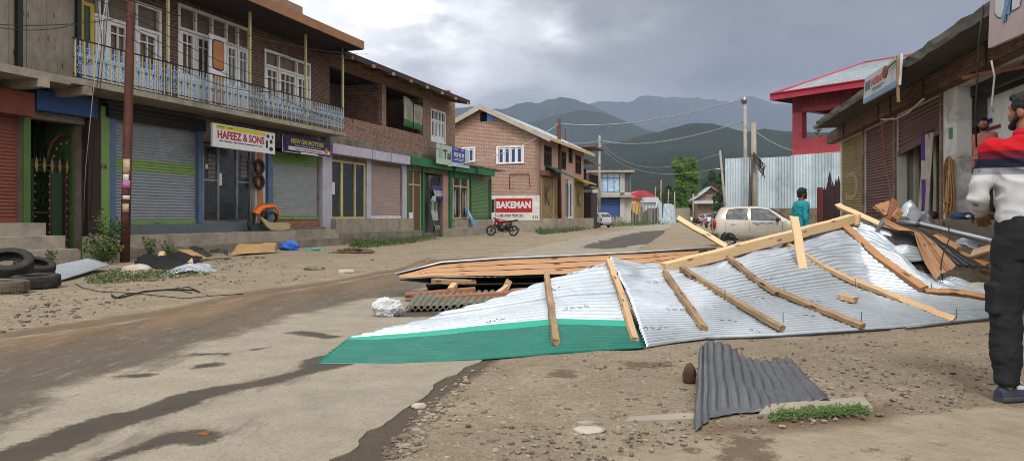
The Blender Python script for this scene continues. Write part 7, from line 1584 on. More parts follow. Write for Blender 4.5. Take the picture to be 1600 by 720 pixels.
# ---------------------------------------------------------------- cars
def interp(x, tab):
    for (a, b), (c, d) in zip(tab[:-1], tab[1:]):
        if x <= c: return b + (d - b) * max(0, (x - a)) / (c - a)
    return tab[-1][1]
def car(label, loc, yaw, paint, group=None, decal=False):
    t = thing('parked_car', label, 'car', loc, group); m = Matrix.Rotation(yaw, 4, 'Z'); m.translation = loc; fr = Fm(m)
    belt = [(0, .86), (.1, .93), (.3, .95), (2.55, .94), (2.75, .90), (3.1, .83), (3.28, .74), (3.38, .55), (3.42, .45)]
    roof = [(0, .86), (.06, 1.02), (.2, 1.30), (.34, 1.42), (.7, 1.455), (1.5, 1.46), (1.9, 1.42), (2.1, 1.32), (2.62, .955), (3.42, .4)]
    wid = [(0, .60), (.06, .68), (.25, .73), (1.0, .745), (2.6, .735), (3.0, .70), (3.25, .63), (3.38, .50), (3.42, .42)]
    bot = [(0, .36), (.15, .26), (.5, .22), (2.9, .22), (3.2, .27), (3.42, .36)]
    def sect(x):
        w_, b, z0 = interp(x, wid), interp(x, belt), interp(x, bot); r_ = max(interp(x, roof), b + .012); cab = (r_ - b) / .52; wr = w_ - .035 - .15 * min(1, cab) ** 1.2
        return [(-w_ * .88, z0), (-w_, z0 + .08), (-w_ - .008, .55 if b > .6 else (z0 + b) / 2), (-w_ * .985, b), (-wr, b + (r_ - b) * .92), (-wr * .82, r_), (0, r_ + .018), (wr * .82, r_), (wr, b + (r_ - b) * .92), (w_ * .985, b), (w_ + .008, .55 if b > .6 else (z0 + b) / 2), (w_, z0 + .08), (w_ * .88, z0)]
    xs = [0, .04, .1, .2, .34, .5, .8, 1.1, 1.5, 1.75, 1.9, 2.0, 2.1, 2.3, 2.5, 2.62, 2.75, 2.9, 3.05, 3.2, 3.3, 3.38, 3.42]
    mb = MB(fr); rows = [[(x, y, z) for y, z in sect(x)] for x in xs]; mb.grid(rows, closed=True); mb.quad(rows[0]); mb.quad(rows[-1]); mb.part('body', paint, t)
    blk = CARM['trim']
    def side(x, f, s, e=.006):
        q = sect(x); (y0, z0), (y1, z1) = q[3], q[4]; return (x, (y0 + (y1 - y0) * f - e) * -s, z0 + (z1 - z0) * f)
    def glassp(tab, nm='window'):
        """tab: (x, f low, f high) columns"""
        for s in (1, -1):
            m_ = MB(fr); m_.grid([[side(x, a + (b - a) * k / 3, s) for k in range(4)] for x, a, b in tab]); o = m_.part(nm, CARM['glass'], t)
            m2 = MB(fr); ed = [side(x, a, s, .012) for x, a, b in tab] + [side(x, b, s, .012) for x, a, b in reversed(tab)]; m2.tube(ed + [ed[0]], .009, 4, cap=False); m2.part('seal', blk, o)
    glassp([(.46, .12, .50), (.56, .10, .86), (.8, .10, .90), (1.2, .08, .93)]); glassp([(1.33, .08, .93), (1.7, .08, .93), (1.93, .08, .90), (2.15, .08, .66), (2.34, .09, .30)])
    m_ = MB(fr); m_.grid([[(x + .008, y * k, z + .010) for k in (-1, -.6, 0, .6, 1)] for x, y, z in ((2.02, .50, 1.38), (2.2, .54, 1.265), (2.4, .585, 1.125), (2.56, .62, 1.015))]); m_.part('windscreen', CARM['glass'], t)
    m_ = MB(fr); m_.grid([[(x - .012, y * k, z) for k in (-1, -.5, 0, .5, 1)] for x, y, z in ((.062, .55, 1.03), (.13, .53, 1.16), (.21, .50, 1.31), (.25, .48, 1.35))]); m_.part('rear_window', CARM['glass'], t)
    m_ = MB(fr); m_.grid([[(x, y, z) for y, z in ((-w_ * .9, .2), (-w_ - .02, .26), (-w_ - .025, .40), (-w_, .47), (0, .475), (w_, .47), (w_ + .025, .40), (w_ + .02, .26), (w_ * .9, .2))] for x, w_ in ((-.07, .52), (-.06, .62), (.05, .72), (.16, .745))]); m_.part('bumper', CARM['bumper'], t)
    m_ = MB(fr); m_.grid([[(x, y, z) for y, z in ((-w_ * .9, .22), (-w_, .26), (-w_, .44), (0, .47), (w_, .44), (w_, .26), (w_ * .9, .22))] for x, w_ in ((3.10, .70), (3.3, .66), (3.43, .54), (3.47, .40))]); m_.part('bumper', paint, t)
    for s in (1, -1):
        MB(fr).ball((.06, s * .64, .80), (.075, .07, .19), 8, 7).part('tail_light', CARM['red'], t)
        MB(fr).ball((3.24, s * .53, .66), (.15, .13, .085), 10, 7).part('headlight', CARM['lamp'], t)
        MB(fr).ball((2.22, s * .80, .99), (.06, .10, .07), 8, 6).part('mirror', blk, t)
        m_ = MB(fr)
        for x0 in (1.27, 2.38, .42 + .0): m_.box(x0, x0 + .008, s * (interp(x0, wid) + .0095) - .004, s * (interp(x0, wid) + .0095) + .004, .34, .90)
        m_.box(.45, 2.38, s * .750, s * .756, .335, .343); m_.part('door_gap', blk, t)
        for x0 in (.62, 1.45): MB(fr).box(x0, x0 + .15, s * .75 - .008, s * .75 + .012, .80, .83).part('handle', blk if not decal else paint, t)
        MB(fr).box(.75, 2.6, s * .752 - .01, s * .752 + .008, .43, .47).part('side_moulding', paint, t)
        for x0 in (.56, 2.86):
            q = thing('wheel', None, None, (0, 0, 0)); q.parent = t; yo = s * (interp(x0, wid) - .052)
            MB(fr).lathe((x0, yo, .262), [(.17, -.07), (.24, -.075), (.262, -.05), (.262, .05), (.24, .075), (.17, .07)], 24, axis=1).part('tyre', MT['rubber'], q)
            m_ = MB(fr); m_.cyl((x0, yo - .055, .262), .172, .11, 20, axis=1); rim = m_.part('rim', CARM['rim'], q); m_ = MB(fr); m_.cyl((x0, yo + s * .056 - .004, .262), .05, .008, 10, axis=1)
            for k in range(6): a = k * math.pi / 3; m_.cyl((x0 + .115 * math.cos(a), yo + s * .057 - .004, .262 + .115 * math.sin(a)), .022, .008, 6, axis=1)
            m_.part('hub_detail', blk, q)
            arc = [(x0 + .31 * math.cos(a), s * (interp(x0, wid) + .004), .262 + .31 * math.sin(a)) for a in np.linspace(-.15, math.pi + .15, 15)]; m_ = MB(fr); m_.prism([(p[0], p[2]) for p in arc], s * (interp(x0, wid) - .05), s * (interp(x0, wid) + .004)); m_.part('wheel_arch', MT['blackm'], t)
    if decal:
        m_ = MB(fr)
        for k in range(5): m_.tube([(1.36 + k * .14, -.762, .86 - .02 * (k % 2)), (1.46 + k * .14, -.762, .90 - .03 * (k % 2)), (1.52 + k * .14, -.762, .85)], .012, 4)
        m_.part('blue_decal', M('decal_blue', '5fa0c4', .5, bump=0), t)
    return t
CARM = {'glass': glass('car_glass', '171b1f', .06, .7), 'trim': M('car_black_trim', '191a1b', .5, .1, 3, bump=.02), 'bumper': M('dark_bumper', '2b2a29', .6, .15, 4, '5a5246', .4, 4), 'red': M('tail_red', '8c1518', .25, .1, 5, bump=0), 'lamp': glass('lamp_glass', 'a9adb0', .08), 'rim': M('steel_rim', '9a9a98', .4, .15, 6, '6a6256', .5, 5, metal=.5)}
# (the arch discs sit behind the tyres: pull the tyres out)
BEIGE = M('beige_car_paint', 'aea698', .3, .03, 2, '8a7d6a', .10, 1.5, bump=.01, metal=.45, spec=.6); WHITEC = M('white_car_paint', 'a9acae', .3, .04, 2, '8a8478', .3, 2, bump=.01, spec=.6); REDC = M('red_bike_paint', '7c161a', .3, .15, 5, bump=.02, spec=.6)
car('dusty beige small hatchback parked in front of the corrugated fence', AT(1113, 27.6), R(-13), BEIGE, decal=True)
car('white hatchback seen from behind beside the blue and white house', AT(948, 72), R(122), WHITEC)
car('white car facing the camera far down the road', AT(1098, 122), R(-80), WHITEC, 'white cars far down the road'); car('distant white car at the left of the far road bend', AT(1082, 150), R(-100), WHITEC, 'white cars far down the road')
car('pale car mostly hidden behind the roof of the beige hatchback', AT(1124, 60), R(-95), WHITEC, 'white cars far down the road')
# ---------------------------------------------------------------- motorcycles (front towards +x)
def bike(label, loc, yaw, group='motorcycles'):
    t = thing('motorcycle', label, 'motorcycle', loc, group); m = Matrix.Rotation(yaw, 4, 'Z') @ Matrix.Rotation(R(8), 4, 'X'); m.translation = loc; fr = Fm(m); K = MT['black']; ST = MT['steel']
    for x0, w_ in ((-.63, .11), (.66, .085)):
        q = thing('wheel', None, None, (0, 0, 0)); q.parent = t
        MB(fr).lathe((x0, 0, .30), [(.225, -w_ * .4), (.27, -w_ * .5), (.30, 0), (.27, w_ * .5), (.225, w_ * .4)], 24, axis=1).part('tyre', MT['rubber'], q)
        mb = MB(fr); mb.cyl((x0, -.05, .30), .05, .10, 8, axis=1); mb.tube([(x0 + .215 * math.cos(a), 0, .3 + .215 * math.sin(a)) for a in np.linspace(0, 2 * math.pi, 21)], .014, 5, cap=False)
        for k in range(5): a = k * 1.2566; mb.tube([(x0, 0, .3), (x0 + .21 * math.cos(a), 0, .3 + .21 * math.sin(a))], .014, 5)
        mb.part('rim', K, q)
    mb = MB(fr); mb.grid([[(x, y * w_, z + dz) for y, dz in ((-1, -.05), (-1.05, .03), (-.5, .12), (.5, .12), (1.05, .03), (1, -.05))] for x, w_, z in ((-.12, .06, .78), (.0, .11, .80), (.2, .15, .83), (.36, .13, .84), (.46, .05, .82))], closed=True); mb.ball((.18, 0, .82), (.32, .16, .15), 12, 8); mb.ball((.36, 0, .66), (.14, .15, .18), 10, 7); mb.part('fuel_tank', REDC, t)
    mb = MB(fr); mb.grid([[(x, y, z + dz) for y, dz in ((-w_, -.04), (-w_, .03), (0, .05), (w_, .03), (w_, -.04))] for x, w_, z in ((-.85, .07, .90), (-.6, .12, .85), (-.3, .12, .80), (-.05, .09, .80))], closed=True); mb.part('seat', K, t)
    mb = MB(fr); mb.ball((.05, 0, .44), (.26, .16, .20), 10, 7); mb.ball((.16, 0, .62), (.15, .13, .15), 8, 6); mb.ball((-.3, 0, .52), (.18, .12, .2), 8, 6); mb.box(-.25, .3, -.09, .09, .30, .36); mb.part('engine', K, t)
    mb = MB(fr); mb.tube([(.45, 0, .80), (.35, 0, .45), (.1, 0, .30), (-.25, 0, .32), (-.2, 0, .75), (.4, 0, .78)], .022, 6); mb.tube([(-.25, .07, .35), (-.63, .07, .30)], .02, 6); mb.tube([(-.25, -.07, .35), (-.63, -.07, .30)], .02, 6); mb.tube([(-.6, .09, .32), (-.45, .09, .76)], .026, 6); mb.tube([(-.6, -.09, .32), (-.45, -.09, .76)], .026, 6); mb.part('frame', K, t)
    for s in (1, -1): MB(fr).tube([(.66, s * .07, .30), (.44, s * .07, .92)], .022, 6).part('fork', ST, t)
    mb = MB(fr); mb.tube([(.36, -.34, 1.02), (.42, -.18, 1.0), (.44, 0, .96), (.42, .18, 1.0), (.36, .34, 1.02)], .014, 6); hb = mb.part('handlebar', K, t)
    for s in (1, -1): mb = MB(fr); mb.tube([(.40, s * .2, 1.0), (.38, s * .27, 1.15)], .008, 4); mb.ball((.38, s * .28, 1.18), (.02, .06, .04), 8, 5); mb.part('mirror', K, hb)
    mb = MB(fr); mb.ball((.52, 0, .90), (.08, .09, .09), 10, 7); mb.part('headlight', CARM['lamp'], t); MB(fr).ball((.50, 0, .98), (.09, .10, .07), 8, 6).part('cowl', REDC, t)
    mb = MB(fr); mb.grid([[(x0 + .34 * math.cos(a), y, .30 + .34 * math.sin(a)) for y in (-.06, 0, .06)] for x0 in (.66,) for a in np.linspace(.5, 2.6, 9)]); mb.part('front_mudguard', REDC, t); mb = MB(fr); mb.grid([[(-.63 + .35 * math.cos(a), y, .32 + .36 * math.sin(a)) for y in (-.07, 0, .07)] for a in np.linspace(1.2, 3.2, 9)]); mb.part('rear_mudguard', K, t)
    mb = MB(fr); mb.grid([[(x, s_ * .10, z) for s_, z in ((-1, .62), (-1, .76), (1, .76), (1, .62))] for x in (-.5, -.2)], closed=True); mb.part('side_panel', REDC, t)
    MB(fr).tube([(.15, -.10, .38), (-.1, -.13, .26), (-.35, -.14, .30), (-.85, -.15, .42)], [.02, .025, .045, .05], 8).part('exhaust', ST, t); MB(fr).ball((-.88, 0, .80), (.04, .06, .04), 8, 5).part('tail_light', CARM['red'], t); MB(fr).tube([(-.05, .1, .3), (-.1, .28, -.01)], .014, 5).part('kickstand', K, t)
    return t
bike('red and black motorcycle parked in front of the painted advertisement', AT(785, 41.5, 0), R(168))
bike('distant motorcycle standing in the road left of the beige hatchback', AT(1091, 84, 0), R(-70)); bike('distant motorcycle half hidden behind the tail of the beige hatchback', AT(1104, 70, 0), R(-110))
# ---------------------------------------------------------------- people (local: facing +y, right hand at +x)
def remeshed(mb, vox, smooth=4, disp=None):
    me = mb.mesh('tmp', [], Vector((0, 0, 0))); ob = bpy.data.objects.new('tmp', me); COL.objects.link(ob)
    m_ = ob.modifiers.new('r', 'REMESH'); m_.mode = 'VOXEL'; m_.voxel_size = vox; m_.use_smooth_shade = True; s = ob.modifiers.new('s', 'SMOOTH'); s.factor = .5; s.iterations = smooth
    r = meshed(ob); bpy.data.objects.remove(ob)
    if disp:
        for v in r.vertices: v.co += v.normal * disp(v.co)
    r.polygons.foreach_set('use_smooth', [True] * len(r.polygons)); return r
def caps(mb, p, r0, q, r1, n=12):
    p, q = Vector(p), Vector(q); mb.tube([p, q], [r0, r1], n); mb.ball(p, r0, n, 8); mb.ball(q, r1, n, 8)
def loft(mb, secs, n=20):
    rows = [[(cx + rx * math.cos(2 * math.pi * j / n), cy + ry * math.sin(2 * math.pi * j / n), z) for j in range(n)] for z, cx, cy, rx, ry in secs]
    k = len(mb.v); mb.grid(rows, closed=True); mb.face([k + j for j in reversed(range(n))]); mb.face([k + (len(rows) - 1) * n + j for j in range(n)])
def hand(mb, w_, d, side, s, curl=.6):
    """palm and five fingers from wrist w_ along direction d; side: direction from little finger to thumb"""
    w_, d, side = Vector(w_), Vector(d).normalized(), Vector(side).normalized(); side = (side - d * side.dot(d)).normalized(); nrm = d.cross(side)
    for k in range(4): o = (k - 1.5) * .019 * s; caps(mb, w_ + side * o * .7, .013 * s, w_ + d * .085 * s + side * o, .0105 * s, 8)
    for k, l_ in enumerate((.058, .072, .078, .070)):
        p = w_ + d * .085 * s + side * (k - 1.5) * .021 * s; dd = d.copy(); r_ = .0092 * s
        for j, f in enumerate((.45, .32, .23)):
            dd = (dd + nrm * curl * .45).normalized(); q = p + dd * l_ * f * s; caps(mb, p, r_, q, r_ * .9, 8); p = q; r_ *= .92
    p = w_ + d * .02 * s + side * .025 * s; q = p + (d * .5 + side * .75 + nrm * .2).normalized() * .045 * s; e = q + (d * .85 + side * .3 + nrm * .3).normalized() * .045 * s; caps(mb, p, .014 * s, q, .012 * s, 8); caps(mb, q, .0115 * s, e, .0095 * s, 8)
def person(label, loc, yaw, h, head_yaw, arms, legs, skin, top, bottom, hairm, beard=True, vox=.007, hem=.585, sleeve=.95, topmf=None, loose=.012, knee=.018, hairlen=1.0, pocket=False, collar=None):
    """arms/legs: [(elbow, wrist), ...] / [(knee, ankle, toe angle), ...] offsets as fractions of height"""
    t = thing('person', label, 'person', loc); m = Matrix.Rotation(yaw, 4, 'Z'); m.translation = loc; o0 = Vector(loc)
    def V(x, y, z): return Vector((x * h, y * h, z * h))
    def emit(me, nm, mats, par=t, lab=None):
        me.transform(m); me.transform(Matrix.Translation(-o0)); me.materials.clear()
        for q in (mats if isinstance(mats, list) else [mats]): me.materials.append(q)
        ob = bpy.data.objects.new(nm, me); COL.objects.link(ob); ob.parent = par; return ob
    hy = Matrix.Rotation(head_yaw, 4, 'Z'); hc = V(0, .012, .932)
    def HD(x, y, z): return hc + (hy @ V(x, y, z))
    mb = MB(); hips = [V(-.052, 0, .50), V(.052, 0, .50)]; sh = [V(-.112, 0, .805), V(.112, 0, .805)]
    caps(mb, V(0, -.004, .83), .036 * h, V(0, .008, .90), .034 * h)
    # head: skull, jaw, cheeks, nose, brow, lips, chin, ears
    k0 = len(mb.v); mb.ball((0, 0, 0), (.0435 * h, .054 * h, .052 * h), 20, 14); mb.ball((0, .008 * h, -.028 * h), (.036 * h, .043 * h, .040 * h), 16, 12); mb.ball((0, .024 * h, -.050 * h), (.020 * h, .022 * h, .015 * h), 12, 8)
    caps(mb, (0, .050 * h, .006 * h), .0045 * h, (0, .058 * h, -.018 * h), .0065 * h, 8); mb.ball((.009 * h, .054 * h, -.020 * h), .006 * h, 8, 6); mb.ball((-.009 * h, .054 * h, -.020 * h), .006 * h, 8, 6)
    caps(mb, (-.024 * h, .045 * h, .013 * h), .006 * h, (.024 * h, .045 * h, .013 * h), .006 * h, 8); caps(mb, (-.012 * h, .048 * h, -.034 * h), .0045 * h, (.012 * h, .048 * h, -.034 * h), .0045 * h, 8); caps(mb, (-.010 * h, .047 * h, -.040 * h), .005 * h, (.010 * h, .047 * h, -.040 * h), .005 * h, 8)
    for s in (-1, 1): mb.ball((s * .044 * h, -.004 * h, -.010 * h), (.006 * h, .012 * h, .019 * h), 10, 8); mb.ball((s * .026 * h, .034 * h, -.016 * h), (.012 * h, .012 * h, .012 * h), 8, 6)
    for i in range(k0, len(mb.v)): mb.v[i] = hc + hy.to_3x3() @ mb.v[i]
    loft(mb, [(z * h, 0, y * h, rx * h, ry * h) for z, y, rx, ry in ((.47, 0, .085, .058), (.53, 0, .09, .062), (.60, 0, .08, .056), (.68, 0, .088, .06), (.76, 0, .10, .062), (.81, -.004, .098, .052), (.84, -.004, .06, .040))])
    el = []
    for s, (a, b), S_ in zip((-1, 1), arms, sh):
        e = S_ + V(*a); w_ = e + V(*b); el.append((S_, e, w_)); caps(mb, S_, .030 * h, e, .023 * h); caps(mb, e, .023 * h, w_, .015 * h)
        d = (w_ - e).normalized(); side = Vector((-s, .6, 0)); hand(mb, w_ + d * .01, d, side, h / 1.75)
    lg = []
    for (a, b, ta), H_ in zip(legs, hips):
        k = H_ + V(*a); q = k + V(*b); lg.append((H_, k, q, ta)); caps(mb, H_, .050 * h, k, .032 * h); caps(mb, k, .032 * h, q, .020 * h)
    emit(remeshed(mb, vox, 2), 'body', skin)
    # shirt
    mb = MB(); L_ = loose * h
    loft(mb, [(z * h, 0, y * h, rx * h + L_, ry * h + L_) for z, y, rx, ry in [(hem, 0, .088, .062)] + [q for q in ((.62, 0, .086, .060), (.70, 0, .092, .062), (.77, 0, .103, .064), (.812, -.004, .100, .054), (.838, -.004, .064, .042), (.848, -.002, .040, .038)) if q[0] > hem + .02]])
    for (S_, e, w_) in el:
        caps(mb, S_ + (Vector((0, 0, 0)) - Vector((S_.x, 0, 0))) * .06, .035 * h + L_ * .4, e, .025 * h + L_ * .4); w2 = e.lerp(w_, sleeve); mb.tube([e, w2], [.025 * h + L_ * .4, .018 * h + L_ * .3], 14); mb.ball(e, .025 * h + L_ * .4, 12, 8)
    wr = lambda c: .007 * h * noise.noise(Vector((c.x * 5 + c.z * 3, c.y * 5, c.z * 9))) + .016 * h * (.25 - abs(noise.noise(Vector((c.x * 8 + c.z * 8, c.y * 8, c.z * 10))))) 
    emit(remeshed(mb, vox * 1.15, 3, wr), 'shirt', top)
    if collar: mb = MB(); mb.lathe(tuple(V(0, .002, .845)), [(.040 * h, 0), (.047 * h, -.006 * h), (.043 * h, .020 * h), (.037 * h, .026 * h)], 20, closed=False); o = emit(mb.mesh('c', [], Vector((0, 0, 0))), 'collar', collar); o.modifiers.new('s', 'SOLIDIFY').thickness = .004
    # trousers
    mb = MB(); loft(mb, [(z * h, 0, 0, rx * h, ry * h) for z, rx, ry in ((.455, .098, .070), (.52, .100, .074), (.575, .094, .068), (.60, .090, .064))])
    for (H_, k, q, ta) in lg:
        caps(mb, H_, .056 * h, k, .040 * h + knee * .4 * h); q2 = k.lerp(q, .93); mb.tube([k, k.lerp(q, .6), q2], [.042 * h + knee * .4 * h, .036 * h + knee * .6 * h, .027 * h + knee * .5 * h], 14); mb.ball(k, .042 * h + knee * .4 * h, 12, 8)
        if pocket: c = H_.lerp(k, .72); sx = 1 if H_.x > 0 else -1; mb.box(c.x + sx * .035 * h, c.x + sx * .056 * h, c.y - .035 * h, c.y + .035 * h, c.z - .05 * h, c.z + .045 * h)
    wr2 = lambda c: .007 * h * noise.noise(Vector((c.x * 6, c.y * 6, c.z * 8))) + .007 * h * abs(noise.noise(Vector((c.x * 9 + 3, c.y * 9, c.z * 16)))) * (1.6 if c.z < .3 * h else 1)
    emit(remeshed(mb, vox * 1.15, 3, wr2), 'trousers', bottom)
    # hair and beard
    mb = MB(); mb.ball((0, -.006 * h, .013 * h), (.049 * h, .057 * h, .052 * h * hairlen), 18, 12); mb.ball((0, -.030 * h, -.022 * h), (.040 * h, .030 * h, .034 * h), 14, 10); mb.ball((0, .026 * h, .042 * h), (.034 * h, .028 * h, .018 * h), 12, 8)
    for v in range(len(mb.v)): 
        c = mb.v[v]; 
        if c.y > .030 * h and c.z < .034 * h: c.y = .030 * h
        if c.z < -.020 * h and c.y > -.012 * h: c.z = -.020 * h
        mb.v[v] = hc + hy.to_3x3() @ c
    emit(remeshed(mb, .005, 1, lambda c: .004 * noise.noise(c * 50) + .002 * noise.noise(c * 120)), 'hair', hairm)
    if beard:
        mb = MB(); mb.ball((0, .022 * h, -.050 * h), (.030 * h, .030 * h, .020 * h), 14, 8); caps(mb, (-.037 * h, .012 * h, -.028 * h), .009 * h, (-.022 * h, .036 * h, -.052 * h), .012 * h, 8); caps(mb, (.037 * h, .012 * h, -.028 * h), .009 * h, (.022 * h, .036 * h, -.052 * h), .012 * h, 8); caps(mb, (-.012 * h, .051 * h, -.029 * h), .0032 * h, (.012 * h, .051 * h, -.029 * h), .0032 * h, 6); caps(mb, (-.039 * h, .006 * h, -.005 * h), .006 * h, (-.038 * h, .010 * h, -.028 * h), .008 * h, 8)
        caps(mb, (.039 * h, .006 * h, -.005 * h), .006 * h, (.038 * h, .010 * h, -.028 * h), .008 * h, 8)
        mb.v = [hc + hy.to_3x3() @ c for c in mb.v]; emit(remeshed(mb, .004, 1, lambda c: .0015 * noise.noise(c * 80)), 'beard', hairm)
    for s in (-1, 1):
        mb = MB(); mb.ball((s * .0165 * h, .0475 * h, .002 * h), (.0065 * h, .004 * h, .0045 * h), 8, 6); mb.ball((s * .0165 * h, .0505 * h, .002 * h), (.003 * h, .0022 * h, .003 * h), 8, 6, 1); caps(mb, (s * .010 * h, .0505 * h, .0145 * h), .002 * h, (s * .026 * h, .047 * h, .0155 * h), .0018 * h, 6)
        for f in range(len(mb.f) - 0):
            if f > 2 * 48: mb.m[f] = 1
        mb.v = [hc + hy.to_3x3() @ c for c in mb.v]; me = mb.mesh('e', [], Vector((0, 0, 0))); emit(me, 'eye', [MT['white'], MT['black']])
    for i, (H_, k, q, ta) in enumerate(lg):
        st = thing('shoe', None, None, (0, 0, 0)); st.parent = t; ang = math.pi / 2 + ta; d = Vector((math.cos(ang), math.sin(ang), 0)); x = q.x - d.x * .06; y = q.y - d.y * .06
        shoe(st, Fm(m), x, y, 0, ang, .295 * h / 1.75, SHOEM, 1.08)
    return t
SKIN = M('skin', '8a5c44', .55, .08, 6, bump=.03, bscale=120); SKIND = M('skin_dark', '6b4431', .55, .08, 6, bump=.03, bscale=120); HAIR = M('black_hair', '15110f', .7, .3, 30, bump=.5, bscale=150)
SHOEM = [M('shoe_grey_blue', '30343c', .75, .25, 16, '2a3f70', .7, 8), M('shoe_sole', '3a3a3c', .8, .15, 8), M('shoe_white', 'b0b0ae', .6, .1, 9)]
# banded shirt: the bands belong to the cloth, given by height above the ground
def striped(name):
    n = NT(name); sp = n.N.new("ShaderNodeSeparateXYZ"); n.L.new(n.pos, sp.inputs[0]); z = n.math('ADD', sp.outputs[2], n.math('MULTIPLY', n.math('SUBTRACT', n.noise(3, 3), .5), .015))
    x = C('aeadad')
    def st(a, lo, c): return n.mix(n.ramp(z, lo - .002, lo + .002), a, C(c))
    x = st(x, 1.344, '7d7e82'); x = st(x, 1.384, '1a1c2c'); x = st(x, 1.436, '5a1622'); x = st(x, 1.482, 'a3121c')
    f = n.noise(220, 3, .7); n.bump(f, .25, .003); return n.fin(x, .85, 0, .15)
man = person('man seen from behind in a red, navy and white striped shirt and black cargo trousers', AT(1609, 4.38, 0), R(-12), 1.86, R(34), [((-.035, .01, -.160), (.055, .120, -.045)), ((.035, .01, -.160), (-.055, .120, -.045))],
             [((-.012, .01, -.235), (-.006, -.015, -.225), R(-62)), ((.02, .02, -.235), (.01, -.01, -.225), R(-30))], SKIN, striped('striped_shirt'), M('black_trousers', '17181b', .9, .2, 8, '24231f', .3, 6, bump=.3, bscale=90), HAIR, hem=.565, vox=.008, loose=.009, knee=.010, pocket=True, collar=M('collar_red', 'a3121c', .8, .05, 9))
person('bearded man in a turquoise tunic walking to the right behind the long beam', AT(1252, 14.4, 0), R(-84), 1.66, R(-2), [((-.03, -.03, -.165), (.0, .05, -.14)), ((.03, -.02, -.165), (.0, .05, -.14))],
       [((.0, .03, -.235), (.0, -.03, -.225), 0), ((.0, -.05, -.232), (.0, -.08, -.205), 0)], SKIND, M('turquoise_cloth', '16808a', .85, .12, 5, bump=.3, bscale=60), M('dark_trousers', '23252a', .9), HAIR, hem=.40, vox=.013, loose=.016, hairlen=1.12)
person('smiling man in a salmon shirt standing on the shop ledge behind the striped shirt', AT(1538, 11.3, pz), R(100), 1.57, R(52), [((-.012, -.02, -.165), (.0, .02, -.14)), ((.012, -.02, -.165), (.0, .02, -.14))],
       [((.0, .02, -.235), (.0, -.01, -.225), 0), ((.0, .02, -.235), (.0, -.01, -.225), 0)], SKIN, M('salmon_cloth', 'a5685a', .85, .12, 5, bump=.3), M('grey_trousers', '3b3b3c', .9), HAIR, beard=True, vox=.012)
# ---------------------------------------------------------------- gravel, weeds, scraps
def ico_pts():
    bm = bmesh.new(); bmesh.ops.create_icosphere(bm, subdivisions=1, radius=1); v = [x.co.copy() for x in bm.verts]; f = [[q.index for q in x.verts] for x in bm.faces]; bm.free(); return v, f
IV, IF = ico_pts()
def gravel(name, label, zones, seed, mats):
    rr = random.Random(seed); mb = MB()
    for poly, cnt, s0, s1 in zones:
        us = [p[0] for p in poly]; vs_ = [p[1] for p in poly]; k = 0; pa = np.array(poly, float)
        c = np.array([[rr.uniform(min(us), max(us)), rr.uniform(min(vs_), max(vs_))] for _ in range(cnt * 4)]); c = c[sdf(c, pa) > 0][:cnt]
        for u, v in c:
            q = G(u, v); r = (s0 + (s1 - s0) * rr.random() ** 3.5) ; sx, sy, sz = r * rr.uniform(.7, 1.4), r * rr.uniform(.6, 1.2), r * rr.uniform(.25, .6); ang = rr.uniform(0, 6.28); ca, sa = math.cos(ang), math.sin(ang); n0 = len(mb.v)
            for p in IV: x, y, z = p.x * sx * rr.uniform(.75, 1.2), p.y * sy * rr.uniform(.75, 1.2), p.z * sz; mb.v.append(Vector((q.x + x * ca - y * sa, q.y + x * sa + y * ca, z + sz * .25)))
            mi = rr.randrange(len(mats))
            for f in IF: mb.face([n0 + i for i in f], mi)
    return mb.solo(name, mats, label, 'gravel', None, 'stuff')
PEB = [M('pebble_a', '857b6b', .9, .2, 20, bump=.2), M('pebble_b', '685f51', .9, .2, 20, bump=.2), M('pebble_c', '786a57', .9, .2, 20, bump=.2), M('pebble_d', '5c5044', .9, .2, 20, bump=.2)]
right_dirt = [(600, 716), (660, 650), (720, 600), (775, 566), (1010, 548), (1110, 534), (1440, 512), (1556, 502), (1640, 560), (1500, 640), (1300, 660), (1090, 690), (1000, 720)]
gravel('gravel', 'loose pebbles strewn over the dirt between the wreck and the camera', [(right_dirt, 2600, .003, .022), ([(590, 716), (640, 655), (700, 600), (745, 575), (735, 600), (690, 650), (640, 716)], 420, .004, .026), ([(1090, 560), (1560, 505), (1560, 640), (1300, 640)], 420, .004, .018)], 3, PEB)
gravel('gravel', 'loose pebbles and crumbs scattered over the dirt in front of the left shops', [([(0, 465), (90, 455), (240, 432), (420, 412), (640, 396), (760, 380), (900, 366), (640, 415), (375, 452), (0, 520)], 1100, .006, .04), ([(200, 415), (420, 400), (420, 412), (240, 440), (160, 440)], 350, .02, .09)], 4, PEB)
gravel('gravel', 'broken stones and crumbs around the heap below the right shops', [([(1440, 432), (1560, 405), (1560, 440), (1480, 446)], 260, .02, .09), ([(1345, 345), (1360, 342), (1240, 395), (1140, 400)], 200, .02, .07)], 5, PEB)
gravel('mud_crumbs', 'crumbs of dried mud on the cement road', [([(0, 640), (160, 590), (375, 525), (640, 470), (760, 560), (520, 716), (0, 716)], 260, .002, .009)], 6, PEB[2:])
# chips of wood strewn about
rr = random.Random(21); mb = MB()
for _ in range(60):
    u, v = rr.uniform(1000, 1556), 0; v = rr.uniform(536 - (u - 1000) * .06, 640); q = G(u, v); a = rr.uniform(0, 6.28); l_ = rr.uniform(.01, .05); mb.beam(q + Vector((0, 0, .006)), q + Vector((math.cos(a) * l_, math.sin(a) * l_, .008)), .008, .005, seed=_, seg=1, jit=0)
mb.solo('wood_chips', MT['timber'], 'small chips of wood scattered on the dirt below the wreck', 'chips', None, 'stuff')
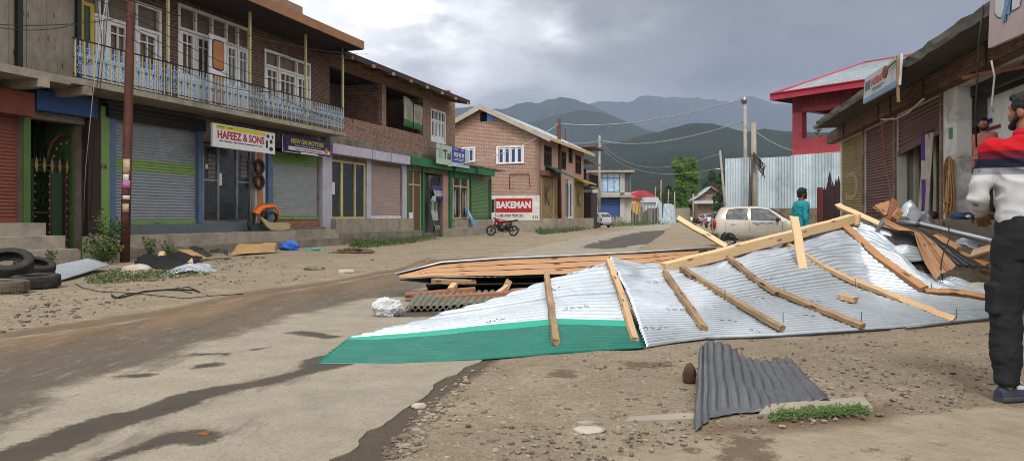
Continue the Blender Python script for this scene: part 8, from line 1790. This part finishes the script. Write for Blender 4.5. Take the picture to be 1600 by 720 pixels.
# weeds by the ledge, pole and along the green shops
def weedzone(poly, hmul):
    us = [p[0] for p in poly]; vs_ = [p[1] for p in poly]; pa = np.array(poly, float)
    def f(rr):
        for _ in range(50):
            u, v = rr.uniform(min(us), max(us)), rr.uniform(min(vs_), max(vs_))
            if sdf(np.array([[u, v]]), pa)[0] > 0: break
        q = G(u, v); return q.x, q.y, 0, hmul * (.4 + 1.1 * max(0, .5 + noise.noise(Vector((q.x * 1.4, q.y * 1.4, 3)))))
    return f
grass('grass', 'ragged green weeds along the step of the white and green shops', weedzone([(545, 385), (552, 378), (640, 370), (690, 373), (640, 381), (560, 389)], 1), 5200, .20, WEED, 5, leafy=.035)
grass('grass', 'low grass at the foot of the gable house plinth', weedzone([(835, 363), (900, 356), (935, 353), (940, 356), (880, 364), (845, 367)], 1), 3600, .30, WEED, 6, leafy=.06)
grass('grass', 'weeds between the tyres, the rust brown pole and the black sheets', weedzone([(130, 440), (175, 425), (300, 424), (330, 430), (240, 436), (150, 446)], 1), 2600, .09, WEED, 7, leafy=.018)
grass('grass', 'weeds growing under the broken timbers beside the shop plinth', weedzone([(1450, 446), (1500, 436), (1556, 425), (1556, 442), (1490, 448)], 1), 1500, .2, WEED, 9, leafy=.02)
grass('grass', 'thin grass along the foot of the far left fences', weedzone([(955, 351), (1040, 348), (1060, 346), (1060, 349), (1000, 353), (955, 355)], 1), 1800, .5, WEED, 10, leafy=.10)
def shrub(label, base, h, w_, n, size, mat, seed, cat='plant'):
    rr = random.Random(seed); t = thing('leafy_weed', label, cat, base, 'leafy weeds by the ledge'); mb = MB(); tips = []
    for k in range(7):
        a = rr.uniform(0, 6.28); p = base + Vector((math.cos(a) * w_ * rr.uniform(.2, 1), math.sin(a) * w_ * rr.uniform(.2, 1), h * rr.uniform(.55, 1))); mb.tube([base, base.lerp(p, .5) + Vector((0, 0, h * .1)), p], [.012, .008, .003], 4); tips.append(p)
    mb.part('stem', BARK, t); mb = MB()
    def fn(r): p = base.lerp(r.choice(tips), r.uniform(.25, 1.05)); return p + Vector((r.gauss(0, 1), r.gauss(0, 1), r.gauss(0, 1))) * w_ * .16
    leafcloud(mb, n, fn, size, rr); mb.part('foliage', mat, t)
shrub('tall straggly weed climbing beside the maroon pillar left of the rust brown pole', AT(168, 17.6), 1.25, .42, 420, .05, WEED, 1); shrub('low bushy weed at the foot of the maroon pillar', AT(158, 17.0), .7, .5, 520, .045, WEED, 2)
shrub('small leafy weed against the ledge right of the rust brown pole', AT(235, 18.8), .62, .22, 200, .04, GRASSM, 3); shrub('small weed between the steps and the pale corrugated sheet', AT(75, 15.2), .4, .2, 160, .035, WEED, 4); shrub('weed behind the tilted cardboard', AT(264, 18.9), .45, .25, 180, .035, WEED, 5)
# dead branches and a wire on the dirt
mb = MB(); 
for pts, r in (([(350, 470), (362, 472), (400, 462), (440, 459), (480, 460), (487, 463)], .012), ([(360, 471), (372, 466), (430, 460), (470, 455), (482, 460)], .008), ([(430, 460), (460, 461), (475, 465)], .006), ([(355, 473), (349, 466)], .008)): mb.tube([G(u - 175, v - 7, .015) for u, v in pts], r, 5)
mb.solo('dead_branch', MT['cable'], 'dead dark branch lying on the dirt in front of the rust brown pole', 'branch')
wire([G(u, v, .01) for u, v in ((118, 443), (130, 450), (160, 456), (200, 457), (240, 461), (290, 466), (330, 462), (380, 459))], .006, MT['cable'], label='thin black wire trailing over the dirt from the tyre heap')
# rust patch and scrap at the end of the wet streak
rock('stone', 'flat rusty stone at the tip of the lower wet streak', G(318, 677, .006), (.035, .022, .010), M('rusty_stone', '7a4a2c', .9, .4, 20, bump=.5), 31)
for k, (u, v, lab) in enumerate(((553, 395, 'brown leaf litter heap at the left end of the weeds'),)): crumple('litter', lab, G(u, v) + Vector((0, 0, .03)), (.5, .3, .10), M('litter_brown', '5a4a38', .95, .5, 10, bump=.6), 'litter', 14, amp=.6, sub=4)
# white letter marks on the ochre shutter
text(T0, FR, 'C', SR(1340), SR(1321), 1.55, 2.35, -.02, M('faded_chalk', '8f8a70', .9, .3, 9)) if (T0 := next((o for o in bpy.data.objects if o.get('label', '').startswith('ochre yellow')), None)) else None
bpy.data.scenes.remove(TMP)
